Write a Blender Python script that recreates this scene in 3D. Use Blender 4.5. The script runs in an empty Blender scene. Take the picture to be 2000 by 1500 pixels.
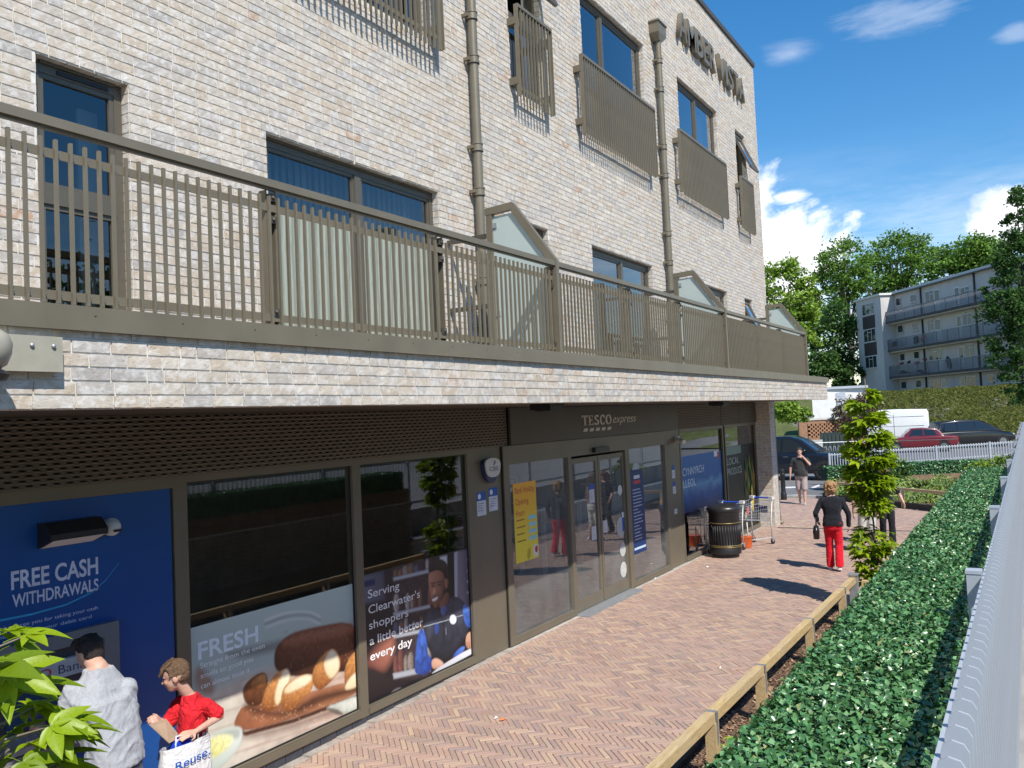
import bpy, bmesh, math, random
import numpy as np
from mathutils import Vector, Matrix
random.seed(7)
rng = np.random.default_rng(11)
R = math.radians
scene = bpy.context.scene
col = scene.collection

# ---------------------------------------------------------------- camera
# world: X runs along the shop front away from the camera, Y towards the building, Z up
CAM = np.array([0.0, 0.0, 3.0])
FPX = 1650.0
M = np.array([[0.5224094, 0.01291814, 0.85259694],
              [-0.8515251, 0.06025844, 0.52083964],
              [-0.04464788, -0.99809921, 0.04247969]])
cd = bpy.data.cameras.new('camera')
cam = bpy.data.objects.new('camera', cd)
col.objects.link(cam)
cd.sensor_width = 36.0
cd.lens = FPX / 2000.0 * 36.0
cd.clip_start = 0.05
cd.clip_end = 3000.0
mw = Matrix.Identity(4)
for i in range(3):
    mw[i][0] = M[i, 0]; mw[i][1] = -M[i, 1]; mw[i][2] = -M[i, 2]; mw[i][3] = CAM[i]
cam.matrix_world = mw
scene.camera = cam

# ---------------------------------------------------------------- world and sun
SUN = Vector((-0.66, -1.0, 1.38)).normalized()
elev = math.asin(SUN.z)
world = bpy.data.worlds.new('World')
scene.world = world
world.use_nodes = True
wt = world.node_tree
for n in list(wt.nodes):
    wt.nodes.remove(n)
def wn(t, **k):
    n = wt.nodes.new(t)
    for a, b in k.items():
        setattr(n, a, b)
    return n
sky = wn('ShaderNodeTexSky', sky_type='NISHITA', sun_disc=False, sun_elevation=elev,
         sun_rotation=math.atan2(SUN.x, SUN.y) % (2 * math.pi), altitude=50, air_density=1.15,
         dust_density=0.08, ozone_density=3.6)
hs = wn('ShaderNodeHueSaturation'); hs.inputs['Saturation'].default_value = 1.34
hs.inputs['Value'].default_value = 0.97
wt.links.new(sky.outputs[0], hs.inputs['Color'])
tc = wn('ShaderNodeTexCoord')
sep = wn('ShaderNodeSeparateXYZ'); wt.links.new(tc.outputs['Generated'], sep.inputs[0])
def wmath(op, a, b=None, clamp=False):
    n = wn('ShaderNodeMath', operation=op, use_clamp=clamp)
    for i, v in enumerate((a, b)):
        if v is None: continue
        if isinstance(v, (int, float)): n.inputs[i].default_value = v
        else: wt.links.new(v, n.inputs[i])
    return n.outputs[0]
def wnoise(scale, sx, sy, sz, det, rough, off=(0, 0, 0)):
    mp = wn('ShaderNodeMapping'); mp.inputs['Scale'].default_value = (sx, sy, sz)
    mp.inputs['Location'].default_value = off
    wt.links.new(tc.outputs['Generated'], mp.inputs[0])
    nz = wn('ShaderNodeTexNoise'); nz.inputs['Scale'].default_value = scale
    nz.inputs['Detail'].default_value = det; nz.inputs['Roughness'].default_value = rough
    nz.inputs['Distortion'].default_value = 0.3
    wt.links.new(mp.outputs[0], nz.inputs[0])
    return nz.outputs[0]
def ramp01(v, a, b):
    n = wn('ShaderNodeMapRange', clamp=True, interpolation_type='SMOOTHSTEP')
    n.inputs[1].default_value = a; n.inputs[2].default_value = b
    wt.links.new(v, n.inputs[0])
    return n.outputs[0]
_m = [[0.5224094, 0.01291814, 0.85259694], [-0.8515251, 0.06025844, 0.52083964], [-0.04464788, -0.99809921, 0.04247969]]
def skydir(px, py):
    v = Vector([r[0] * (px - 1000) + r[1] * (py - 750) + r[2] * FPX for r in _m]); return v.normalized()
def cloud(px, py, a, b, noise_, amt, soft):
    """a cloud standing in one direction of the sky: angular half width a, half height b, edge broken up by noise"""
    d = skydir(px, py); side = Vector((-d.y, d.x, 0)).normalized(); up = side.cross(d)
    def dot(v):
        n = wn('ShaderNodeVectorMath', operation='DOT_PRODUCT'); wt.links.new(tc.outputs['Generated'], n.inputs[0]); n.inputs[1].default_value = v; return n.outputs['Value']
    u = wmath('DIVIDE', dot(side), a); v = wmath('DIVIDE', wmath('SUBTRACT', dot(up), 0.0), b)
    r2 = wmath('SQRT', wmath('ADD', wmath('MULTIPLY', u, u), wmath('MULTIPLY', v, v)))
    e = wmath('ADD', r2, wmath('MULTIPLY', wmath('SUBTRACT', noise_, 0.5), -amt))
    infront = wmath('GREATER_THAN', dot(d), 0.0)
    return wmath('MULTIPLY', ramp01(e, 1.0, 1.0 - soft), infront)
puff = wnoise(9.0, 1, 1, 1.3, 9, 0.6, (1.3, 0.2, 0.7)); streak = wnoise(5.0, 1.2, 1.0, 5.5, 8, 0.65, (0.3, 0.9, 0.2))
masks = [cloud(1490, 520, 0.105, 0.085, puff, 2.6, 0.35), cloud(1420, 420, 0.07, 0.06, puff, 2.4, 0.4), cloud(1990, 420, 0.05, 0.04, puff, 2.2, 0.5), cloud(1545, 385, 0.03, 0.012, streak, 2.5, 0.8)]
wisps = [cloud(1755, 28, 0.055, 0.022, streak, 3.2, 1.0), cloud(1545, 105, 0.035, 0.014, streak, 2.6, 1.2), cloud(1985, 65, 0.02, 0.012, streak, 2.4, 1.0)]
cum = wnoise(3.1, 1, 1, 2.4, 9, 0.56, (1.37, 0.55, 0.1)); low = ramp01(sep.outputs['Z'], 0.26, 0.10)
gen = wmath('MULTIPLY', ramp01(cum, 0.62, 0.72), low)
mask = gen
for q in masks: mask = wmath('MAXIMUM', mask, q)
for q in wisps: mask = wmath('MAXIMUM', mask, wmath('MULTIPLY', q, 0.3))
veil = wmath('MULTIPLY', wmath('MULTIPLY', ramp01(sep.outputs['Z'], 0.30, 0.12), ramp01(streak, 0.3, 0.75)), 0.55)
mask = wmath('MAXIMUM', mask, veil, True)
shade = wnoise(5.0, 1, 1, 3.0, 6, 0.55, (2.3, 0.7, 0.0))
ccol = wn('ShaderNodeMix', data_type='RGBA')
ccol.inputs[6].default_value = (5.2, 5.7, 6.5, 1); ccol.inputs[7].default_value = (8.2, 8.3, 8.5, 1)
wt.links.new(ramp01(shade, 0.35, 0.6), ccol.inputs[0])
mixc = wn('ShaderNodeMix', data_type='RGBA')
wt.links.new(mask, mixc.inputs[0]); wt.links.new(hs.outputs[0], mixc.inputs[6]); wt.links.new(ccol.outputs[2], mixc.inputs[7])
bg = wn('ShaderNodeBackground'); bg.inputs['Strength'].default_value = 0.122
wt.links.new(mixc.outputs[2], bg.inputs[0])
wo = wn('ShaderNodeOutputWorld'); wt.links.new(bg.outputs[0], wo.inputs[0])

sd = bpy.data.lights.new('sun', 'SUN')
sd.energy = 4.5; sd.angle = R(0.53); sd.color = (1.0, 0.955, 0.88)
sun = bpy.data.objects.new('sun', sd); col.objects.link(sun)
sun.rotation_euler = SUN.to_track_quat('Z', 'Y').to_euler()
sun.location = (-20, -30, 40)

vs = scene.view_settings
vs.view_transform = 'Standard'; vs.look = 'None'; vs.gamma = 1.0; vs.use_curve_mapping = False
vs.exposure = 0.45
scene.render.engine = 'CYCLES'
scene.cycles.max_bounces = 7
scene.cycles.transparent_max_bounces = 16
scene.render.film_transparent = False

# ---------------------------------------------------------------- pixel -> place helpers
def ray(x, y): return M @ np.array([x - 1000.0, y - 750.0, FPX])
def hy(x, y, D):
    d = ray(x, y); return CAM + d * (D / d[1])
def hz(x, y, z=0.0):
    d = ray(x, y); return CAM + d * ((z - 3.0) / d[2])
def hx(x, y, X):
    d = ray(x, y); return CAM + d * (X / d[0])
def at(x, y, depth): return CAM + ray(x, y) * depth / FPX
def proj(P):
    c = M.T @ (np.array(P, float) - CAM)
    return 1000 + FPX * c[0] / c[2], 750 + FPX * c[1] / c[2], c[2]

W, K, S, XE = 5.70, 4.30, 6.05, 22.2      # upper wall, canopy front, shop front, end of building
def ground(x):
    return 0.0 if x > 9 else max(-0.2, 0.022 * (x - 9))

# ---------------------------------------------------------------- mesh helpers
class MB:
    def __init__(s): s.v = []; s.f = []; s.a = []; s.r = 0.5; s.mi = []; s.m = 0
    def add(s, vs_, fs):
        b = len(s.v); s.v += [tuple(map(float, p)) for p in vs_]
        for f in fs:
            s.f.append([b + i for i in f]); s.a.append(s.r); s.mi.append(s.m)
        return s
    def box(s, x0, y0, z0, x1, y1, z1, skip=''):
        v = [(x0, y0, z0), (x1, y0, z0), (x1, y1, z0), (x0, y1, z0), (x0, y0, z1), (x1, y0, z1), (x1, y1, z1), (x0, y1, z1)]
        F = {'b': (3, 2, 1, 0), 't': (4, 5, 6, 7), 'f': (0, 1, 5, 4), 'r': (1, 2, 6, 5), 'k': (2, 3, 7, 6), 'l': (3, 0, 4, 7)}
        return s.add(v, [F[k] for k in F if k not in skip])
    def bar(s, p, q, w, h, up=(0, 0, 1)):
        p = Vector(p); q = Vector(q); d = (q - p).normalized(); u = Vector(up)
        if abs(d.dot(u)) > 0.98: u = Vector((1, 0, 0))
        a = d.cross(u).normalized() * (w / 2); b = a.cross(d).normalized() * (h / 2)
        v = [p - a - b, p + a - b, p + a + b, p - a + b, q - a - b, q + a - b, q + a + b, q - a + b]
        return s.add(v, [(0, 1, 2, 3), (7, 6, 5, 4), (0, 4, 5, 1), (1, 5, 6, 2), (2, 6, 7, 3), (3, 7, 4, 0)])
    def tube(s, path, rad, n=8, cap=True):
        path = [Vector(p) for p in path]; k = len(path)
        rr = rad if isinstance(rad, (list, tuple)) else [rad] * k
        vs_ = []; ref = None
        for i, p in enumerate(path):
            d = (path[min(i + 1, k - 1)] - path[max(i - 1, 0)])
            d = d.normalized() if d.length > 1e-9 else Vector((0, 0, 1))
            if ref is None: ref = Vector((0, 0, 1)) if abs(d.z) < 0.9 else Vector((1, 0, 0))
            a = d.cross(ref).normalized(); b = d.cross(a).normalized(); ref = b.cross(d) * -1 if False else ref
            for j in range(n):
                t = 2 * math.pi * j / n
                vs_.append(p + (a * math.cos(t) + b * math.sin(t)) * rr[i])
        fs = [(i * n + j, i * n + (j + 1) % n, (i + 1) * n + (j + 1) % n, (i + 1) * n + j) for i in range(k - 1) for j in range(n)]
        if cap: fs += [tuple(range(n))[::-1], tuple(range((k - 1) * n, k * n))]
        return s.add(vs_, fs)
    def lathe(s, prof, c=(0, 0, 0), n=24, cap=True):
        vs_ = [(c[0] + r * math.cos(2 * math.pi * j / n), c[1] + r * math.sin(2 * math.pi * j / n), c[2] + z) for r, z in prof for j in range(n)]
        k = len(prof)
        fs = [(i * n + j, i * n + (j + 1) % n, (i + 1) * n + (j + 1) % n, (i + 1) * n + j) for i in range(k - 1) for j in range(n)]
        if cap: fs += [tuple(range(n))[::-1], tuple(range((k - 1) * n, k * n))]
        return s.add(vs_, fs)
    def prism(s, poly, ext, loft=None):
        """poly: list of 3D points, ext: extrusion vector"""
        n = len(poly); e = Vector(ext); p = [Vector(q) for q in poly]
        vs_ = p + [q + e for q in p]
        fs = [tuple(range(n))[::-1], tuple(range(n, 2 * n))] + [(i, (i + 1) % n, n + (i + 1) % n, n + i) for i in range(n)]
        return s.add(vs_, fs)
    def poly(s, pts): return s.add(pts, [tuple(range(len(pts)))])
    def ell(s, c, r, n=12, m=8, rot=None):
        vs_ = []; fs = []
        for i in range(m + 1):
            th = math.pi * i / m
            for j in range(n):
                ph = 2 * math.pi * j / n
                p = Vector((r[0] * math.sin(th) * math.cos(ph), r[1] * math.sin(th) * math.sin(ph), r[2] * math.cos(th)))
                if rot is not None: p = rot @ p
                vs_.append(p + Vector(c))
        for i in range(m):
            for j in range(n):
                fs.append((i * n + j, (i + 1) * n + j, (i + 1) * n + (j + 1) % n, i * n + (j + 1) % n))
        return s.add(vs_, fs)
    def mesh(s, name, mats, smooth=False):
        me = bpy.data.meshes.new(name)
        me.from_pydata(s.v, [], s.f)
        at_ = me.attributes.new('rnd', 'FLOAT', 'FACE')
        at_.data.foreach_set('value', np.array(s.a, dtype=np.float32))
        mats = mats if isinstance(mats, (list, tuple)) else [mats]
        for m in mats: me.materials.append(m)
        if len(mats) > 1: me.polygons.foreach_set('material_index', s.mi)
        if smooth: me.polygons.foreach_set('use_smooth', [True] * len(s.f))
        me.update()
        return me
    def build(s, name, mats, parent=None, smooth=False, kind=None, autos=False):
        me = s.mesh(name, mats, smooth or autos)
        if autos:
            bm = bmesh.new(); bm.from_mesh(me)
            bmesh.ops.remove_doubles(bm, verts=bm.verts, dist=1e-5)
            bmesh.ops.recalc_face_normals(bm, faces=bm.faces)
            for e in bm.edges:
                if len(e.link_faces) == 2 and e.calc_face_angle(0) > R(38): e.smooth = False
            bm.to_mesh(me); bm.free()
        return put(name, me, parent, kind)
def put(name, me, parent=None, kind=None, loc=None, rot=None, scl=None):
    o = bpy.data.objects.new(name, me); col.objects.link(o)
    if loc is not None: o.location = loc
    if rot is not None: o.rotation_euler = rot
    if scl is not None: o.scale = scl
    if parent is not None:
        o.parent = parent
        if parent.get('_world'):       # parent is an Empty standing somewhere; this part is modelled in world space
            o.matrix_parent_inverse = Matrix.Translation(-parent.location)
    if kind: o['kind'] = kind
    return o
def tag(o, label, cat, group=None):
    o['label'] = label; o['category'] = cat
    if group: o['group'] = group
    return o
def thing(name, label, cat, loc=(0, 0, 0), rotz=0.0, group=None, local=False):
    o = bpy.data.objects.new(name, None); col.objects.link(o)
    o.empty_display_size = 0.2
    o.location = loc; o.rotation_euler = (0, 0, rotz)
    if not local: o['_world'] = 1
    return tag(o, label, cat, group)
def structure(o): o['kind'] = 'structure'; return o

# a side scene in which modifiers and text are evaluated cheaply
side = bpy.data.scenes.new('workbench')
def evaluated_mesh(o):
    side.collection.objects.link(o); vl = side.view_layers[0]; vl.update(); dg = vl.depsgraph; dg.update()
    me = bpy.data.meshes.new_from_object(o.evaluated_get(dg)); bpy.data.objects.remove(o); return me

# ---------------------------------------------------------------- materials
class NT:
    def __init__(s, name):
        s.m = bpy.data.materials.new(name); s.m.use_nodes = True; s.t = s.m.node_tree
        s.b = s.t.nodes['Principled BSDF']
    def n(s, t, **k):
        n = s.t.nodes.new(t)
        for a, b in k.items(): setattr(n, a, b)
        return n
    def l(s, a, b): s.t.links.new(a, b)
    def noise(s, scale, det=4, rough=0.55, vec=None, dist=0.0, sc3=None, coord='Object'):
        n = s.n('ShaderNodeTexNoise'); n.inputs['Scale'].default_value = scale
        n.inputs['Detail'].default_value = det; n.inputs['Roughness'].default_value = rough; n.inputs['Distortion'].default_value = dist
        if vec is None:
            vec = s.n('ShaderNodeTexCoord').outputs[coord]
        if sc3:
            mp = s.n('ShaderNodeMapping'); mp.inputs['Scale'].default_value = sc3; s.l(vec, mp.inputs[0]); vec = mp.outputs[0]
        s.l(vec, n.inputs['Vector']); return n.outputs[0]
    def pos(s): return s.n('ShaderNodeNewGeometry').outputs['Position']
    def ramp(s, fac, stops, interp='LINEAR'):
        r = s.n('ShaderNodeValToRGB'); r.color_ramp.interpolation = interp
        e = r.color_ramp.elements
        while len(e) < len(stops): e.new(0.5)
        for i, (p, c) in enumerate(stops):
            e[i].position = p; e[i].color = (*c, 1) if len(c) == 3 else c
        s.l(fac, r.inputs[0]); return r.outputs[0]
    def mix(s, fac, a, b, mode='MIX'):
        m = s.n('ShaderNodeMix', data_type='RGBA', blend_type=mode)
        for i, v in ((0, fac), (6, a), (7, b)):
            if isinstance(v, (int, float)): m.inputs[i].default_value = v
            elif isinstance(v, tuple): m.inputs[i].default_value = (*v, 1) if len(v) == 3 else v
            else: s.l(v, m.inputs[i])
        return m.outputs[2]
    def math(s, op, a, b=None, clamp=False):
        n = s.n('ShaderNodeMath', operation=op, use_clamp=clamp)
        for i, v in enumerate((a, b)):
            if v is None: continue
            if isinstance(v, (int, float)): n.inputs[i].default_value = v
            else: s.l(v, n.inputs[i])
        return n.outputs[0]
    def maprange(s, v, a, b, c=0.0, d=1.0):
        n = s.n('ShaderNodeMapRange', clamp=True)
        for i, q in enumerate((a, b, c, d)): n.inputs[1 + i].default_value = q
        s.l(v, n.inputs[0]); return n.outputs[0]
    def attr(s, name='rnd'): return s.n('ShaderNodeAttribute', attribute_name=name).outputs['Fac']
    def bump(s, h, strength=0.3, dist=0.01):
        b = s.n('ShaderNodeBump'); b.inputs['Strength'].default_value = strength; b.inputs['Distance'].default_value = dist
        s.l(h, b.inputs['Height']); s.l(b.outputs[0], s.b.inputs['Normal'])
    def col(s, c):
        if isinstance(c, tuple): s.b.inputs['Base Color'].default_value = (*c, 1)
        else: s.l(c, s.b.inputs['Base Color'])
        return s
    def set(s, **k):
        for a, v in k.items(): s.b.inputs[a.replace('_', ' ')].default_value = v
        return s
def plain(name, c, rough=0.6, metal=0.0, var=0.12, vscale=6.0, bump=0.0, bscale=40.0, spec=0.5, coord='Object'):
    t = NT(name)
    n = t.noise(vscale, 5, 0.6, coord=coord)
    lo = tuple(max(0, x * (1 - var)) for x in c); hi = tuple(min(1, x * (1 + var)) for x in c)
    t.col(t.ramp(n, [(0.3, lo), (0.7, hi)]))
    t.set(Roughness=rough, Metallic=metal)
    t.b.inputs['Specular IOR Level'].default_value = spec
    if bump: t.bump(t.noise(bscale, 4, 0.6, coord=coord), bump, 0.01)
    return t.m
def srgb(r, g, b):
    f = lambda u: (u / 255 / 12.92) if u / 255 <= 0.04045 else ((u / 255 + 0.055) / 1.055) ** 2.4
    return (f(r), f(g), f(b))
MAT = {}
def brick_mat(name, stops, whiten, crease, mscale=1.0):
    t = NT(name); r = t.attr()
    base = t.ramp(r, stops)
    p = t.pos()
    n1 = t.noise(16 * mscale, 6, 0.65, vec=p)
    c = t.mix(t.maprange(n1, 0.46, 0.62, 0, whiten), base, (0.72, 0.705, 0.68))
    n2 = t.noise(30 * mscale, 3, 0.6, vec=p, dist=1.6, sc3=(0.6, 1, 1.6))
    cr = t.maprange(n2, 0.30, 0.40, crease, 0.0)
    c = t.mix(cr, c, (0.10, 0.085, 0.07))
    c = t.mix(t.maprange(t.noise(0.7, 5, 0.65, vec=p, sc3=(1, 1, 0.55)), 0.35, 0.68, 0, 0.22), c, (0.40, 0.36, 0.31))
    t.col(c); t.set(Roughness=0.9)
    t.b.inputs['Specular IOR Level'].default_value = 0.2
    t.bump(t.math('ADD', n2, t.math('MULTIPLY', n1, 0.6)), 0.35, 0.006)
    return t.m
MAT['brick'] = brick_mat('pale_brick', [(0, (0.435, 0.355, 0.270)), (0.16, (0.530, 0.451, 0.360)), (0.32, (0.424, 0.392, 0.355)), (0.48, (0.562, 0.482, 0.387)),
    (0.62, (0.382, 0.355, 0.329)), (0.76, (0.594, 0.530, 0.445)), (0.88, (0.477, 0.382, 0.281)), (0.97, (0.530, 0.472, 0.392)), (1.0, (0.445, 0.281, 0.180))], 0.60, 0.5)
t = NT('lime_mortar'); t.col(t.ramp(t.noise(14, 5, 0.6, vec=t.pos()), [(0.3, (0.56, 0.53, 0.48)), (0.7, (0.72, 0.69, 0.64))])); t.set(Roughness=0.95); MAT['mortar'] = t.m
MAT['bronze'] = plain('bronze_powder_coat', (0.178, 0.153, 0.108), 0.42, 0.2, 0.10, 3.0)
MAT['bronze2'] = plain('bronze_powder_coat_frames', (0.165, 0.142, 0.102), 0.45, 0.2, 0.08, 2.0)
MAT['bronze_dark'] = plain('dark_bronze_panel', (0.085, 0.072, 0.055), 0.5, 0.2, 0.10, 2.5)
MAT['hollow_shade'] = plain('painted_hollow_shade', (0.012, 0.011, 0.010), 0.9)  # near-black colour standing in for the shade inside hollows
MAT['dark'] = plain('black_plastic', (0.015, 0.015, 0.016), 0.45, 0, 0.2)
MAT['white'] = plain('white_plastic', (0.62, 0.62, 0.61), 0.45, 0, 0.05)
MAT['steel'] = plain('galvanised_steel', (0.42, 0.44, 0.46), 0.42, 0.6, 0.15, 18)
def glass_mat(name, tint, refl, rough=0.0, ior=1.52):
    t = NT(name); nt = t.t
    nt.nodes.remove(t.b)
    out = nt.nodes['Material Output']
    tr = t.n('ShaderNodeBsdfTransparent'); tr.inputs[0].default_value = (*tint, 1)
    gl = t.n('ShaderNodeBsdfGlossy'); gl.inputs['Roughness'].default_value = rough; gl.inputs[0].default_value = (0.95, 0.97, 1, 1)
    fr = t.n('ShaderNodeFresnel'); fr.inputs[0].default_value = ior
    f = t.math('MULTIPLY', fr.outputs[0], refl, True)
    mx = t.n('ShaderNodeMixShader'); t.l(f, mx.inputs[0]); t.l(tr.outputs[0], mx.inputs[1]); t.l(gl.outputs[0], mx.inputs[2])
    t.l(mx.outputs[0], out.inputs[0])
    return t.m
def dusty(name, tint, refl, dust):
    m_ = glass_mat(name, tint, refl); nt = m_.node_tree; out = nt.nodes['Material Output']; src = out.inputs[0].links[0].from_socket
    d = nt.nodes.new('ShaderNodeBsdfDiffuse'); d.inputs[0].default_value = (.62, .66, .66, 1); mx = nt.nodes.new('ShaderNodeMixShader')
    nz = nt.nodes.new('ShaderNodeTexNoise'); nz.inputs['Scale'].default_value = 1.6; nz.inputs['Detail'].default_value = 6; ge = nt.nodes.new('ShaderNodeNewGeometry'); nt.links.new(ge.outputs['Position'], nz.inputs['Vector'])
    mr = nt.nodes.new('ShaderNodeMapRange'); mr.inputs[1].default_value = .3; mr.inputs[2].default_value = .7; mr.inputs[3].default_value = dust * .5; mr.inputs[4].default_value = dust * 1.4; nt.links.new(nz.outputs[0], mr.inputs[0])
    nt.links.new(mr.outputs[0], mx.inputs[0]); nt.links.new(src, mx.inputs[1]); nt.links.new(d.outputs[0], mx.inputs[2]); nt.links.new(mx.outputs[0], out.inputs[0]); return m_
MAT['doorglass'] = dusty('dusty_door_glass', (0.74, 0.78, 0.78), 2.1, 0.13)
MAT['glass'] = glass_mat('window_glass', (0.55, 0.60, 0.60), 2.6)
MAT['shopglass'] = glass_mat('shop_glass', (0.74, 0.78, 0.78), 2.1)
t = NT('frosted_glass'); t.col(t.ramp(t.noise(1.5, 3), [(0.3, (0.50, 0.58, 0.55)), (0.7, (0.56, 0.63, 0.60))])); t.set(Roughness=0.35)
t.b.inputs['Transmission Weight'].default_value = 0.25; MAT['frost'] = t.m
# ================================================================ the flats building with the shop below
bld = thing('apartment_building', 'pale brick apartment building with bronze balcony railing above a row of shop windows', 'building', (10, 6, 0))
DECK = 3.66
HOLES = {  # X0, X1, z0, z1 on the upper wall
    'A': (3.22, 3.93, DECK, 5.682), 'B': (5.28, 7.88, DECK, 5.682), 'D': (9.45, 10.5, DECK, 5.682), 'C': (11.9, 14.4, DECK, 5.682),
    'E': (17.0, 18.85, DECK, 5.682), 'F': (20.2, 20.85, 4.70, 5.682),
    'G': (5.35, 7.8, 7.46, 9.808), 'H': (9.65, 10.55, 7.46, 9.808), 'I': (11.9, 14.5, 7.46, 9.808), 'J': (16.25, 18.8, 7.46, 9.808), 'K': (20.2, 21.0, 7.46, 9.808)}
ROOF = 12.05
XL = -4.0
# --- mortar backing with openings and reveals
m = MB()
xs = sorted({XL, XE} | {h[0] for h in HOLES.values()} | {h[1] for h in HOLES.values()})
zs = sorted({DECK, ROOF} | {h[2] for h in HOLES.values()} | {h[3] for h in HOLES.values()})
for i in range(len(xs) - 1):
    for j in range(len(zs) - 1):
        cx, cz = (xs[i] + xs[i + 1]) / 2, (zs[j] + zs[j + 1]) / 2
        if any(h[0] < cx < h[1] and h[2] < cz < h[3] for h in HOLES.values()): continue
        m.poly([(xs[i], W, zs[j]), (xs[i + 1], W, zs[j]), (xs[i + 1], W, zs[j + 1]), (xs[i], W, zs[j + 1])])
for h in HOLES.values():
    x0, x1, z0, z1 = h; d = W + 0.30
    m.poly([(x0, W, z0), (x0, d, z0), (x0, d, z1), (x0, W, z1)]); m.poly([(x1, W, z0), (x1, W, z1), (x1, d, z1), (x1, d, z0)])
    m.poly([(x0, W, z1), (x0, d, z1), (x1, d, z1), (x1, W, z1)]); m.poly([(x0, W, z0), (x1, W, z0), (x1, d, z0), (x0, d, z0)])
m.poly([(XE, W, DECK), (XE, 16, DECK), (XE, 16, ROOF), (XE, W, ROOF)])
m.poly([(XL, W, DECK), (XL, W, ROOF), (XL, 16, ROOF), (XL, 16, DECK)])
m.poly([(XL, 16, 0), (XL, 16, ROOF), (XE, 16, ROOF), (XE, 16, 0)])
m.poly([(XL, W, ROOF), (XE, W, ROOF), (XE, 16, ROOF), (XL, 16, ROOF)])
upper = m.build('upper_wall', MAT['mortar'], bld)
# --- canopy body (brick fascia, soffit, deck)
m = MB()
m.box(XL, K, 3.18, XE - 0.1, W + 0.2, 3.60, skip='b')
canopy = m.build('canopy_wall', MAT['mortar'], bld)
# --- bricks
def free(z0, z1, a, b, holes):
    iv = [(a, b)]
    for h in holes:
        if z1 > h[2] + 0.01 and z0 < h[3] - 0.005:
            nv = []
            for p, q in iv:
                if h[1] <= p or h[0] >= q: nv.append((p, q)); continue
                if h[0] > p: nv.append((p, h[0]))
                if h[1] < q: nv.append((h[1], q))
            iv = nv
    return iv
specs = []
def lay(zstart, zend, a, b, y, holes, par):
    j = 0; z = zstart
    while z < zend - 0.02:
        z1 = min(z + 0.065, zend); x = a + (0 if j % 2 else -0.1125) - random.random() * 0.04
        ends = []
        while x < b:
            L = 0.215 if random.random() > 0.07 else 0.1025
            ends.append((x, x + L)); x += L + 0.010
        for p, q in free(z, z1, a, b, holes):
            for u, v in ends:
                u2, v2 = max(u, p), min(v, q)
                if v2 - u2 > 0.03: specs.append((u2, v2, z, z1, y, par))
        z += 0.075; j += 1
lay(3.165, 3.58, XL + 2, XE - 0.1, K, [], 'c')
nz = int((ROOF - DECK) / 0.075)
lay(DECK + 0.005, ROOF - 0.06, 1.2, XE, W, list(HOLES.values()), 'u')
def area(s):
    cx, cz = (s[0] + s[1]) / 2, (s[2] + s[3]) / 2
    x, y, d = proj((cx, s[4], cz))
    if d < 0.5 or not (-20 < x < 2000 and -10 < y < 1500): return 0
    xa = proj((s[0], s[4], cz))[0]; xb = proj((s[1], s[4], cz))[0]
    if s[5] == 'u' and cz < 4.7 and s[0] < 20: return 0.3 * (xb - xa) * 1650 * .065 / d
    return (xb - xa) * 1650 * 0.065 / d
order = sorted(range(len(specs)), key=lambda i: -area(specs[i]))
single = set(order[:300])
def brickbox(mb, x0, x1, z0, z1, y, dep=0.007):
    jt = lambda: random.uniform(-0.0012, 0.0012)
    d = y - dep - random.uniform(-0.0015, 0.002)
    v = [(x0 + jt(), d + jt(), z0 + jt()), (x1 + jt(), d + jt(), z0 + jt()), (x1 + jt(), d + jt(), z1 + jt()), (x0 + jt(), d + jt(), z1 + jt()),
         (x0, y + 0.002, z0), (x1, y + 0.002, z0), (x1, y + 0.002, z1), (x0, y + 0.002, z1)]
    mb.r = random.random()
    mb.add(v, [(0, 1, 2, 3), (0, 4, 5, 1), (1, 5, 6, 2), (2, 6, 7, 3), (3, 7, 4, 0)])
stuffs = {'c': MB(), 'u': MB()}
# finer single bricks: a lightly chipped face so the nearest ones do not read as boxes
def unit_brick(seed):
    rs = random.Random(seed); mb = MB(); mb.r = rs.random()
    nx, nzz = 8, 3; L, Hh = 0.215, 0.065; vs_ = []
    for j in range(nzz + 1):
        for i in range(nx + 1):
            e = i in (0, nx) or j in (0, nzz)
            vs_.append((i / nx * L - L / 2 + rs.uniform(-.0012, .0012), (-0.0080 if not e else -0.0074) + rs.uniform(-.0010, .0008), j / nzz * Hh - Hh / 2 + rs.uniform(-.0013, .0013)))
    fs = [(j * (nx + 1) + i, j * (nx + 1) + i + 1, (j + 1) * (nx + 1) + i + 1, (j + 1) * (nx + 1) + i) for j in range(nzz) for i in range(nx)]
    rim = [i for i in range(nx + 1)] + [j * (nx + 1) + nx for j in range(1, nzz + 1)] + [nzz * (nx + 1) + i for i in range(nx - 1, -1, -1)] + [j * (nx + 1) for j in range(nzz - 1, 0, -1)]
    b = len(vs_); vs_ += [(vs_[i][0], 0.004, vs_[i][2]) for i in rim]
    fs += [(rim[(k + 1) % len(rim)], rim[k], b + k, b + (k + 1) % len(rim)) for k in range(len(rim))]
    mb.add(vs_, fs)
    return mb.mesh('brick', MAT['brick'])
ub = [unit_brick(i) for i in range(30)]
for i, s in enumerate(specs):
    par = canopy if s[5] == 'c' else upper
    if i in single:
        put('brick', random.choice(ub), par, loc=((s[0] + s[1]) / 2, s[4], (s[2] + s[3]) / 2), scl=((s[1] - s[0]) / 0.215, 1, (s[3] - s[2]) / 0.065))
    else:
        brickbox(stuffs[s[5]], s[0], s[1], s[2], s[3], s[4])
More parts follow.
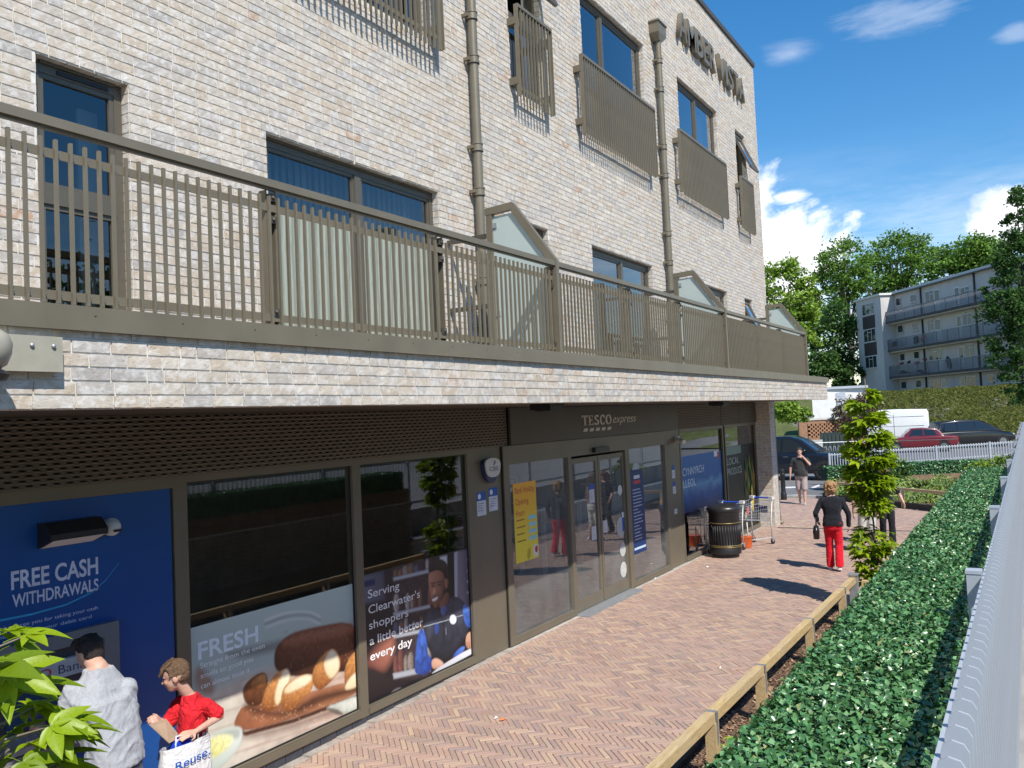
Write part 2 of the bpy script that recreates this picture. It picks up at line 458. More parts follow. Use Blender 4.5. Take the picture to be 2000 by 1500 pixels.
for h in HOLES.values():      # jambs and heads of the openings
    x0, x1, z0, z1 = h; z = DECK + 0.005 if z0 < 7 else z0 + 0.005
    mb = stuffs['u']
    while z < z1 - 0.03:
        mb.r = random.random(); zz = min(z + 0.065, z1 - 0.004)
        mb.box(x1 - 0.006, W + 0.004, z, x1 + 0.02, W + 0.102, zz, skip='rk')
        mb.box(x0 - 0.02, W + 0.004, z, x0 + 0.006, W + 0.102, zz, skip='lk')
        z += 0.075
    x = x0 + 0.01
    while x < x1 - 0.02:
        mb.r = 0.86 + random.uniform(-.1, .1); xx = min(x + 0.215, x1 - 0.008)
        mb.box(x, W + 0.001, z1 - 0.006, xx, W + 0.102, z1 + 0.02, skip='tk'); x += 0.225
x = XL + 2
while x < XE - 0.3:           # underside of the canopy's front edge
    stuffs['c'].r = 0.88 + random.uniform(-.1, .1)
    stuffs['c'].box(x, K + 0.002, 3.160, x + 0.215, K + 0.1025, 3.19, skip='t'); x += 0.225
stuffs['c'].build('brickwork', MAT['brick'], canopy, kind='stuff')
stuffs['u'].build('brickwork', MAT['brick'], upper, kind='stuff')
# --- coping, deck, soffit, beam, movement joints
m = MB(); m.box(XL, W - 0.05, ROOF - 0.05, XE + 0.05, W + 0.3, ROOF + 0.06); m.build('parapet_coping', MAT['bronze_dark'], bld)
m = MB(); m.box(XL, K + 0.11, 3.172, XE - 0.12, S + 0.3, 3.20); m.build('soffit', MAT['bronze_dark'], bld)
m = MB(); m.box(XL, K + 0.02, 3.602, XE - 0.1, W - 0.001, DECK); m.build('balcony_deck', plain('deck_boards', (0.22, 0.20, 0.18), 0.8, 0, 0.2), bld)
m = MB(); m.box(XL, K - 0.045, 3.575, XE - 0.05, K + 0.02, 3.70); m.box(XL, K - 0.01, 3.70, XE - 0.05, K + 0.045, 3.712)
beam = m.build('edge_beam', MAT['bronze'], bld)
x = 1.6
while x < XE - 0.5:
    b = MB(); b.ell((x, K - 0.046, 3.66), (0.006, 0.004, 0.006), 8, 5); b.build('bolt', MAT['bronze_dark'], beam, smooth=True); x += 0.55
m = MB(); m.box(6.44, W - 0.0085, 5.66, 6.452, W + 0.001, 7.2); m.build('movement_joint', plain('mastic', (0.62, 0.57, 0.45), 0.7), upper)
# --- windows
MAT['frame'] = plain('bronze_window_frame', (0.120, 0.105, 0.080), 0.42, 0.25, 0.06)
blindm = NT('fabric_blind'); blindm.col(blindm.ramp(blindm.attr(), [(0, (0.46, 0.48, 0.44)), (1, (0.62, 0.63, 0.58))])); blindm.set(Roughness=0.85); blindm = blindm.m
bf_ = NT('pleated_net'); bw_ = bf_.n('ShaderNodeTexWave', wave_type='BANDS', bands_direction='X'); bw_.inputs['Scale'].default_value = 4.2; bw_.inputs['Distortion'].default_value = 2.5; bw_.inputs['Detail'].default_value = 2; bf_.l(bf_.pos(), bw_.inputs[0]); bf_.col(bf_.ramp(bw_.outputs[0], [(0, (.22, .245, .20)), (1, (.34, .365, .30))])); bf_.set(Roughness=.9); blindfilm = bf_.m
MAT['room'] = plain('room_wall', (0.16, 0.155, 0.15), 0.9)
m = MB(); m.box(XL, W + 2.2, DECK, XE - 0.2, W + 2.3, ROOF); m.box(XL, W + 0.3, 6.4, XE - 0.2, W + 2.2, 6.5); m.build('room_partition', MAT['room'], bld)
def window(key, muls=(), transom=None, blind=None, vent=False, open_sash=False):
    x0, x1, z0, z1 = HOLES[key]; y = W + 0.085; fw = 0.07; d = 0.07
    m = MB()
    m.box(x0 + .004, y, z0, x0 + fw, y + d, z1 - .008); m.box(x1 - fw, y, z0, x1 - .004, y + d, z1 - .008)
    m.box(x0 + fw, y, z1 - fw - .02, x1 - fw, y + d, z1 - .008); m.box(x0 + fw, y, z0, x1 - fw, y + d, z0 + fw)
    m.box(x0 + fw, y - .02, z1 - .03, x1 - fw, y - .001, z1 - .012)
    cols_ = [x0 + fw] + [x0 + f * (x1 - x0) for f in muls] + [x1 - fw]
    for c in cols_[1:-1]: m.box(c - 0.045, y - 0.01, z0 + fw, c + 0.045, y + d, z1 - fw - .02)
    rows = [z0 + fw, z1 - fw - .02]
    if transom: m.box(x0 + fw, y - .008, transom - .06, x1 - fw, y + d, transom + .06); rows = [z0 + fw, transom, z1 - fw - .02]
    w = m.build('window', MAT['frame'], bld)
    for i in range(len(cols_) - 1):
        a = cols_[i] + (0.045 if i else 0); b = cols_[i + 1] - (0.045 if i < len(cols_) - 2 else 0)
        for j in range(len(rows) - 1):
            c = rows[j] + (.06 if j else 0); e = rows[j + 1] - (.06 if j < len(rows) - 2 else 0)
            if open_sash and i == 0 and j == len(rows) - 2:
                p = MB(); L = min(e - c, 0.95); ang = R(24)
                f = lambda s_, t_: (a + s_ * (b - a), y - 0.01 - math.sin(ang) * L * t_, e - math.cos(ang) * L * t_)
                p.poly([f(0, 1), f(1, 1), f(1, 0), f(0, 0)]); p.build('pane', MAT['glass'], w)
                p = MB()
                for (s0, t0), (s1, t1) in (((0, 0), (0, 1)), ((1, 0), (1, 1)), ((0, 1), (1, 1)), ((0, 0), (1, 0))): p.bar(f(s0, t0), f(s1, t1), .05, .05)
                p.build('open_sash', MAT['frame'], w); continue
            p = MB(); g = 0.012
            p.poly([(a, y + .03, c), (b, y + .03, c), (b, y + .03, e), (a, y + .03, e)]); p.build('pane', MAT['glass'], w)
            p = MB(); q = .035       # inner sash
            p.box(a, y + .008, c, a + q, y + .05, e); p.box(b - q, y + .008, c, b, y + .05, e); p.box(a + q, y + .008, e - q, b - q, y + .05, e); p.box(a + q, y + .008, c, b - q, y + .05, c + q)
            p.build('sash', MAT['frame'], w)
    if vent:
        p = MB(); p.box(x0 + .2, y - .012, z1 - .075, x1 - .12, y - .001, z1 - .045); p.build('trickle_vent', MAT['dark'], w)
    if blind:
        p = MB(); x = x0 + .03
        while x < x1 - .05:
            p.r = random.random(); t = random.uniform(.2, .5)
            p.poly([(x, y + .22, z0 + .03), (x + .085, y + .22 + .085 * t, z0 + .03), (x + .085, y + .22 + .085 * t, z1 - .05), (x, y + .22, z1 - .05)]); x += .088
        p.build('vertical_blind', blindm, w)
    return w
wa = window('A', transom=4.72, vent=True)
p = MB(); p.r = .9; p.box(3.70, W + .30, DECK, 3.86, W + .33, 5.5); p.build('curtain', blindm, wa)
p = MB(); p.r = .6; p.box(3.26, W + .45, DECK, 3.75, W + .6, 3.98); p.build('storage_box', blindm, wa)
wb_ = window('B', muls=(0.5,), blind=True)
for a_, b_ in ((5.36, 6.52), (6.64, 7.80)):
    p = MB(); p.poly([(a_, W + .112, DECK + .08), (b_, W + .112, DECK + .08), (b_, W + .112, 5.06), (a_, W + .112, 5.06)]); p.build('frosted_film', blindfilm, wb_)
window('C', muls=(0.52,)); window('D', muls=()); window('E', muls=(0.5,)); window('F', open_sash=True)
window('G', muls=(0.5,), blind=True); window('H', transom=8.55, open_sash=True); window('I', muls=(0.36,), blind=False)
window('J', muls=(0.5,), blind=False); window('K', transom=8.55, open_sash=True)
for key, (a, b) in {'I': (11.95, 12.35), 'J': (17.9, 18.6)}.items():
    p = MB(); x = a
    while x < b: p.r = random.random(); p.box(x, W + .30, 7.5, x + .05, W + .30 + random.uniform(.01, .04), 9.7); x += .055
    p.build('curtain', blindm, [o for o in bld.children if o.name.startswith('window')][0])
# --- balcony railing
rail = MB(); rail.box(1.0, K - 0.035, 4.640, 19.95, K + 0.035, 4.692); rail.box(1.0, K - 0.012, 4.625, 19.95, K + 0.012, 4.64)
railing = rail.build('balcony_railing', MAT['bronze'], bld)
m = MB(); m.box(1.0, K + 0.012, 4.485, 19.9, K + 0.020, 4.535); m.build('upper_flat', MAT['bronze'], railing)
m = MB(); m.box(1.0, K + 0.012, 3.735, 19.9, K + 0.020, 3.785); m.build('lower_flat', MAT['bronze'], railing)
POSTS = [2.02, 4.03, 5.96, 8.0, 10.06, 11.9, 13.92, 15.86, 17.8, 19.88]
pm = MB(); pm.box(-.045, .021, 3.70, -.033, .085, 4.63); pm.box(.033, .021, 3.70, .045, .085, 4.63); pm.box(-.045, .085, 3.70, .045, .095, 4.62); pm.box(-.07, .02, 3.70, .07, .13, 3.712)
pmesh = pm.mesh('post', MAT['bronze'])
bk = MB()
for zz in (4.58, 4.43, 3.80):
    bk.box(-.03, .0, zz - .025, .03, .03, zz + .025); bk.ell((0, -.005, zz), (.014, .012, .014), 10, 6)
bkm = bk.mesh('bracket', MAT['steel'])
bkm2 = bk.mesh('bracket', MAT['bronze_dark'])
for X in POSTS:
    p = put('post', pmesh, railing, loc=(X, K, 0)); put('bracket', bkm2, p)
bar = MB(); bar.box(-.0085, -.008, 3.714, .0085, .012, 4.585)
for zz in (4.51, 3.76): bar.ell((.012, .0, zz), (.006, .008, .006), 6, 4)
barm = bar.mesh('baluster', MAT['bronze'])
nb = 0; x = 1.55
while x < 19.86:
    if min(abs(x - q) for q in POSTS) > 0.02: put('baluster', barm, railing, loc=(x, K, 0)); nb += 1
    x += 0.0815
# --- privacy screens across the balcony
for X in (8.02, 13.95, 19.92):
    a = [(4.265, 4.69), (4.80, 5.42), (5.14, 5.40)]; low = 3.70; t_ = .085
    m = MB()
    m.bar((X, a[0][0] + .03, 3.70), (X, a[0][0] + .03, a[0][1] + .02), .06, .08, up=(0, 1, 0))
    m.bar((X, a[0][0] + .03, a[0][1]), (X, a[1][0], a[1][1] - .03), .064, .08, up=(0, 1, 0)); m.bar((X, a[1][0] - .02, a[1][1] - .035), (X, a[2][0], a[2][1] - .035), .068, .08)
    m.bar((X, a[2][0] - .045, a[2][1] - .012), (X, a[2][0] - .045, 3.70), .06, .08, up=(0, 1, 0))
    sc = m.build('privacy_screen', MAT['bronze'], bld)
    g = MB(); g.prism([(X - .006, 4.34, 3.76), (X - .006, 4.34, 4.66), (X - .006, 4.80, 5.31), (X - .006, 5.06, 5.30), (X - .006, 5.06, 3.76)], (.012, 0, 0)); g.build('frosted_pane', MAT['frost'], sc)
    for zz in (5.1, 4.3): MB().bar((X, 5.1, zz), (X, W, zz), .04, .05).build('wall_bracket', MAT['bronze_dark'], sc)
    for yy, zz in ((5.02, 5.2), (5.02, 4.2), (4.38, 4.2)): MB().box(X - .02, yy - .02, zz - .03, X + .02, yy + .06, zz + .03).build('glass_clamp', MAT['steel'], sc)
# --- juliet balconies
def juliet(x0, x1, z0=7.31, z1=8.57):
    y = W - 0.16
    m = MB(); m.box(x0, y - .02, z1 - .045, x1, y + .03, z1); m.box(x0, y + .013, z0 + .10, x1, y + .021, z0 + .15)
    m.box(x0 - .012, y - .02, z0, x0, y + .045, z1); m.box(x1, y - .02, z0, x1 + .012, y + .045, z1)
    m.box(x0, y + .012, z0, x0 + .05, y + .02, z1); m.box(x1 - .05, y + .012, z0, x1, y + .02, z1)
    j = m.build('juliet_balcony', MAT['bronze'], bld)
    for xx in (x0 + .03, x1 - .03):
        for zz in (z0 + .22, z1 - .22):
            b = MB(); b.box(xx - .05, y + .02, zz - .05, xx + .05, W - .004, zz + .05); b.build('wall_bracket', MAT['bronze2'], j)
    n = round((x1 - x0) / .083); bm_ = MB(); bm_.box(-.009, -.014, z0 - .04, .009, .012, z1 - .046); me = bm_.mesh('baluster', MAT['bronze'])
    for i in range(1, n): put('baluster', me, j, loc=(x0 + (x1 - x0) * i / n, y, 0))
for a, b in ((5.1, 7.87), (9.62, 10.55), (11.55, 14.47), (15.8, 18.75), (19.95, 20.95)): juliet(a, b)
# --- downpipes
def downpipe(X, z0, z1, hopper=None):
    y = W - 0.10; r = .057
    m = MB(); m.tube([(X, y, z0), (X, y, z1)], r, 18); dp = m.build('downpipe', MAT['bronze'], bld, autos=True)
    z = z0 + .45; k = 0
    while z < z1 - .2:
        c = MB(); c.tube([(X, y, z), (X, y, z + .10)], r + .010, 18)
        for q in (0, .085): c.tube([(X, y, z + q), (X, y, z + q + .015)], r + .017, 18)
        c.box(X - r - .035, y, z + .03, X - r - .005, W, z + .07)
        c.build('pipe_collar' if k % 2 == 0 else 'pipe_clip', MAT['bronze'], dp, autos=True); z += 1.1 if k % 2 else .55; k += 1
    if hopper:
        h = MB(); z = hopper
        h.box(X - .20, y - .10, z, X + .20, W - .002, z + .20); h.box(X - .22, y - .12, z + .20, X + .22, W - .002, z + .23)
        h.prism([(X - .20, y - .10, z), (X + .20, y - .10, z), (X + .07, y - .06, z - .12), (X - .07, y - .06, z - .12)], (0, .19, 0)); h.box(X - .06, y - .02, z + .23, X + .06, W, z + .31)
        h.build('hopper_head', MAT['bronze'], dp)
downpipe(8.60, DECK, ROOF - .4); downpipe(15.02, DECK, 10.1, hopper=10.15)
# --- letters on the wall
def text_mesh(s, ext=0.0, bold=0.0, shear=0.0, spacing=1.0):
    cu = bpy.data.curves.new('lettering', 'FONT'); cu.body = s; cu.extrude = ext; cu.offset = bold; cu.shear = shear; cu.space_character = spacing
    cu.resolution_u = 4
    return evaluated_mesh(bpy.data.objects.new('tmp', cu))
def fit_text(name, s, X0, X1, z0, z1, y, mat, parent=None, ext=0.0, bold=0.0, shear=0.0, rotz=0.0, origin=None, label=None, cat=None, ref=None, spacing=1.0):
    """text standing on a plane facing -Y, fitted to the rectangle"""
    me = text_mesh(s, ext, bold, shear, spacing)
    co = np.empty(len(me.vertices) * 3); me.vertices.foreach_get('co', co); co = co.reshape(-1, 3)
    lo = co.min(0); hi = co.max(0)
    if ref:     # keep cap-height proportions when there are descenders
        lo[1] = ref[0]; hi[1] = ref[1]
    out = np.empty_like(co)
    out[:, 0] = X0 + (co[:, 0] - lo[0]) / (hi[0] - lo[0]) * (X1 - X0)
    out[:, 2] = z0 + (co[:, 1] - lo[1]) / (hi[1] - lo[1]) * (z1 - z0)
    out[:, 1] = y - (co[:, 2] - lo[2])
    me.vertices.foreach_set('co', out.reshape(-1)); me.materials.clear(); me.materials.append(mat); me.update()
    o = put(name, me, parent)
    return o
CAP = (0.0, 0.70)
sign = thing('building_sign', 'large bronze letters reading AMBER VISTA high on the pale brick wall', 'sign', (18, W, 10.5))
word = 'AMBER VISTA'; wid = {'A': .47, 'M': .52, 'B': .42, 'E': .36, 'R': .43, ' ': .16, 'V': .46, 'I': .15, 'S': .40, 'T': .40}
x = 16.28; tot = sum(wid[c] for c in word); sc_ = (20.95 - 16.28) / (tot + .05 * len(word))
for c in word:
    w_ = wid[c] * sc_
    if c != ' ': fit_text('letter', c, x, x + w_, 10.62, 11.18, W - .02, MAT['bronze'], sign, ext=.045, bold=.012)
    x += w_ + .05 * sc_
b = MB(); b.box(16.3, W - .025, 10.72, 16.31, W, 10.74)
x = 16.4
while x < 20.9: b.box(x, W - .025, 10.66, x + .02, W, 10.68); x += .35
b.build('fixing_stud', MAT['steel'], sign)
# --- wall light at the canopy's near end
lt = thing('wall_light', 'beige floodlight on a box bracket fixed to the brick canopy front', 'light', (2.3, K, 3.5))
p0 = hy(120, 655, K - .06); p1 = hy(120, 727, K - .06)
m = MB(); m.box(2.0, K - .07, p1[2], p0[0], K - .008, p0[2] - .01); m.build('bracket', plain('beige_paint', (0.36, 0.34, 0.27), .45), lt)
m = MB(); c = hy(-46, 655, K - .2)
m.lathe([(.02, .0), (.07, .005), (.11, .03), (.13, .08), (.135, .13), (.12, .17), (.08, .20), (.03, .21)], (c[0] + .0, K - .22, p1[2] - .02), 28); m.build('lamp_body', plain('beige_enamel', (0.34, 0.32, 0.255), .4), lt, autos=True)
m = MB(); m.lathe([(.11, 0), (.125, .025), (.10, .045)], (c[0], K - .22, p1[2] - .06), 24); m.build('lens_ring', MAT['dark'], lt)
m = MB()
for xx, zz in ((p0[0] - .05, p0[2] - .06), (p0[0] - .16, p0[2] - .06), (p0[0] - .30, p0[2] - .09)): MB().ell((xx, K - .075, zz), (.012, .01, .012), 10, 6).build('screw', MAT['steel'], lt, smooth=True)
# ================================================================ shop front
sh = bld
HEAD = 2.60
# pier at the far corner + downpipe, shop side walls and room
m = MB(); m.box(21.72, 5.66, 0, XE - .02, 6.4, 3.18, skip='b'); pier = m.build('corner_pier', MAT['mortar'], bld)
mb = MB(); z = .005; j = 0
while z < 3.14:
    for (a, b) in (((21.72, 21.93), (21.94, XE - .02)) if j % 2 else ((21.72, 21.825), (21.835, 22.05), (22.06, XE - .02))): brickbox(mb, a, b, z, z + .065, 5.66)
    for (a, b) in (((5.66, 5.87), (5.88, 6.09)) if j % 2 else ((5.66, 5.765), (5.775, 5.99), (6.0, 6.1))):
        mb.r = random.random(); mb.box(21.713, a + .002, z, 21.73, b, z + .065, skip='r')
    z += .075; j += 1
mb.build('brickwork', MAT['brick'], pier, kind='stuff')
m = MB(); m.tube([(22.29, 5.72, .12), (22.29, 5.72, 3.2)], .055, 16); dp = m.build('downpipe', MAT['bronze'], bld, autos=True)
m = MB()
for z in (.12, .95): m.tube([(22.29, 5.72, z), (22.29, 5.72, z + .12)], .07, 16)
m.tube([(22.29, 5.72, .14), (22.29, 5.70, .06), (22.29, 5.62, .02)], .055, 14); m.build('pipe_collar', MAT['bronze'], dp, autos=True)
MAT['shopfloor'] = plain('shop_floor', (0.30, 0.30, 0.29), .4, 0, .1); MAT['shopwall'] = plain('shop_interior', (0.16, 0.16, 0.165), .8, 0, .15)
m = MB(); m.box(XL, S + .06, -.2, XE - .5, 13.5, .02, skip='b'); m.build('shop_floor', MAT['shopfloor'], bld)
m = MB(); m.box(XL, 13.4, .02, XE - .5, 13.5, 3.15); m.box(XE - .7, 6.2, .02, XE - .5, 13.4, 3.15); m.box(XL, S + .08, 3.0, XE - .7, 13.4, 3.15); m.build('shop_partition', MAT['shopwall'], bld)
m = MB(); m.poly([(XE - .02, 6.4, 0), (XE - .02, 16, 0), (XE - .02, 16, 3.6), (XE - .02, 6.4, 3.6)]); m.build('end_wall', MAT['mortar'], bld)
# expanded metal fascia
def mesh_fascia(x0, x1, z0, z1, y):
    m = MB(); cw, ch = .098, .0345; nr = int(round((z1 - z0) / ch)); ch = (z1 - z0) / nr
    for r in range(nr):
        x = x0 - (cw / 2 if r % 2 else 0); zb = z0 + r * ch
        while x < x1:
            a, b = max(x, x0), min(x + cw, x1)
            if b - a > .03:
                cx, cz = (a + b) / 2, zb + ch / 2; hw = (b - a) * .30; hh = ch * .21; m.r = random.random()
                o = [(a, y, zb), (b, y, zb), (b, y, zb + ch), (a, y, zb + ch)]
                h = [(cx - hw, y + .002, cz), (cx - hw * .4, y - .006, cz - hh), (cx + hw * .4, y - .006, cz - hh), (cx + hw, y + .002, cz), (cx + hw * .4, y + .009, cz + hh), (cx - hw * .4, y + .009, cz + hh)]
                m.add(o + h, [(0, 1, 6, 5), (0, 5, 4), (1, 7, 6), (1, 2, 7), (2, 8, 7), (2, 3, 9, 8), (3, 4, 9), (3, 0, 4)])
            x += cw
    return m
fm = NT('expanded_metal'); fm.col(fm.ramp(fm.attr(), [(0, (.105, .088, .066)), (1, (.125, .106, .08))])); fm.set(Roughness=.5, Metallic=.2); fm = fm.m
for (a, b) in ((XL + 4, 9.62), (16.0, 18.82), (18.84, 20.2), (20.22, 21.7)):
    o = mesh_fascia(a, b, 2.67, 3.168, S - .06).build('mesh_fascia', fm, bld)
m = MB(); m.box(XL + 4, S - .03, 2.66, 21.7, S - .02, 3.17); m.build('fascia_shade_sheet', MAT['hollow_shade'], bld)  # near-black sheet painted as the shade behind the mesh holes
# --- frames and panes
F = MAT['bronze2']
def shop_window(x0, x1, z0=0.10, z1=HEAD, y=S, post=.06):
    m = MB()
    m.box(x0 - post, y - .02, z0 - .09, x0, y + .09, z1 + .06); m.box(x1, y - .02, z0 - .09, x1 + post, y + .09, z1 + .06)
    m.box(x0, y - .02, z1, x1, y + .09, z1 + .06); m.box(x0, y - .02, z0 - .09, x1, y + .09, z0)
    m.box(x0, y - .035, z0 - .075, x1, y - .0201, z0 - .015)
    w = m.build('shop_window', F, bld)
    g = MB(); g.poly([(x0, y + .03, z0), (x1, y + .03, z0), (x1, y + .03, z1), (x0, y + .03, z1)]); g.build('pane', MAT['shopglass'], w)
    g = MB(); q = .012
    for (a, b, c, d) in ((x0, x0 + q, z0, z1), (x1 - q, x1, z0, z1), (x0 + q, x1 - q, z0, z0 + q), (x0 + q, x1 - q, z1 - q, z1)): g.box(a, y + .015, c, b, y + .028, d)
    g.build('gasket', MAT['dark'], w)
    return w
shop_window(4.60, 6.62); shop_window(6.74, 8.71); shop_window(16.27, 18.98); shop_window(19.22, 21.65)
for a, b in ((XL + 4, 9.55), (16.0, 21.7)): m = MB(); m.box(a, S - .04, HEAD + .062, b, S + .02, 2.668); m.build('head_trim', F, bld)
# solid panels either side of the doors
for a, b in ((8.77, 9.52), (15.46, 16.21)):
    m = MB(); m.box(a, S - .012, .01, b, S + .06, HEAD + .06); m.build('cladding_panel', F, bld)
for a in (9.50, 15.44): m = MB(); m.box(a, S - .03, .01, a + .015, S - .0125, HEAD + .05); m.build('panel_joint', MAT['dark'], bld)
# door unit, a little proud
yD = S - .045
m = MB()
m.box(9.52, yD, .02, 9.66, S + .1, 2.40); m.box(15.32, yD, .02, 15.44, S + .1, 2.40); m.box(9.52, yD, 2.40, 15.44, S + .1, 2.655)
m.box(11.36, yD, .02, 11.46, S + .1, 2.40); m.box(13.47, yD, .02, 13.63, S + .1, 2.40)
m.box(9.66, yD, .02, 11.36, S + .1, .11); m.box(13.63, yD, .02, 15.32, S + .1, .11)
ent = m.build('entrance_frame', F, bld)
for a, b in ((9.66, 11.36), (13.63, 15.32)):
    g = MB(); g.poly([(a, S + .0, .11), (b, S, .11), (b, S, 2.40), (a, S, 2.40)]); g.build('pane', MAT['doorglass'], ent)
for a, b in ((11.47, 12.42), (12.44, 13.46)):
    m = MB(); m.box(a, yD + .03, .03, a + .07, yD + .08, 2.36); m.box(b - .07, yD + .03, .03, b, yD + .08, 2.36); m.box(a + .07, yD + .03, 2.28, b - .07, yD + .08, 2.36); m.box(a + .07, yD + .03, .03, b - .07, yD + .08, .21)
    d = m.build('sliding_door', F, bld)
    g = MB(); g.poly([(a + .07, yD + .05, .21), (b - .07, yD + .05, .21), (b - .07, yD + .05, 2.28), (a + .07, yD + .05, 2.28)]); g.build('pane', MAT['doorglass'], d)
m = MB(); m.box(12.2, yD - .06, 2.42, 12.72, yD, 2.50); m.build('door_sensor', MAT['dark'], bld)
m = MB(); m.box(11.4, S - .25, -.001, 13.5, S + .1, .022); m.build('threshold', MAT['steel'], bld)
# dark engineering brick plinth at the near end
x = XL + 4; xb = MB(); xb.box(XL + 4, S + .0, -.25, 9.4, S + .04, .012); plinth = xb.build('plinth', MAT['mortar'], bld)
blue = plain('engineering_brick', (0.045, 0.050, 0.062), .45, 0, .3, 12)
um = MB(); um.box(-.1075, -.012, -.0375, .1075, .004, .0375); um = um.mesh('brick', blue)
x = 3.0
while x < 9.3:
    put('brick', um, plinth, loc=(x, S, -.031)); put('brick', um, plinth, loc=(x + .11, S, -.117)); x += .225
# --- fascia sign
fs_ = thing('shop_sign', 'dark bronze fascia panel with pale TESCO express lettering above the doors', 'sign', (12.8, S, 2.9))
m = MB(); m.box(9.66, S - .095, 2.665, 15.97, S - .062, 3.165); m.build('sign_panel', MAT['bronze_dark'], fs_)
pale = plain('pale_sign_face', (0.62, 0.60, 0.56), .5, 0, .05)
def serif_letters(y, z0, z1, X0, X1):
    h = z1 - z0; w = (X1 - X0) / 5.35; m = MB(); d = .012
    def B(a, b, c, e): m.box(X + a * w, y - d, z0 + c * h, X + b * w, y, z0 + e * h)
    def ring(cx, cz, rx, rz, tx, tz, a0, a1, n=22):
        pts = []
        for i in range(n + 1):
            t = R(a0 + (a1 - a0) * i / n); pts.append((math.cos(t), math.sin(t)))
        for i in range(n):
            (c1, s1), (c2, s2) = pts[i], pts[i + 1]
            k1, k2 = tx * abs(c1) + tz * abs(s1), tx * abs(c2) + tz * abs(s2)
            P = lambda c_, s_, k: (X + (cx + (rx - k) * c_) * w, z0 + (cz + (rz - k * .8) * s_) * h)
            a, b2, c3, d4 = P(c1, s1, 0), P(c2, s2, 0), P(c2, s2, k2), P(c1, s1, k1)
            m.prism([(q[0], y, q[1]) for q in (a, b2, c3, d4)], (0, -d, 0))
    X = X0
    B(.40, .60, 0, 1); B(.05, .95, .90, 1); B(.05, .14, .76, .90); B(.86, .95, .76, .90); B(.28, .72, 0, .06)
    X += w * 1.05
    B(.16, .36, .0, 1); B(.06, .85, 0, .09); B(.06, .80, .91, 1); B(.36, .68, .47, .55); B(.78, .87, 0, .22); B(.72, .80, .78, 1); B(.62, .68, .40, .62)
    X += w * 1.0
    ring(.47, .75, .36, .26, .17, .10, 20, 270); ring(.47, .26, .38, .27, .17, .10, 90, -160); B(.10, .17, 0, .26); B(.75, .82, .76, 1)
    X += w * 1.0
    ring(.55, .5, .48, .52, .20, .09, 42, 318); B(.86, .93, .66, .98)
    X += w * 1.08
    ring(.55, .5, .52, .52, .21, .09, 0, 360, 32)
    return m
serif_letters(S - .0955, 2.862, 3.02, 11.77, 12.88).build('lettering', pale, fs_)
fit_text('lettering', 'express', 12.92, 13.88, 2.875, 2.985, S - .0955, pale, fs_, ext=.004, bold=-.006, shear=.32, ref=(0.0, .52))
m = MB()
for i in range(5):
    a = 11.80 + i * .218; m.prism([(a, S - .0955, 2.765), (a + .13, S - .0955, 2.765), (a + .175, S - .0955, 2.815), (a + .045, S - .0955, 2.815)], (0, -.008, 0))
m.build('logo_dashes', pale, fs_)
# under-canopy boxes
for (px, py, w_) in ((1074, 797, .34), (1408, 789, .34)):
    c = hy(px, py, K + .45); m = MB(); m.box(c[0] - w_ / 2, K + .35, 3.10, c[0] + w_ / 2, K + .62, 3.175); m.box(c[0] - .12, K + .38, 3.085, c[0] + .12, K + .58, 3.10)
    tag(m.build('soffit_speaker', MAT['dark']), 'small black box under the canopy ' + ('near the shop sign' if px < 1200 else 'near the corner pier'), 'speaker')
# camera on the right panel
cc = thing('security_camera', 'small white security camera on the panel right of the entrance', 'camera', (16.0, S, 2.5))
m = MB(); m.tube([(16.02, S - .02, 2.47), (15.86, S - .24, 2.42)], .045, 12); m.build('camera_body', MAT['white'], cc, autos=True)
m = MB(); m.box(15.99, S - .08, 2.44, 16.06, S - .012, 2.54); m.build('mount', MAT['white'], cc)
# --- print helpers: flat printed shapes laid on the glass
PM = {}
def ink(r, g, b, rough=.55, var=.12, sc=9):
    k = (r, g, b, var)
    if k not in PM: PM[k] = plain('print_ink', srgb(r, g, b), rough, 0, var, sc, coord='Object')
    return PM[k]
def Z7(x, y): return 340 + x * .41333, 880 + y * .41333
def Z8(x, y): return 900 + x * .31329, 780 + y * .31333
def shape(pts, y, mat, parent, conv, name='print_shape', clip=None):
    P = [hy(*conv(*p), y) for p in pts]
    if clip: P = [(min(max(p[0], clip[0]), clip[1]), p[1], min(max(p[2], clip[2]), clip[3])) for p in P]
    return MB().poly([tuple(p) for p in P]).build(name, mat, parent)
def smooth_loop(pts, k=2):
    for _ in range(k):
        q = []
        for i in range(len(pts)):
            a, b = pts[i], pts[(i + 1) % len(pts)]
            q += [(a[0] * .75 + b[0] * .25, a[1] * .75 + b[1] * .25), (a[0] * .25 + b[0] * .75, a[1] * .25 + b[1] * .75)]
        pts = q
    return pts
def rect(x0, x1, z0, z1, y, mat, parent, name='print_shape'):
    return MB().poly([(x0, y, z0), (x1, y, z0), (x1, y, z1), (x0, y, z1)]).build(name, mat, parent)
def disc(cx, cz, rx, rz, y, mat, parent, n=28, name='print_shape'):
    return MB().poly([(cx + rx * math.cos(2 * math.pi * i / n), y, cz + rz * math.sin(2 * math.pi * i / n)) for i in range(n)]).build(name, mat, parent)
class Layer:
    def __init__(s, y): s.y = y
    def __call__(s): s.y -= .0007; return s.y

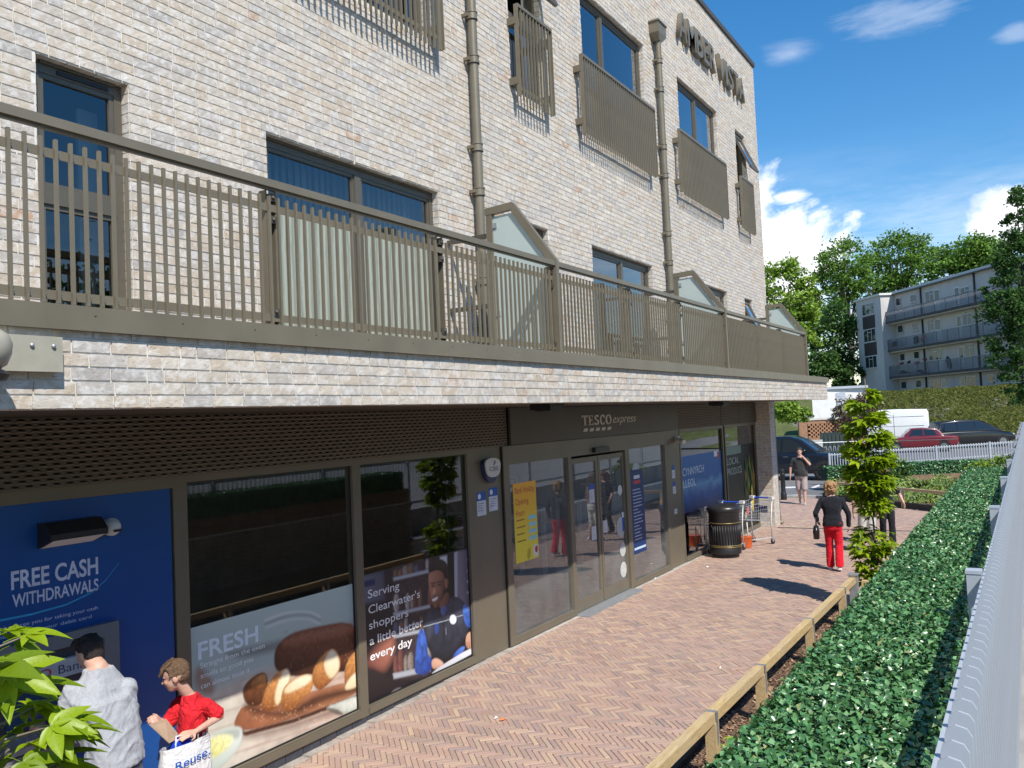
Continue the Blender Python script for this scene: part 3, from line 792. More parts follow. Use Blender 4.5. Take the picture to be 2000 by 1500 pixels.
vcm = NT('photo_print'); vcm.col(vcm.n('ShaderNodeVertexColor', layer_name='ink').outputs['Color']); vcm.set(Roughness=.5); vcm = vcm.m
def vnoise(X, Z, sc, seed):
    r_ = np.random.default_rng(seed); T = r_.random((97, 97)); u, v = X * sc % 96, Z * sc % 96; i, j = u.astype(int), v.astype(int); a, b = u - i, v - j; a = a * a * (3 - 2 * a); b = b * b * (3 - 2 * b)
    return T[i, j] * (1 - a) * (1 - b) + T[i + 1, j] * a * (1 - b) + T[i, j + 1] * (1 - a) * b + T[i + 1, j + 1] * a * b
class Print:
    """a printed photograph: a fine flat sheet whose vertices carry the ink colours, laid down as soft edged shapes"""
    def __init__(s, x0, x1, z0, z1, n, conv, y):
        s.nx = n; s.nz = int(n * (z1 - z0) / (x1 - x0)); s.y = y; s.conv = conv
        s.X, s.Z = np.meshgrid(np.linspace(x0, x1, s.nx + 1), np.linspace(z0, z1, s.nz + 1)); s.C = np.zeros(s.X.shape + (3,))
    def fill(s, c): s.C[:] = srgb(*c)
    def pt(s, p): q = hy(*s.conv(*p), s.y); return q[0], q[2]
    def blob(s, pts, c, c2=None, ang=90, soft=.006, edge=0, ew=.03, noise=0, ns=40, k=2, alpha=1.0, seed=1):
        P = [s.pt(p) for p in (smooth_loop(pts, k) if k else pts)]; X, Z = s.X, s.Z; d = np.full(X.shape, 1e9); ins = np.zeros(X.shape, bool)
        for i in range(len(P)):
            (ax, az), (bx, bz) = P[i], P[(i + 1) % len(P)]; ex, ez = bx - ax, bz - az; L2 = ex * ex + ez * ez + 1e-12; t = np.clip(((X - ax) * ex + (Z - az) * ez) / L2, 0, 1)
            d = np.minimum(d, np.hypot(X - ax - t * ex, Z - az - t * ez)); cr = ((az > Z) != (bz > Z)) & (X < (bx - ax) * (Z - az) / (bz - az + 1e-12) + ax); ins ^= cr
        sd_ = np.where(ins, d, -d); m_ = np.clip(sd_ / soft * .5 + .5, 0, 1)[..., None] * alpha
        base = np.tile(np.array(srgb(*c)), X.shape + (1,))
        if c2:
            xs_, zs_ = np.array([p[0] for p in P]), np.array([p[1] for p in P]); ca_, sa_ = math.cos(R(ang)), math.sin(R(ang)); g_ = X * ca_ + Z * sa_; gp_ = xs_ * ca_ + zs_ * sa_; u = np.clip((g_ - gp_.min()) / (np.ptp(gp_) + 1e-9), 0, 1)[..., None]; base = base * (1 - u) + np.array(srgb(*c2)) * u
        if edge: base = base * (1 - edge * np.exp(-np.maximum(sd_, 0) / ew))[..., None]
        if noise: base = base * (1 + noise * (vnoise(X, Z, ns, seed) + .5 * vnoise(X, Z, ns * 2.3, seed + 1) - .75))[..., None]
        s.C = s.C * (1 - m_) + base * m_
    def line(s, a, b, w_, c, soft=.003, alpha=1.0):
        d = Vector((b[0] - a[0], b[1] - a[1])); n_ = Vector((-d.y, d.x)).normalized() * w_ / 2; s.blob([(a[0] + n_.x, a[1] + n_.y), (b[0] + n_.x, b[1] + n_.y), (b[0] - n_.x, b[1] - n_.y), (a[0] - n_.x, a[1] - n_.y)], c, soft=soft, k=0, alpha=alpha)
    def build(s, parent):
        V = np.stack([s.X, np.full(s.X.shape, s.y), s.Z], -1).reshape(-1, 3); w_ = s.nx + 1; i, j = np.meshgrid(np.arange(s.nx), np.arange(s.nz)); a = (j * w_ + i).reshape(-1)
        me = bpy.data.meshes.new('print_sheet'); me.from_pydata(V.tolist(), [], np.stack([a, a + 1, a + w_ + 1, a + w_], 1).tolist())
        ca_ = me.color_attributes.new('ink', 'FLOAT_COLOR', 'POINT'); ca_.data.foreach_set('color', np.concatenate([np.clip(s.C, 0, 1), np.ones(s.C.shape[:2] + (1,))], -1).astype(np.float32).reshape(-1)); me.materials.append(vcm); return put('print_sheet', me, parent)
# bread poster
bp = thing('bread_poster', 'large window poster of sliced crusty bread on a board headed FRESH', 'poster', (5.6, S, .7))
L = Layer(S + .027); B = Print(4.602, 6.618, .102, 1.385, 210, Z7, S + .028)
B.fill((176, 194, 188)); B.blob([(60, 600), (870, 560), (870, 900), (60, 1100)], (200, 214, 206), (160, 180, 174), ang=-90, soft=.2, k=0)
B.blob([(20, 1190), (300, 1085), (520, 1010), (880, 955), (880, 1300), (100, 1700), (-60, 1700)], (206, 206, 192), (196, 164, 146), ang=0, soft=.05, noise=.25, ns=9, k=0)
for q in range(7): B.line((-40, 1240 + q * 75), (880, 985 + q * 62), 5, (150, 120, 104), soft=.012, alpha=.5)
for q in range(26): xq, yq = random.uniform(250, 860), random.uniform(1050, 1420); B.line((xq, yq), (xq + random.uniform(60, 190), yq - random.uniform(18, 55)), random.uniform(2, 7), random.choice([(170, 128, 112), (226, 210, 194), (150, 106, 92)]), soft=.012, alpha=.45)
B.blob([(230, 955), (300, 985), (420, 962), (560, 925), (690, 900), (690, 880), (540, 885), (400, 920), (290, 945)], (84, 76, 72), soft=.03, alpha=.6)
for o_, cc in ((0, (214, 222, 216)), (16, (150, 160, 156)), (34, (206, 214, 208))): B.blob([(420, 800 + o_), (520, 760 + o_), (640, 752 + o_), (700, 785 + o_), (685, 792 + o_), (630, 762 + o_), (530, 772 + o_), (435, 812 + o_)], cc, soft=.012, alpha=.8)
B.blob([(110, 1010), (160, 1050), (195, 1110), (180, 1160), (120, 1150), (90, 1080)], (150, 112, 92), soft=.03, noise=.5, ns=60, alpha=.8)
B.blob([(285, 1320), (340, 1345), (560, 1290), (880, 1165), (880, 1200), (560, 1320), (345, 1370)], (96, 66, 54), soft=.04, alpha=.7)
B.blob([(285, 1275), (325, 1200), (500, 1180), (880, 1075), (880, 1150), (560, 1270), (335, 1330), (285, 1305)], (150, 92, 62), (182, 124, 88), ang=30, soft=.008, noise=.3, ns=14, edge=.25, ew=.02, k=1)
B.blob([(285, 1303), (335, 1328), (560, 1268), (880, 1148), (880, 1166), (560, 1288), (338, 1348), (285, 1320)], (74, 42, 28), soft=.008, k=0)
B.blob([(470, 1000), (478, 930), (540, 868), (640, 838), (880, 796), (880, 1040), (700, 1052), (560, 1072), (485, 1045)], (66, 34, 22), (128, 74, 50), ang=78, soft=.01, edge=.45, ew=.035, noise=.45, ns=34)
B.blob([(500, 915), (560, 872), (680, 842), (880, 806), (880, 850), (700, 880), (560, 918)], (168, 112, 86), soft=.05, noise=.4, ns=50, alpha=.65)
for q in range(40): xq, yq = random.uniform(500, 860), random.uniform(850, 1030); B.blob([(xq, yq), (xq + 6, yq - 4), (xq + 9, yq + 3), (xq + 3, yq + 6)], random.choice([(44, 22, 14), (160, 104, 76)]), soft=.006, alpha=.6)
B.blob([(330, 1190), (420, 1225), (540, 1240), (660, 1150), (800, 1125), (880, 1100), (880, 1140), (700, 1190), (560, 1258), (420, 1255), (330, 1222)], (58, 30, 18), soft=.035, alpha=.85)
for pts, kind in (([(320, 1150), (335, 1100), (395, 1052), (440, 1046), (445, 1130), (415, 1205), (345, 1210)], 'k'), ([(352, 1108), (400, 1060), (438, 1054), (434, 1118), (385, 1126)], 'g'),
                  ([(410, 1190), (450, 1080), (530, 1020), (552, 1060), (545, 1130), (500, 1215), (420, 1238)], 'g'), ([(474, 1150), (510, 1045), (536, 1028), (550, 1065), (535, 1120), (494, 1205), (478, 1200)], 'c'),
                  ([(505, 1150), (530, 1100), (600, 1058), (662, 1058), (656, 1130), (600, 1190), (555, 1236), (508, 1222)], 'g'), ([(516, 1134), (545, 1098), (610, 1060), (655, 1062), (642, 1098), (580, 1132), (530, 1152)], 'c'),
                  ([(650, 1060), (670, 1000), (740, 928), (778, 955), (790, 1030), (742, 1092), (690, 1138), (660, 1115)], 'g'), ([(704, 1000), (742, 934), (772, 960), (786, 1028), (744, 1086), (718, 1055)], 'c'),
                  ([(802, 1015), (862, 935), (900, 950), (900, 1105), (808, 1142)], 'g'), ([(806, 1108), (850, 1050), (900, 1030), (900, 1100), (812, 1138)], 'c')):
    if kind == 'c': B.blob(pts, (232, 210, 164), (250, 238, 206), ang=70, soft=.014, noise=.16, ns=90, edge=.12, ew=.015)
    elif kind == 'g': B.blob(pts, (140, 78, 34), (226, 160, 92), ang=75, soft=.008, noise=.5, ns=55, edge=.35, ew=.018)
    else: B.blob(pts, (70, 36, 18), (136, 82, 46), ang=75, soft=.008, noise=.5, ns=55, edge=.3, ew=.02)
for q in range(70): xq, yq = random.uniform(340, 860), random.uniform(1190, 1290); B.blob([(xq, yq), (xq + 4, yq - 3), (xq + 6, yq + 3)], (226, 186, 140), soft=.004, k=0, alpha=.7)
B.blob([(715, 1212), (790, 1185), (880, 1150), (880, 1215), (805, 1248), (770, 1222), (730, 1228)], (196, 198, 186), (226, 226, 214), ang=60, soft=.008, edge=.3, ew=.02, noise=.25, ns=30)
B.blob([(715, 1212), (770, 1222), (805, 1248), (780, 1252), (735, 1234)], (104, 96, 86), soft=.012)
B.blob([(140, 1400), (175, 1330), (300, 1298), (328, 1320), (314, 1400), (245, 1480), (170, 1540), (120, 1530)], (176, 188, 176), (224, 230, 222), ang=60, soft=.01, edge=.2, ew=.02)
B.blob([(175, 1340), (298, 1306), (318, 1326), (300, 1370), (200, 1350)], (160, 168, 158), soft=.02, alpha=.8)
B.blob([(150, 1380), (205, 1340), (288, 1345), (262, 1402), (190, 1455), (150, 1450)], (206, 204, 120), (236, 234, 176), ang=50, soft=.02, noise=.3, ns=45)
B.build(bp)
yt = L()
fit_text('lettering', 'FRESH', 4.70, 5.35, 1.10, 1.25, yt, ink(226, 240, 250), bp, bold=.02)
for i, s_ in enumerate(('Straight from the oven', 'smells so good you', 'can almost taste it')):
    fit_text('lettering', s_, 4.72, (5.42, 5.28, 5.24)[i], 1.03 - i * .085, 1.075 - i * .085, yt, ink(240, 244, 244), bp, ref=CAP)
# staff poster
sp = thing('staff_poster', 'window poster of a smiling shop worker reading Serving Clearwater\'s shoppers', 'poster', (7.7, S, .7))
Z9 = lambda x, y: (690 + x * .34667, 1060 + y * .34667)
L = Layer(S + .027); B = Print(6.742, 8.708, .102, 1.44, 230, Z9, S + .028); rs = random.Random(3)
B.fill((32, 25, 29)); B.blob([(0, 100), (760, 60), (760, 300), (0, 400)], (44, 36, 42), soft=.25, k=0)
B.blob([(50, 185), (170, 160), (180, 320), (50, 345)], (104, 108, 124), (76, 78, 92), ang=0, soft=.03, k=0); B.blob([(58, 218), (122, 203), (124, 238), (60, 252)], (34, 46, 92), soft=.012, k=0)
B.blob([(222, 130), (440, 85), (440, 760), (225, 770)], (60, 48, 50), soft=.03, k=0, noise=.6, ns=30)
for (y0_, y1_, h_) in ((196, 150, 70), (395, 350, 120), (520, 480, 90), (742, 700, 150)):
    x = 228
    while x < 425:
        w_ = rs.uniform(16, 34); u = (x - 228) / 200; yb_ = y0_ + (y1_ - y0_) * u; c = rs.choice([(138, 84, 76), (92, 104, 128), (160, 146, 136), (60, 50, 56), (142, 106, 84), (104, 66, 62), (186, 178, 172)]); hh = h_ * rs.uniform(.6, .95)
        B.blob([(x, yb_), (x + w_, yb_ - 5), (x + w_, yb_ - hh), (x, yb_ - hh + 5)], c, tuple(int(v * .6) for v in c), ang=0, soft=.014, k=1, noise=.5, ns=60); x += w_ + rs.uniform(1, 5)
    B.line((226, y0_ + 10), (432, y1_ + 8), 18 if h_ < 140 else 30, (168, 172, 180), soft=.012)
B.blob([(528, 60), (572, 52), (574, 330), (530, 330)], (18, 16, 20), soft=.015, k=0); B.blob([(488, 80), (528, 72), (528, 130), (488, 135)], (196, 198, 204), soft=.015, k=0)
B.blob([(580, 50), (670, 30), (690, 470), (600, 470)], (126, 116, 128), (96, 86, 100), ang=0, soft=.015, k=0); B.blob([(568, 55), (586, 50), (590, 460), (574, 460)], (168, 168, 182), soft=.008, k=0)
for q, yy in enumerate((95, 160, 220, 282)): B.line((640, yy), (668, yy - 6), 12, (190, 186, 194), soft=.01, alpha=.7)
B.blob([(60, 700), (120, 600), (190, 545), (232, 530), (222, 650), (165, 735), (75, 690)], (122, 70, 60), (176, 112, 92), ang=20, soft=.06); B.blob([(60, 705), (130, 712), (230, 780), (222, 850), (60, 930)], (26, 21, 23), (46, 38, 40), ang=90, soft=.02); B.blob([(212, 850), (262, 820), (280, 845), (230, 870)], (190, 180, 180), soft=.03, alpha=.8)
B.blob([(478, 350), (530, 265), (545, 312), (525, 352), (500, 385)], (96, 62, 50), (140, 94, 74), ang=160, soft=.01)
B.blob([(388, 425), (425, 365), (468, 372), (505, 408), (545, 300), (600, 308), (642, 360), (658, 480), (612, 560), (522, 675), (440, 645), (400, 525)], (30, 32, 42), (62, 66, 80), ang=65, soft=.008, edge=.25, ew=.03, noise=.5, ns=16)
B.blob([(400, 430), (430, 390), (455, 420), (440, 520), (420, 560)], (78, 82, 96), soft=.04, alpha=.6); B.blob([(565, 330), (600, 325), (625, 400), (600, 470), (575, 420)], (74, 78, 94), soft=.04, alpha=.6)
B.blob([(455, 465), (480, 442), (484, 500), (462, 522)], (48, 72, 140), soft=.012); B.blob([(486, 378), (520, 345), (532, 380), (506, 420)], (96, 116, 172), (60, 76, 130), ang=0, soft=.01)
B.blob([(345, 705), (353, 565), (375, 480), (400, 492), (416, 560), (420, 640), (452, 650), (442, 722), (392, 748), (350, 738)], (30, 56, 130), (70, 108, 196), ang=120, soft=.008, edge=.3, ew=.02, noise=.7, ns=22)
B.blob([(612, 352), (640, 345), (674, 440), (670, 482), (630, 470)], (44, 76, 160), (84, 122, 206), ang=100, soft=.008, noise=.5, ns=22); B.blob([(556, 645), (596, 592), (632, 580), (622, 612), (580, 650)], (50, 88, 180), (88, 128, 210), ang=60, soft=.01, noise=.4, ns=25)
B.blob([(422, 180), (440, 158), (495, 148), (518, 190), (514, 250), (492, 330), (466, 374), (445, 348), (431, 285), (424, 230)], (184, 130, 104), (120, 78, 62), ang=-12, soft=.008, edge=.18, ew=.02)
B.blob([(512, 200), (536, 198), (534, 250), (518, 264)], (160, 108, 88), (110, 70, 58), ang=0, soft=.008); B.blob([(443, 300), (492, 282), (500, 320), (468, 376), (444, 350)], (84, 56, 48), soft=.03, alpha=.5); B.blob([(500, 190), (516, 196), (512, 270), (496, 300)], (84, 54, 44), soft=.03, alpha=.5)
B.blob([(422, 172), (426, 116), (462, 88), (516, 96), (540, 148), (534, 205), (516, 202), (504, 164), (470, 152), (440, 166)], (20, 15, 15), (58, 46, 44), ang=80, soft=.008, noise=.9, ns=60)
for ex, ey in ((450, 243), (486, 236)): B.blob([(ex - 12, ey), (ex, ey - 6), (ex + 12, ey - 1), (ex, ey + 6)], (34, 22, 20), soft=.007); B.line((ex - 14, ey - 15), (ex + 14, ey - 17), 6, (32, 22, 20), soft=.007); B.blob([(ex - 16, ey - 8), (ex + 16, ey - 10), (ex + 14, ey + 10), (ex - 12, ey + 12)], (92, 60, 50), soft=.02, alpha=.4)
B.blob([(456, 240), (466, 290), (452, 300), (444, 290)], (206, 152, 124), soft=.012, alpha=.8); B.blob([(446, 294), (466, 288), (466, 298), (450, 303)], (96, 60, 50), soft=.008, alpha=.7); B.blob([(440, 318), (470, 303), (482, 304), (466, 326), (448, 332)], (232, 224, 218), soft=.006); B.line((438, 316), (482, 300), 4, (110, 58, 52), soft=.006)
B.blob([(438, 662), (470, 645), (518, 682), (480, 706), (444, 714)], (196, 146, 120), (226, 180, 154), ang=60, soft=.008, edge=.2, ew=.015); B.blob([(634, 522), (660, 495), (680, 530), (678, 590), (650, 602), (632, 580)], (190, 138, 112), (222, 176, 150), ang=80, soft=.008, edge=.2, ew=.015)
for q in range(3): B.line((640 + q * 12, 560), (644 + q * 12, 598), 3, (140, 92, 74), soft=.006)
B.blob([(440, 730), (560, 652), (640, 604), (690, 588), (690, 615), (560, 684), (452, 750)], (196, 194, 200), (234, 234, 238), ang=45, soft=.006, k=1)
B.blob([(562 + 20 * math.cos(q * .5236), 432 + 28 * math.sin(q * .5236)) for q in range(12)], (228, 231, 238), soft=.005); B.line((395, 474), (545, 432), 4, (176, 182, 194)); B.line((580, 418), (618, 408), 4, (176, 182, 194)); B.line((508, 440), (512, 560), 3, (18, 18, 24)); B.line((522, 478), (524, 520), 3, (150, 154, 164))
B.build(sp)
tm = ink(232, 230, 228); yt = L()
for i, (s_, x1) in enumerate((('Serving', 7.36), ("Clearwater's", 7.72), ('shoppers', 7.50), ('a little better', 7.76), ('every day', 7.55))):
    z = 1.185 - i * .163
    fit_text('lettering', s_, 6.84, x1, z, z + .088, yt, tm, sp, ref=CAP, bold=.016 if i > 2 else .004)
# yellow opening hours poster
yp = thing('opening_hours_poster', 'yellow Bank Holiday Opening Hours poster inside the entrance glass', 'poster', (10.1, S, 1.6))
L = Layer(S - .001); x0, x1, z0, z1 = 9.80, 10.42, 1.05, 2.13
ym = NT('yellow_print'); ys = ym.n('ShaderNodeSeparateXYZ'); ym.l(ym.pos(), ys.inputs[0])
ym.col(ym.mix(ym.maprange(ys.outputs[2], 1.3, 2.0), srgb(236, 214, 60), srgb(240, 176, 44))); ym.set(Roughness=.5)
rect(x0, x1, z0, z1, L(), ym.m, yp, 'print_sheet'); red = ink(186, 46, 60); yl = L()
for i, (s_, e) in enumerate((('Bank Holiday', 10.38), ('Opening', 10.20), ('Hours', 10.08))): fit_text('lettering', s_, 9.85, e, 1.99 - i * .155, 2.075 - i * .155, yl, red, yp, ref=CAP)
for i in range(4):
    rect(10.18, 10.39, 1.60 - i * .095, 1.66 - i * .095, yl, ink(150, 206, 206), yp); rect(9.86, 10.06 + .03 * (i % 2), 1.615 - i * .095, 1.632 - i * .095, yl, ink(150, 110, 40), yp)
disc(10.34, 1.16, .075, .09, L(), ink(226, 222, 214), yp); disc(10.36, 1.17, .04, .05, L(), ink(190, 60, 56), yp)
for a in range(6):
    t = R(100 + a * 22); MB().poly([(10.2, L(), 1.12), (10.2 + .11 * math.cos(t), L.y, 1.12 + .11 * math.sin(t)), (10.2 + .10 * math.cos(t + .12), L.y, 1.12 + .10 * math.sin(t + .12))]).build('print_shape', ink(60, 104, 60), yp)
# blue list poster right of the doors
qp = thing('offer_poster', 'tall navy blue poster with lines of white print right of the sliding doors', 'poster', (14.0, S, 1.2))
L = Layer(S - .002); rect(13.72, 14.30, .55, 2.02, L(), ink(18, 52, 104), qp, 'print_sheet'); yl = L()
disc(14.0, 2.02, .16, .12, S - .001, ink(170, 180, 190), qp)
rect(13.88, 14.14, 1.86, 1.92, yl, ink(210, 214, 222), qp); rect(13.86, 14.16, 1.77, 1.83, yl, ink(200, 60, 60), qp)
rs = random.Random(5)
for i in range(16): rect(13.80, 13.80 + rs.uniform(.2, .42), 1.66 - i * .058, 1.678 - i * .058, yl, ink(170, 186, 210), qp)
rect(13.76, 14.27, .62, .66, yl, ink(190, 208, 230), qp)
# blue wales scenery poster and produce poster in the far windows
wp = thing('scenery_poster', 'wide blue seascape poster reading CYNNYRCH LLEOL behind the waste bin', 'poster', (17.6, S, 1.4))
L = Layer(S + .029); sm = NT('seascape_print'); s3 = sm.n('ShaderNodeSeparateXYZ'); sm.l(sm.pos(), s3.inputs[0])
zz = sm.math('ADD', s3.outputs[2], sm.math('MULTIPLY', sm.noise(2.5, 5, .6, vec=sm.pos()), .5))
sm.col(sm.ramp(sm.maprange(zz, 1.2, 2.5), [(0, srgb(16, 44, 92)), (.25, srgb(28, 84, 150)), (.42, srgb(94, 150, 190)), (.5, srgb(36, 96, 160)), (1, srgb(34, 104, 176))])); sm.set(Roughness=.5)
rect(16.30, 18.95, .95, 2.10, L(), sm.m, wp, 'print_sheet'); yl = L()
fit_text('lettering', 'CYNNYRCH', 16.42, 17.72, 1.70, 1.86, yl, ink(206, 216, 224), wp); fit_text('lettering', 'LLEOL', 16.42, 17.18, 1.46, 1.62, yl, ink(206, 216, 224), wp)
shape([(18.4, 0), (18.4, 0), (18.4, 0)], yl, ink(216, 218, 220), wp, lambda a, b: (1400, 880)) if False else None
rect(18.45, 18.80, 1.98, 2.10, yl, ink(220, 222, 224), wp); rect(18.68, 18.80, 1.92, 2.08, L(), ink(190, 62, 52), wp)
lp = thing('produce_poster', 'dark window poster with corn cobs and pale print beside the corner pier', 'poster', (20.4, S, 1.2))
L = Layer(S + .029); dk = ink(34, 34, 26, var=.4, sc=3); rect(19.26, 21.62, .12, 2.15, L(), dk, lp, 'print_sheet')
rect(19.3, 20.5, 1.95, 2.14, L(), ink(120, 140, 128), lp); yl = L(); fit_text('lettering', 'LOCAL', 19.36, 20.3, 1.72, 1.88, yl, ink(160, 176, 164), lp); fit_text('lettering', 'PRODUCE', 19.36, 20.5, 1.48, 1.64, yl, ink(160, 176, 164), lp)
rs = random.Random(9)
for i in range(26):
    cx = rs.uniform(20.7, 21.5); cz = rs.uniform(.95, 1.75); a = rs.uniform(-.5, .5); l_ = rs.uniform(.18, .34)
    c = rs.choice([(64, 108, 44), (48, 92, 40), (150, 110, 50), (120, 140, 60), (84, 70, 36)]); y_ = L()
    MB().poly([(cx, y_, cz - l_), (cx + .07, y_, cz - l_ * .3), (cx + a * .4 + .03, y_, cz + l_), (cx - .06, y_, cz - l_ * .2)]).build('print_shape', ink(*c), lp)
y_ = L(); MB().poly([(21.2 + .10 * math.sin(t), y_, .78 + .34 * math.cos(t)) for t in [i * .45 for i in range(14)]]).build('print_shape', ink(226, 196, 60), lp)
y_ = L(); disc(20.75, .52, .12, .10, y_, ink(200, 64, 36), lp); disc(20.55, .42, .09, .08, L(), ink(186, 176, 150), lp)
# stickers and notices
for i, (x, z) in enumerate(((8.90, 1.80), (9.18, 1.83))):
    nt = thing('wall_notice', 'white A4 notice with a blue header ' + ('left of its twin on the bronze panel' if i == 0 else 'right of its twin on the bronze panel'), 'notice', (x, S, z))
    rect(x, x + .21, z, z + .30, S - .0135, ink(206, 210, 222), nt, 'sheet'); rect(x, x + .21, z + .19, z + .30, S - .0145, ink(24, 84, 170), nt, 'header'); disc(x + .06, z + .245, .035, .035, S - .0155, ink(226, 232, 240), nt, name='emblem')
    for k in range(4): rect(x + .02, x + .02 + (.15, .10, .13, .12)[k], z + .15 - k * .03, z + .158 - k * .03, S - .0145, ink(110, 116, 132), nt, 'print_line')
for i, (x, z, h) in enumerate(((15.72, 1.72, .16), (15.72, 1.42, .14), (15.74, 1.02, .1))):
    nt = thing('door_notice', ('upper', 'middle', 'lowest')[i] + ' small white notice on the panel right of the entrance', 'notice', (x, S, z))
    rect(x, x + .16, z, z + h, S - .0135, ink(206, 208, 214), nt, 'sheet'); rect(x, x + .16, z + h, z + h + .09, S - .0135, ink(24, 80, 160), nt, 'header') if i < 2 else None
    for k in range(3): rect(x + .02, x + .12, z + h * .7 - k * .03, z + h * .7 + .008 - k * .03, S - .0145, ink(120, 124, 136), nt, 'print_line')
yg = yD + .046
for i, (x, z, rx, c) in enumerate(((13.24, 1.95, .13, (70, 80, 82)), (13.28, 1.72, .09, (200, 204, 206)), (13.24, 1.10, .17, (176, 180, 176)), (13.28, .72, .12, (186, 188, 184)), (13.27, .38, .13, (190, 192, 188)))):
    tag(disc(x, z, rx, rx, yg, ink(*c), None, name='round_sticker'), ('dark round sticker at the top of the right sliding door', 'small white round sticker high on the right sliding door', 'large pale round sticker mid height on the right sliding door', 'pale round sticker below the large one on the right door', 'lowest pale round sticker on the right sliding door')[i], 'sticker')
for i, (x, z, w_, h) in enumerate(((12.10, 1.62, .19, .30), (12.12, 1.03, .17, .22), (12.55, 1.09, .16, .2), (13.30, 1.02, .12, .32))):
    nt = thing('door_sticker', ('white notice with blue top on the left sliding door', 'plain white slip low on the left sliding door', 'plain white slip on the right sliding door', 'blue topped label over the large round sticker')[i], 'sticker', (x, yg, z))
    rect(x, x + w_, z, z + h, yg - .0012 * (i == 3), ink(196, 200, 206) if i < 3 else ink(30, 84, 168), nt, 'sheet')
    if i in (0, 3): rect(x, x + w_, z + h * .72, z + h, yg - .0022, ink(30, 86, 170) if i == 0 else ink(206, 212, 220), nt, 'header')
# alarm box
ab = thing('alarm_box', 'white and navy burglar alarm box with CBE lettering on the bronze panel', 'alarm box', (9.2, S, 2.4))
def slab(pts, y0, y1): return MB().prism([(a, y0, b) for a, b in pts], (0, y1 - y0, 0))
slab(smooth_loop([(9.0, 2.52), (9.38, 2.50), (9.37, 2.34), (9.26, 2.20), (9.12, 2.20), (9.02, 2.34)], 2), S - .012, S - .07).build('navy_body', plain('navy_plastic', (.02, .03, .09), .35), ab)
slab(smooth_loop([(9.02, 2.53), (9.38, 2.51), (9.36, 2.33), (9.27, 2.27), (9.10, 2.28), (9.04, 2.36)], 2), S - .071, S - .095).build('white_cover', MAT['white'], ab)
fit_text('lettering', 'CBE', 9.10, 9.32, 2.355, 2.41, S - .0955, ink(50, 50, 90), ab)
m = MB(); m.tube([(9.2, S - .0957, 2.43), (9.25, S - .0957, 2.47), (9.22, S - .0957, 2.48)], .008, 6); m.build('emblem', ink(90, 60, 90), ab)
# --- cash machine bay
atm = thing('cash_machine', 'grey cash machine set in a blue panel reading FREE CASH WITHDRAWALS', 'cash machine', (3.4, S, 0))
bluem = plain('blue_acm_panel', (0.003, 0.066, 0.27), .38, 0, .05, 2)
yA = S - .02
m = MB(); m.box(1.4, yA, .02, 4.44, S + .05, 2.565); m.build('blue_panel', bluem, atm)
m = MB(); m.box(4.46, S - .03, .0, 4.54, S + .09, HEAD + .06); m.box(1.4, S - .03, 2.567, 4.46, S + .09, HEAD + .06); m.box(1.4, S - .03, 0, 4.46, S + .06, .02); m.build('bay_frame', F, bld)
lw = ink(198, 204, 226)
fit_text('lettering', 'FREE CASH', 3.165, 3.80, 1.985, 2.115, yA - .001, lw, atm, bold=.022); fit_text('lettering', 'WITHDRAWALS', 3.17, 3.80, 1.865, 1.955, yA - .001, lw, atm, bold=.018)
fit_text('lettering', "We won't charge you for taking your cash", 2.93, 3.79, 1.727, 1.752, yA - .001, lw, atm, ref=CAP); fit_text('lettering', 'out when you use your debit card', 2.93, 3.74, 1.672, 1.697, yA - .001, lw, atm, ref=CAP)
m = MB(); pts = [(3.0, 1.80), (3.3, 1.795), (3.55, 1.81), (3.75, 1.86), (3.86, 1.93), (3.97, 2.04)]
for i in range(len(pts) - 1):
    a, b = pts[i], pts[i + 1]; k = .008 - .001 * i; m.poly([(a[0], yA - .001, a[1] - k), (b[0], yA - .001, b[1] - k + .001), (b[0], yA - .001, b[1] + k - .001), (a[0], yA - .001, a[1] + k)])
m.build('curved_stripe', ink(40, 150, 200), atm)
gm = plain('atm_grey', (0.17, 0.175, 0.19), .4, 0, .06); gd = plain('atm_dark', (0.055, 0.057, 0.065), .35)
m = MB()      # surround as four pieces round a recess
a0, a1, b0, b1 = 2.75, 3.92, .78, 1.62
m.box(a0, yA - .06, b0, a0 + .12, yA, b1); m.box(a1 - .12, yA - .06, b0, a1, yA, b1); m.box(a0 + .12, yA - .06, b1 - .10, a1 - .12, yA, b1); m.box(a0 + .12, yA - .10, b0, a1 - .12, yA, b0 + .10)
m.build('surround', gm, atm)
m = MB(); m.box(a0 + .12, yA - .012, b0 + .10, a1 - .12, yA - .001, b1 - .10); m.build('recess', gd, atm)
m = MB(); m.box(2.95, yA - .055, 1.315, 3.72, yA - .013, 1.44); m.build('brand_strip', ink(176, 178, 182), atm)
fit_text('lettering', 'TESCO', 3.05, 3.40, 1.345, 1.405, yA - .056, ink(190, 50, 60), atm, bold=.01); fit_text('lettering', 'Bank', 3.45, 3.66, 1.345, 1.405, yA - .056, ink(50, 56, 90), atm)
rect(3.05, 3.40, 1.328, 1.336, yA - .056, ink(40, 70, 150), atm)
m = MB(); m.box(3.10, yA - .03, 1.03, 3.45, yA - .013, 1.29); m.build('screen', plain('atm_screen', (.03, .06, .12), .15), atm)
m = MB(); m.prism([(2.95, yA - .012, .90), (2.95, yA - .12, .90), (2.95, yA - .12, .94), (2.95, yA - .012, 1.0)], (.75, 0, 0)); m.build('keypad_shelf', plain('atm_shelf', (.42, .42, .43), .35, .5), atm)
m = MB()
for i in range(4):
    for j in range(4): m.box(3.15 + i * .05, yA - .10 + j * .02, .945 + j * .012, 3.19 + i * .05, yA - .086 + j * .02, .957 + j * .012)
m.build('keypad', MAT['steel'], atm)
bl = thing('bulkhead_light', 'black wedge shaped bulkhead light above the cash machine lettering', 'light', (3.56, S, 2.3))
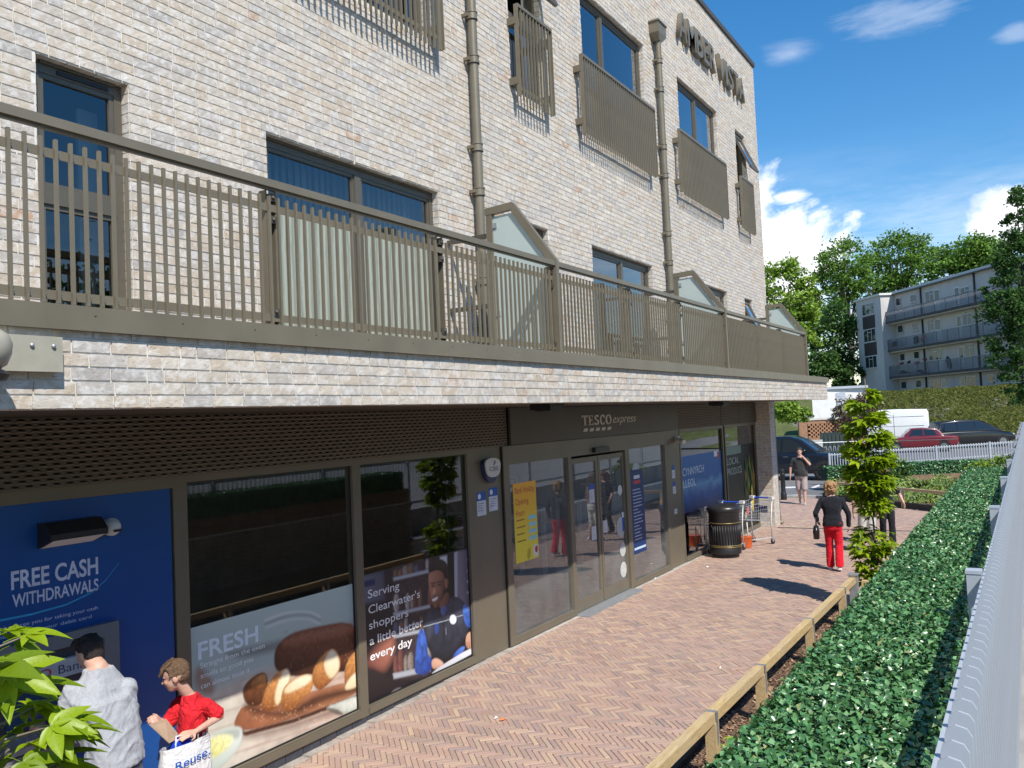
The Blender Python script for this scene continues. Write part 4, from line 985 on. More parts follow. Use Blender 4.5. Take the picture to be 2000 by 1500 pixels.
m = MB(); m.prism([(3.35, yA, 2.24), (3.35, yA, 2.42), (3.35, yA - .09, 2.42), (3.35, yA - .17, 2.34), (3.35, yA - .17, 2.30)], (.43, 0, 0)); m.build('housing', MAT['dark'], bl)
m = MB(); m.poly([(3.37, yA - .002, 2.237), (3.76, yA - .002, 2.237), (3.76, yA - .168, 2.297), (3.37, yA - .168, 2.297)]); m.build('diffuser', MAT['white'], bl)
sn = thing('motion_sensor', 'white dome sensor beside the black bulkhead light', 'sensor', (3.9, S, 2.32))
m = MB(); m.ell((3.895, yA - .045, 2.325), (.062, .06, .062), 18, 12); m.build('dome', MAT['white'], sn, smooth=True)
m = MB(); m.tube([(3.895, yA, 2.325), (3.895, yA - .05, 2.325)], .066, 18); m.build('base', MAT['white'], sn, autos=True)
m = MB(); m.box(3.87, yA - .108, 2.29, 3.93, yA - .095, 2.31); m.build('lens', MAT['dark'], sn)
# --- things in the shop that show through the glass
def shelf_unit(x, y, w_, rot, nm):
    t_ = thing('shelf_unit', 'dark shop shelf unit stocked with packets ' + nm, 'shelf', (x, y, .02), rot, group='shop shelves behind the glass', local=True)
    m = MB(); m.box(0, 0, 0, w_, .05, 1.7)
    m.build('back_panel', MAT['shopwall'], t_)
    for k in range(5):
        m = MB(); m.box(0, -.42, .12 + k * .34, w_, 0, .14 + k * .34); m.build('shelf', MAT['steel'], t_)
    pm_ = NT('packets'); pm_.col(pm_.ramp(pm_.attr(), [(0, (.16, .03, .03)), (.2, (.24, .2, .08)), (.4, (.04, .07, .16)), (.6, (.25, .25, .24)), (.8, (.05, .12, .06)), (1, (.2, .1, .04))], 'CONSTANT'))
    m = MB(); rs = random.Random(int(x * 10))
    for k in range(5):
        a = .02
        while a < w_ - .1:
            b = rs.uniform(.06, .13); m.r = rs.random(); m.box(a, -.38, .142 + k * .34, a + b, -.1, .142 + k * .34 + rs.uniform(.14, .26)); a += b + .008
    m.build('packets', pm_.m, t_, kind='stuff')
shelf_unit(14.0, 10.2, 2.4, 0, 'right of the entrance'); shelf_unit(16.8, 8.6, 2.4, .1, 'behind the seascape poster')
for i, x in enumerate((10.75, 12.05, 13.35)):
    t_ = thing('security_gate', 'pale plastic security gate ' + ('behind the yellow poster', 'between the sliding doors', 'behind the right sliding door')[i], 'security gate', (x, 7.1, .02), local=True)
    m = MB(); m.box(-.03, -.25, 0, .03, -.19, 1.55); m.box(-.03, .19, 0, .03, .25, 1.55); m.box(-.03, -.19, 1.49, .03, .19, 1.55); m.box(-.03, -.19, .75, .03, .19, .80); m.build('frame', MAT['white'], t_)
    m = MB(); m.box(-.06, -.28, 0, .06, .28, .45); m.build('base', MAT['white'], t_)
# ================================================================ ground, paving, beds
asph = NT('asphalt'); ap = asph.pos()
asph.col(asph.mix(asph.maprange(asph.noise(.35, 5, .6, vec=ap), .35, .65), asph.ramp(asph.noise(60, 3, .7, vec=ap), [(.3, (.10, .10, .105)), (.7, (.17, .168, .165))]), (.19, .185, .18))); asph.set(Roughness=.9)
asph.bump(asph.noise(90, 3, .7, vec=ap), .4, .004)
g = MB(); N = 60
gx = np.concatenate([np.linspace(-150, -5, 10), np.linspace(0, 120, 61), np.linspace(140, 900, 12)]); gy = np.concatenate([np.linspace(-500, -20, 10), np.linspace(-15, 45, 31), np.linspace(60, 500, 10)])
def terrain(x, y):
    u = min(max((x - 66) / 16.0, 0), 1); z = 3.9 * u * u * (3 - 2 * u)     # bank up to the flats
    return z + (0 if x > 9 else ground(x)) - .02
vs_ = [(x, y, terrain(x, y)) for y in gy for x in gx]; nx = len(gx)
g.add(vs_, [(j * nx + i, j * nx + i + 1, (j + 1) * nx + i + 1, (j + 1) * nx + i) for j in range(len(gy) - 1) for i in range(nx - 1)])
groundo = structure(g.build('ground', asph.m, smooth=True))
# the plaza sheet
def paved(x, y):
    if x < 1.5 or x > 30.5: return False
    if y > 6.02 and x < 22.25: return False
    if y > 9.6: return False
    if x < 13.05: return y > 2.74
    if y < .86: return False
    if x > 22.3 and y > 6 and x > 29.0: return False
    # angled bed edge and road kerb at the far end
    lim = 25.2 + (y - 2.0) * .86
    return x < (lim if y < 5.9 else 28.7)
jm = plain('paving_joint_sand', (.16, .125, .10), .95, 0, .2, 30)
m = MB()
xsn = np.linspace(1.0, 30, 59); ysn = np.linspace(.85, 9.7, 19)
for i in range(58):
    for j in range(18):
        a, b, c, d = xsn[i], xsn[i + 1], ysn[j], ysn[j + 1]
        if paved((a + b) / 2 + .2, (c + d) / 2) or paved((a + b) / 2 - .25, (c + d) / 2 + .2) or paved((a + b) / 2, (c + d) / 2 - .2):
            m.poly([(a, c, ground(a) - .006), (b, c, ground(b) - .006), (b, d, ground(b) - .006), (a, d, ground(a) - .006)])
pave = structure(m.build('pavement', jm))
pt = NT('clay_paver'); pp = pt.pos()
pc = pt.ramp(pt.attr(), [(0, (.34, .215, .165)), (.15, (.44, .29, .22)), (.3, (.32, .22, .185)), (.45, (.47, .325, .235)), (.6, (.39, .26, .215)), (.72, (.29, .22, .20)), (.86, (.51, .365, .245)), (1, (.25, .18, .16))])
pc = pt.mix(pt.maprange(pt.noise(1.1, 5, .6, vec=pp), .38, .66, 0, .34), pc, (.41, .29, .245))
pc = pt.mix(pt.maprange(pt.noise(45, 4, .65, vec=pp), .5, .75, 0, .25), pc, (.56, .45, .38))
pc = pt.mix(pt.maprange(pt.noise(.45, 7, .75, vec=pp), .55, .70, 0, .5), pc, (.24, .175, .15))
pc = pt.mix(pt.maprange(pt.noise(2.6, 3, .5, vec=pp), .70, .74, 0, .55), pc, (.13, .105, .095))
pt.col(pc); pt.set(Roughness=.85); pt.b.inputs['Specular IOR Level'].default_value = .3
pt.bump(pt.noise(120, 4, .6, vec=pp), .35, .004); pt = pt.m
w_, l_ = .052, .208; ca = math.cos(R(45)); pav = []
lim_ = 420
for j in range(-lim_, lim_):
    for k in range(-60, 61):
        for vert in (0, 1):
            if vert: cx, cy = j + .5, (j - 7 + 8 * k) + 2
            else: cx, cy = j + 8 * k + 2, j + .5
            if abs(cx) > 520 or abs(cy) > 520: continue
            X = 14 + (cx - cy) * w_ * ca; Y = 5 + (cx + cy) * w_ * ca
            if paved(X, Y): pav.append((X, Y, vert))
pav = list({(round(a, 3), round(b, 3), c) for a, b, c in pav})
def parea(p):
    x, y, d = proj((p[0], p[1], ground(p[0])))
    if d < .3 or not (0 < x < 2000 and 0 < y < 1500): return 0
    if p[0] < 13 and (p[1] < 2.78): return 0
    return 1 / d
pav.sort(key=lambda p: -parea(p))
um = []
for i in range(26):
    rs = random.Random(i); b = MB(); b.r = rs.random(); q = .0035; h = .0
    a, c = l_ / 2 - .002, w_ / 2 - .002; jt = lambda: rs.uniform(-.001, .001)
    top = [(-a + q, -c + q), (a - q, -c + q), (a - q, c - q), (-a + q, c - q)]; bot = [(-a, -c), (a, -c), (a, c), (-a, c)]
    b.add([(x + jt(), y + jt(), .0 + jt()) for x, y in top] + [(x, y, -.004) for x, y in bot] + [(x, y, -.012) for x, y in bot],
          [(0, 1, 2, 3)] + [(4 + k, 4 + (k + 1) % 4, (k + 1) % 4, k) for k in range(4)] + [(8 + k, 8 + (k + 1) % 4, 4 + (k + 1) % 4, 4 + k) for k in range(4)])
    um.append(b.mesh('paver', pt))
sl = math.atan(.022)
field = MB(); rot45 = R(45)
for i, (X, Y, v) in enumerate(pav):
    ang = rot45 + (math.pi / 2 if v else 0)
    dz = random.uniform(-.0018, .0018); zz = ground(X) + dz
    if i < 300:
        put('paver', random.choice(um), pave, loc=(X, Y, zz), rot=(0, -sl if X < 9 else 0, ang)); continue
    c, s_ = math.cos(ang), math.sin(ang); field.r = random.random(); a, b = l_ / 2 - .002, w_ / 2 - .002; tx = random.uniform(-.006, .006); ty = random.uniform(-.02, .02)
    P = []
    for (px, py) in ((-a, -b), (a, -b), (a, b), (-a, b)):
        xx, yy = X + c * px - s_ * py, Y + s_ * px + c * py; P.append((xx, yy, ground(xx) + dz + px * tx + py * ty))
    f4 = [(p[0], p[1], p[2] - .01) for p in P]
    field.add(P + f4, [(0, 1, 2, 3)] + [(4 + k, 4 + (k + 1) % 4, (k + 1) % 4, k) for k in range(4)])
field.build('paver_field', pt, pave, kind='stuff')
# drain line across the paving, edge strips, inspection cover
m = MB(); m.box(21.6, .9, -.002, 21.72, 5.6, .004); tag(m.build('drain_channel', plain('drain_slot', (.05, .045, .042), .7)), 'thin dark slot drain running across the clay paving', 'drain')
ic = thing('inspection_cover', 'recessed paved inspection cover with a thin metal rim in front of the bronze panel', 'cover', (9.4, 5.4, 0))
q = [hz(*p) for p in ((963, 1307), (1020, 1270), (1082, 1286), (1018, 1317))]
for i in range(4):
    a, b = q[i], q[(i + 1) % 4]; m = MB(); m.bar((a[0], a[1], ground(a[0]) + .001), (b[0], b[1], ground(b[0]) + .001), .014, .006); m.build('rim', MAT['steel'], ic)
m = MB(); m.box(9.4, S - .10, -.03, 16.3, S - .012, .006); m.build('door_kerb', plain('pale_concrete', (.40, .36, .32), .9, 0, .25, 8), bld)
for X0, X1 in ((4.0, 9.4), (16.3, 21.7)):
    m = MB(); k = 12
    for i in range(k):
        a, b = X0 + (X1 - X0) * i / k, X0 + (X1 - X0) * (i + 1) / k; m.box(a, S - .11, ground(a) - .03, b, S - .012, ground((a + b) / 2) + .005)
    m.build('edge_strip', plain('mortar_strip', (.34, .30, .26), .95, 0, .35, 7), bld)
# litter
def scrap(p, c, s_, nm, lab):
    z = ground(p[0]); m = MB(); rs = random.Random(int(p[0] * 100))
    n = 7; pts = [(p[0] + s_ * rs.uniform(.5, 1) * math.cos(i * .9), p[1] + s_ * .5 * rs.uniform(.5, 1) * math.sin(i * .9), z + rs.uniform(.004, .02)) for i in range(n)]
    m.add(pts + [(p[0], p[1], z + .03)], [(i, (i + 1) % n, n) for i in range(n)] + [tuple(range(n))[::-1]])
    return tag(m.build(nm, plain('litter', c, .5)), lab, 'litter')
scrap(hz(981, 1400), (.75, .22, .08), .07, 'sweet_wrapper', 'crumpled orange and white wrapper on the herringbone paving')
scrap(hz(968, 1397), (.75, .72, .68), .04, 'paper_scrap', 'white scrap beside the orange wrapper')
scrap(hz(1407, 1306), (.7, .68, .64), .03, 'paper_scrap', 'lone white scrap near the timber rail on the paving')
scrap(hz(1382, 1108), (.8, .78, .74), .05, 'paper_scrap', 'white scrap lying below the waste bin')
scrap(hz(1043, 1242), (.75, .73, .7), .06, 'paper_scrap', 'white scrap against the entrance glass left of the doors')
scrap(hz(1280, 1131), (.8, .78, .74), .05, 'paper_scrap', 'white scrap against the kerb right of the doors')
# near planting bed
mul = NT('bark_mulch'); mp_ = mul.pos(); mul.col(mul.ramp(mul.noise(40, 5, .7, vec=mp_), [(.3, (.06, .035, .022)), (.5, (.17, .10, .06)), (.7, (.30, .19, .12))])); mul.set(Roughness=.95); mul.bump(mul.noise(60, 4, .7, vec=mp_), 1, .03)
m = MB(); nx_, ny_ = 60, 8
def bedz(x, y): return ground(x) + .05 + .03 * math.sin(x * 5) * math.sin(y * 7 + x)
m.add([(-2 + 15 * i / nx_, .8 + 1.92 * j / ny_, bedz(-2 + 15 * i / nx_, .8 + 1.92 * j / ny_)) for j in range(ny_ + 1) for i in range(nx_ + 1)], [(j * (nx_ + 1) + i, j * (nx_ + 1) + i + 1, (j + 1) * (nx_ + 1) + i + 1, (j + 1) * (nx_ + 1) + i) for j in range(ny_) for i in range(nx_)])
bed = structure(m.build('planting_bed', mul.m, smooth=True))
cm = NT('bark_chip'); cm.col(cm.ramp(cm.attr(), [(0, (.10, .055, .032)), (.5, (.24, .14, .085)), (1, (.40, .27, .17))])); cm.set(Roughness=.9)
m = MB()
for i in range(5200):
    x, y = random.uniform(3, 13), random.uniform(2.0, 2.70); a = random.uniform(0, 6.28); l2, w2 = random.uniform(.015, .04), random.uniform(.005, .012); z = bedz(x, y) + random.uniform(.002, .015); m.r = random.random()
    c, s_ = math.cos(a), math.sin(a); t = random.uniform(-.6, .6)
    m.add([(x + c * u * l2 - s_ * v * w2, y + s_ * u * l2 + c * v * w2, z + u * t * l2) for u, v in ((-1, -1), (1, -1), (1, 1), (-1, 1))], [(0, 1, 2, 3)])
m.build('bark_chips', cm.m, bed, kind='stuff')
sm_ = plain('dark_edging', (.055, .045, .038), .8, 0, .3, 9)
m = MB()
for i in range(16): a, b = -2 + i * .94, -2 + (i + 1) * .94; m.box(a, 2.695, ground(a) - .1, b - .003, 2.735, ground(a) + .10)
m.box(12.98, .86, -.1, 13.03, 2.73, .10)
be = thing('bed_edging', 'low dark edging board along the bark bed beside the herringbone paving', 'edging', (6, 2.4, 0)); m.build('edging_board', sm_, be)
# retaining wall with timber box and ivy hedge
st = NT('old_stone'); sp_ = st.pos(); st.col(st.mix(st.maprange(st.noise(3, 5, .6, vec=sp_), .4, .6), st.ramp(st.attr(), [(0, (.26, .19, .14)), (.5, (.33, .26, .20)), (1, (.20, .16, .13))]), (.36, .31, .25))); st.set(Roughness=.95); st.bump(st.noise(30, 4, .6, vec=sp_), .7, .02)
rw = thing('retaining_wall', 'old brick retaining wall under the ivy hedge', 'wall', (6, .8, 0))
m = MB(); m.box(-6, .5, -.2, 14.2, .83, 1.37); m.box(14.2, .5, -.2, 34, .83, .55); m.build('wall_core', MAT['mortar'], rw)
m = MB(); z = -.15; j = 0
while z < 1.32:
    x = -5.9 - (.11 if j % 2 else 0)
    while x < 14.1: m.r = random.random(); m.box(x, .826, z, x + .215, .842, z + .065, skip='f'); x += .225
    z += .075; j += 1
m.build('brickwork', st.m, rw, kind='stuff')
wood = NT('treated_pine'); wp_ = wood.pos(); gr = wood.noise(6, 5, .6, vec=wp_, dist=.8, sc3=(1.0, 9, 9))
wood.col(wood.mix(wood.maprange(wood.noise(1.2, 4, .6, vec=wp_), .35, .7, 0, .6), wood.ramp(gr, [(.3, (.36, .24, .105)), (.5, (.50, .36, .17)), (.7, (.58, .45, .25))]), (.44, .36, .24))); wood.set(Roughness=.75); wood.bump(gr, .25, .006); MAT['wood'] = wood.m
woodb = plain('brown_board', (.21, .14, .085), .8, 0, .2, 5); MAT['woodb'] = woodb
pb = thing('hedge_planter', 'long timber planter box on the retaining wall holding the ivy hedge', 'planter', (6, .5, 1.4))
for k, (a, b) in enumerate(((1.372, 1.508), (1.512, 1.65))):
    m = MB(); m.box(-6, .79, a, 14.15, .83, b); m.build('board', woodb, pb)
m = MB(); m.box(14.11, .26, 1.372, 14.15, .79, 1.65); m.build('end_board', woodb, pb)
# ivy leaf sheet
lm = NT('ivy_leaf'); lm.col(lm.ramp(lm.attr(), [(0, (.024, .080, .024)), (.4, (.058, .165, .052)), (.75, (.105, .245, .08)), (.95, (.18, .33, .14)), (1, (.28, .29, .11))])); lm.set(Roughness=.30); lm.b.inputs['Specular IOR Level'].default_value = .55; MAT['ivy'] = lm.m
def leaf_cloud(P, Nn, size, rnd_, fold=.35, jitter=.6, aspect=.62, rs=rng):
    """P (n,3) centres, Nn (n,3) facing; returns verts/faces of folded leaves, four triangles each"""
    n = len(P)
    nn = Nn + rs.normal(0, jitter, (n, 3)); nn /= np.linalg.norm(nn, axis=1)[:, None] + 1e-9
    t = rs.normal(0, 1, (n, 3)); t -= nn * (t * nn).sum(1)[:, None]; t /= np.linalg.norm(t, axis=1)[:, None] + 1e-9
    b = np.cross(nn, t); s_ = (size * rs.uniform(.65, 1.25, n))[:, None]
    base = P - t * s_ * .5; tip = P + t * s_ * .5 - nn * s_ * .12; mid = P + nn * s_ * .02
    l_ = P + b * s_ * aspect * .5 + nn * s_ * fold * .4 - t * s_ * .08; r_ = P - b * s_ * aspect * .5 + nn * s_ * fold * .4 - t * s_ * .08
    V = np.stack([base, l_, tip, r_, mid], 1).reshape(-1, 3)
    i = np.arange(n)[:, None, None] * 5
    Fc = (i + np.array([[[0, 4, 1], [1, 4, 2], [0, 3, 4], [4, 3, 2]]])).reshape(-1, 3)
    return V, Fc, np.repeat(rnd_, 4)
def np_mesh(name, V, Fc, A, mat, smooth=False):
    me = bpy.data.meshes.new(name); me.vertices.add(len(V)); me.vertices.foreach_set('co', V.astype(np.float32).reshape(-1))
    me.loops.add(len(Fc) * 3); me.loops.foreach_set('vertex_index', Fc.astype(np.int32).reshape(-1))
    me.polygons.add(len(Fc)); me.polygons.foreach_set('loop_start', np.arange(0, len(Fc) * 3, 3, dtype=np.int32)); me.polygons.foreach_set('loop_total', np.full(len(Fc), 3, dtype=np.int32))
    me.update(calc_edges=True)
    a_ = me.attributes.new('rnd', 'FLOAT', 'FACE'); a_.data.foreach_set('value', A.astype(np.float32))
    me.materials.append(mat); me.update(); return me
def hedge(name, label, x0, x1, y0, y1, z0, z1, dens, size, skew=None, grp=None):
    t_ = thing(name, label, 'hedge', ((x0 + x1) / 2, (y0 + y1) / 2, z0), group=grp)
    Ps, Ns = [], []
    for (n, fn, nv) in ((int((x1 - x0) * (y1 - y0) * dens), lambda u, v: (x0 + u * (x1 - x0), y0 + v * (y1 - y0), np.full_like(u, z1)), (0, 0, 1)),
                        (int((x1 - x0) * (z1 - z0) * dens), lambda u, v: (x0 + u * (x1 - x0), np.full_like(u, y1), z0 + v * (z1 - z0)), (0, 1, .2)),
                        (int((y1 - y0) * (z1 - z0) * dens), lambda u, v: (np.full_like(u, x0), y0 + u * (y1 - y0), z0 + v * (z1 - z0)), (-1, 0, .2))):
        u, v = rng.random(n), rng.random(n); p = np.stack(fn(u, v), 1)
        lump = .5 * np.sin(p[:, 0] * 7.3 + 3 * np.sin(p[:, 1] * 5)) * np.sin(p[:, 1] * 11 + p[:, 0] * 2.1)
        p += np.array(nv) * (rng.normal(0, .010, n) + .009 * lump)[:, None]
        Ps.append(p); Ns.append(np.tile(nv, (n, 1)))
    P = np.concatenate(Ps); Nn = np.concatenate(Ns).astype(float)
    V, Fc, A = leaf_cloud(P, Nn, np.full(len(P), size), rng.random(len(P)))
    if skew: V[:, 0] += skew(V[:, 1])
    put('leaves', np_mesh('leaves', V, Fc, A, MAT['ivy']), t_, kind='stuff')
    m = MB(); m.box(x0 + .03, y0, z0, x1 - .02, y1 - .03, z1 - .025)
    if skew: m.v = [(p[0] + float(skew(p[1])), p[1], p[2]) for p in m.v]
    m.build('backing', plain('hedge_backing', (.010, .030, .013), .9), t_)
    return t_
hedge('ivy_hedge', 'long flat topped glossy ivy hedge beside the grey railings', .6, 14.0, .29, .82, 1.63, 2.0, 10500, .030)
# upper path and grey railings
m = MB(); m.box(-30, -9, -.3, 30, .25, 1.1, skip='b'); structure(m.build('upper_path', plain('path_concrete', (.30, .29, .27), .9, 0, .2, 3)))
grey = plain('grey_paint', (.42, .45, .49), .45, .15, .08, 5); MAT['grey'] = grey
fn = thing('grey_railings', 'pale grey flat bar railings running along the ivy hedge', 'railing', (8, .22, 1.1))
YF = .205
m = MB(); m.box(.2, YF + .014, 2.145, 31, YF + .026, 2.205); m.build('top_rail', grey, fn)
m = MB(); m.box(.2, YF + .014, 1.22, 31, YF + .026, 1.28); m.build('bottom_rail', grey, fn)
pk = MB(); prof = [(-.046, 1.12), (-.046, 2.225), (-.036, 2.242), (-.012, 2.248), (.008, 2.236), (.012, 2.22), (.012, 1.12)]
pk.prism([(-.004, y, z) for y, z in prof], (.008, 0, 0)); pkm = pk.mesh('picket', grey)
x = .9; c_ = 0
while x < 30.6: put('picket', pkm, fn, loc=(x, YF, 0)); x += .1015; c_ += 1
pq = MB(); pq.box(-.035, .028, 1.05, .035, .088, 2.215); pq.box(-.038, .025, 2.215, .038, .091, 2.23); pqm = pq.mesh('post', grey); x = 1.75
while x < 31: put('post', pqm, fn, loc=(x, YF, 0)); x += 2.62
# timber knee rail along the bed
def knee_rail(name, label, pts, posts, z=.57, straps=True):
    t_ = thing(name, label, 'rail', (pts[0][0], pts[0][1], 0))
    for i in range(len(pts) - 1):
        a, b = pts[i], pts[i + 1]; m = MB(); m.bar((a[0], a[1], z - .04), (b[0], b[1], z - .04), .078, .080); m.build('rail', MAT['wood'], t_)
    for i, p in enumerate(posts):
        m = MB(); m.box(p[0] - .045, p[1] - .045, -.15, p[0] + .045, p[1] + .045, z - .081); po = m.build('post', MAT['wood'], t_)
        if straps:
            m = MB(); d = (pts[-1][0] - pts[0][0], pts[-1][1] - pts[0][1]); q = abs(d[0]) > abs(d[1])
            hx_, hy_ = (.022, .0455) if q else (.0455, .022)
            m.box(p[0] - hx_, p[1] - hy_, z + .0, p[0] + hx_, p[1] + hy_, z + .004); m.box(p[0] - hx_, p[1] - hy_ - (0 if not q else .003), z - .26, p[0] + hx_, p[1] - hy_, z + .002) if q else m.box(p[0] - hx_ - .003, p[1] - hy_, z - .26, p[0] - hx_, p[1] + hy_, z + .002)
            if q: m.box(p[0] - hx_, p[1] + hy_, z - .26, p[0] + hx_, p[1] + hy_ + .003, z + .002)
            m.build('strap', MAT['steel'], po)
    return t_
yr = lambda x: 2.375 - (x - 5) * .0125
PX = [1.5, 3.3, 5.0, 6.72, 8.12, 10.1, 11.95]
kr = knee_rail('timber_knee_rail', 'low yellow pine knee rail with steel straps along the bark bed', [(x, yr(x)) for x in PX + [12.7]], [(x, yr(x)) for x in PX])
m = MB(); m.box(12.70, yr(12.8) - .055, -.1, 12.82, yr(12.8) + .055, .60); m.box(12.68, yr(12.8) - .07, .60, 12.84, yr(12.8) + .07, .612); m.build('steel_end_post', MAT['steel'], kr)
for i in range(3):
    m = MB(); m.box(12.84, 2.12 - i * .16 - .07, -.1, 12.94, 2.12 - i * .16 + .07, .50 - .02 * i); m.build('sleeper', MAT['wood'], kr)
# --- broad leaved sapling
lf = NT('sweetgum_leaf'); lc = lf.ramp(lf.attr(), [(0, (.15, .23, .008)), (.5, (.26, .37, .009)), (1, (.37, .49, .012))])
nt_ = lf.t; df = lf.n('ShaderNodeBsdfDiffuse'); trn = lf.n('ShaderNodeBsdfTranslucent'); glo = lf.n('ShaderNodeBsdfGlossy'); glo.inputs['Roughness'].default_value = .42
veins = lf.noise(25, 4, .6); lc2 = lf.mix(lf.maprange(veins, .35, .65, 0, .3), lc, (.06, .14, .012))
lf.l(lc2, df.inputs[0]); lf.l(lf.mix(1.0, lc2, (1.0, 1.0, .55), 'MULTIPLY'), trn.inputs[0])
m1 = lf.n('ShaderNodeMixShader'); m1.inputs[0].default_value = .42; lf.l(df.outputs[0], m1.inputs[1]); lf.l(trn.outputs[0], m1.inputs[2])
m2 = lf.n('ShaderNodeMixShader'); m2.inputs[0].default_value = .025; lf.l(m1.outputs[0], m2.inputs[1]); lf.l(glo.outputs[0], m2.inputs[2])
lf.l(m2.outputs[0], nt_.nodes['Material Output'].inputs[0]); MAT['gum'] = lf.m
def star_leaf(seed, seg=4):
    rs = random.Random(seed); m = MB(); m.r = rs.random()
    lobes = [(90, 1.0), (41, .88), (139, .88), (-8, .55), (188, .55)]
    for ang, ln in lobes:
        t = R(ang + rs.uniform(-5, 5)); d = (math.cos(t), math.sin(t)); p = (-d[1], d[0]); L_ = []; droop = rs.uniform(.10, .34)
        for i in range(seg + 1):
            u = i / seg; w2 = .20 * ln * (math.sin(math.pi * (u ** .75)) * .85 + .28 * (1 - u)); z = -droop * u * u * ln
            L_.append(((d[0] * u * ln, d[1] * u * ln, z), (d[0] * u * ln + p[0] * w2, d[1] * u * ln + p[1] * w2, z + w2 * .42), (d[0] * u * ln - p[0] * w2, d[1] * u * ln - p[1] * w2, z + w2 * .42)))
        v = [q for tr in L_ for q in tr]; f = []
        for i in range(seg):
            a = i * 3; f += [(a, a + 3, a + 4, a + 1), (a, a + 2, a + 5, a + 3)]
        m.add(v, f)
    m.tube([(0, 0, 0), (0, -.3, -.05), (0, -.55, -.16)], .012, 4, False)
    return m.mesh('leaf', MAT['gum'], True)
bark = plain('young_bark', (.16, .13, .10), .9, 0, .3, 20)
bigl = [star_leaf(i, 6) for i in range(14)]; smll = [star_leaf(40 + i, 2) for i in range(8)]
def leaf_rot(dirv, rs):
    d = Vector(dirv).normalized(); n = (Vector((0, 0, 1)) + Vector((rs.uniform(-.7, .7), rs.uniform(-.7, .7), 0)) + Vector((-.35, -.5, 0)) * .5).normalized()
    x = d.cross(n).normalized(); n = x.cross(d).normalized(); mt = Matrix((x, d, n)).transposed(); return mt.to_euler()
def sapling(label, X, Y, H, zone, nleaf, size, meshes, spread, extra=0, trunk_r=.018, seed=1, clump=0):
    rs = random.Random(seed); t_ = thing('sweetgum_sapling', label, 'tree', (X, Y, 0), group=None)
    m = MB(); path = [(X + .03 * math.sin(i * 1.7), Y + .03 * math.cos(i * 1.3), -.05 + (H + .05) * i / 8) for i in range(9)]; m.tube(path, [trunk_r * (1 - .085 * i) for i in range(9)], 8); tr = m.build('trunk', bark, t_, smooth=True)
    tw = MB(); allm = MB(); n2 = 0
    for k in range(nleaf + extra):
        z = zone(rs); a = rs.uniform(0, 6.283)
        if clump and rs.random() < .85: a = rs.gauss(1.9 * math.floor(z / clump) * 1.7, .75); z = (math.floor(z / clump) + .5) * clump + rs.gauss(0, clump * .3)
        r_ = spread(z, rs); u = min(max(z / H, 0), 1); i = min(int(u * 8), 7); f = u * 8 - i
        b = Vector(path[i]).lerp(Vector(path[i + 1]), f); p = Vector((X + r_ * math.cos(a), Y + r_ * math.sin(a), z))
        if k % 3 == 0: tw.tube([b - Vector((0, 0, .12)), (b + p) / 2 + Vector((0, 0, -.02)), p], [.005, .0035, .002], 4, False)
        e = leaf_rot((math.cos(a), math.sin(a), rs.uniform(-.5, .25)), rs); s_ = size * rs.uniform(.7, 1.2); me = rs.choice(meshes)
        if k < nleaf: put('leaf', me, t_, loc=p, rot=e, scl=(s_, s_, s_))
        else:
            R3 = e.to_matrix(); vv = [R3 @ (v.co * s_) + p for v in me.vertices]; allm.r = rs.random(); allm.add(vv, [tuple(q.vertices) for q in me.polygons])
    tw.build('twigs', bark, t_, kind='stuff')
    if extra: allm.build('inner_leaves', MAT['gum'], t_, smooth=True, kind='stuff')
    return t_
z1z = lambda rs: rs.choice([rs.uniform(.35, 1.12), rs.uniform(1.42, 3.2), rs.uniform(1.42, 3.0), rs.uniform(1.5, 2.6)])
def spr1(z, rs):
    if z < 1.2: w_ = .36 - .22 * abs(z - .75)
    elif z < 1.7: w_ = .20 + .3 * (z - 1.4)
    else: w_ = max(.06, .38 * (1 - ((z - 2.1) / 1.35) ** 2) ** .8) if z > 2.1 else .34
    return max(.03, w_ * .84) * math.sqrt(rs.random())
sapling('slender sweetgum sapling with leafy column and bare gap low on its stem', 13.5, 2.10, 3.38, z1z, 300, .155, smll, spr1, extra=800, seed=4, clump=.16)
# ================================================================ people
def fuse(m, voxel, it=6, name='body'):
    me = m.mesh('tmp', MAT['white']); o = bpy.data.objects.new('tmp', me)
    r = o.modifiers.new('r', 'REMESH'); r.mode = 'VOXEL'; r.voxel_size = voxel; r.use_smooth_shade = True
    s_ = o.modifiers.new('s', 'SMOOTH'); s_.factor = .5; s_.iterations = it
    out = evaluated_mesh(o); out.name = name
    out.materials.clear(); out.polygons.foreach_set('use_smooth', [True] * len(out.polygons)); return out
def drape(me, amp, f=(7, 7, 7), seed=0.0):
    from mathutils import noise as mn
    nrm = [v.normal.copy() for v in me.vertices]
    for v, vn in zip(me.vertices, nrm):
        p = v.co.copy(); q = Vector((p.x * f[0] + seed, p.y * f[1], p.z * f[2] + .9 * math.sin(p.x * 9 + p.y * 7)))
        a = 1 - abs(mn.noise(q)) * 2.2; b = 1 - abs(mn.noise(q * 2.1 + Vector((3, 1, 7)))) * 2.2
        v.co = p + vn * amp * (a * abs(a) * .8 + .4 * b - .35)
    me.update(); return me
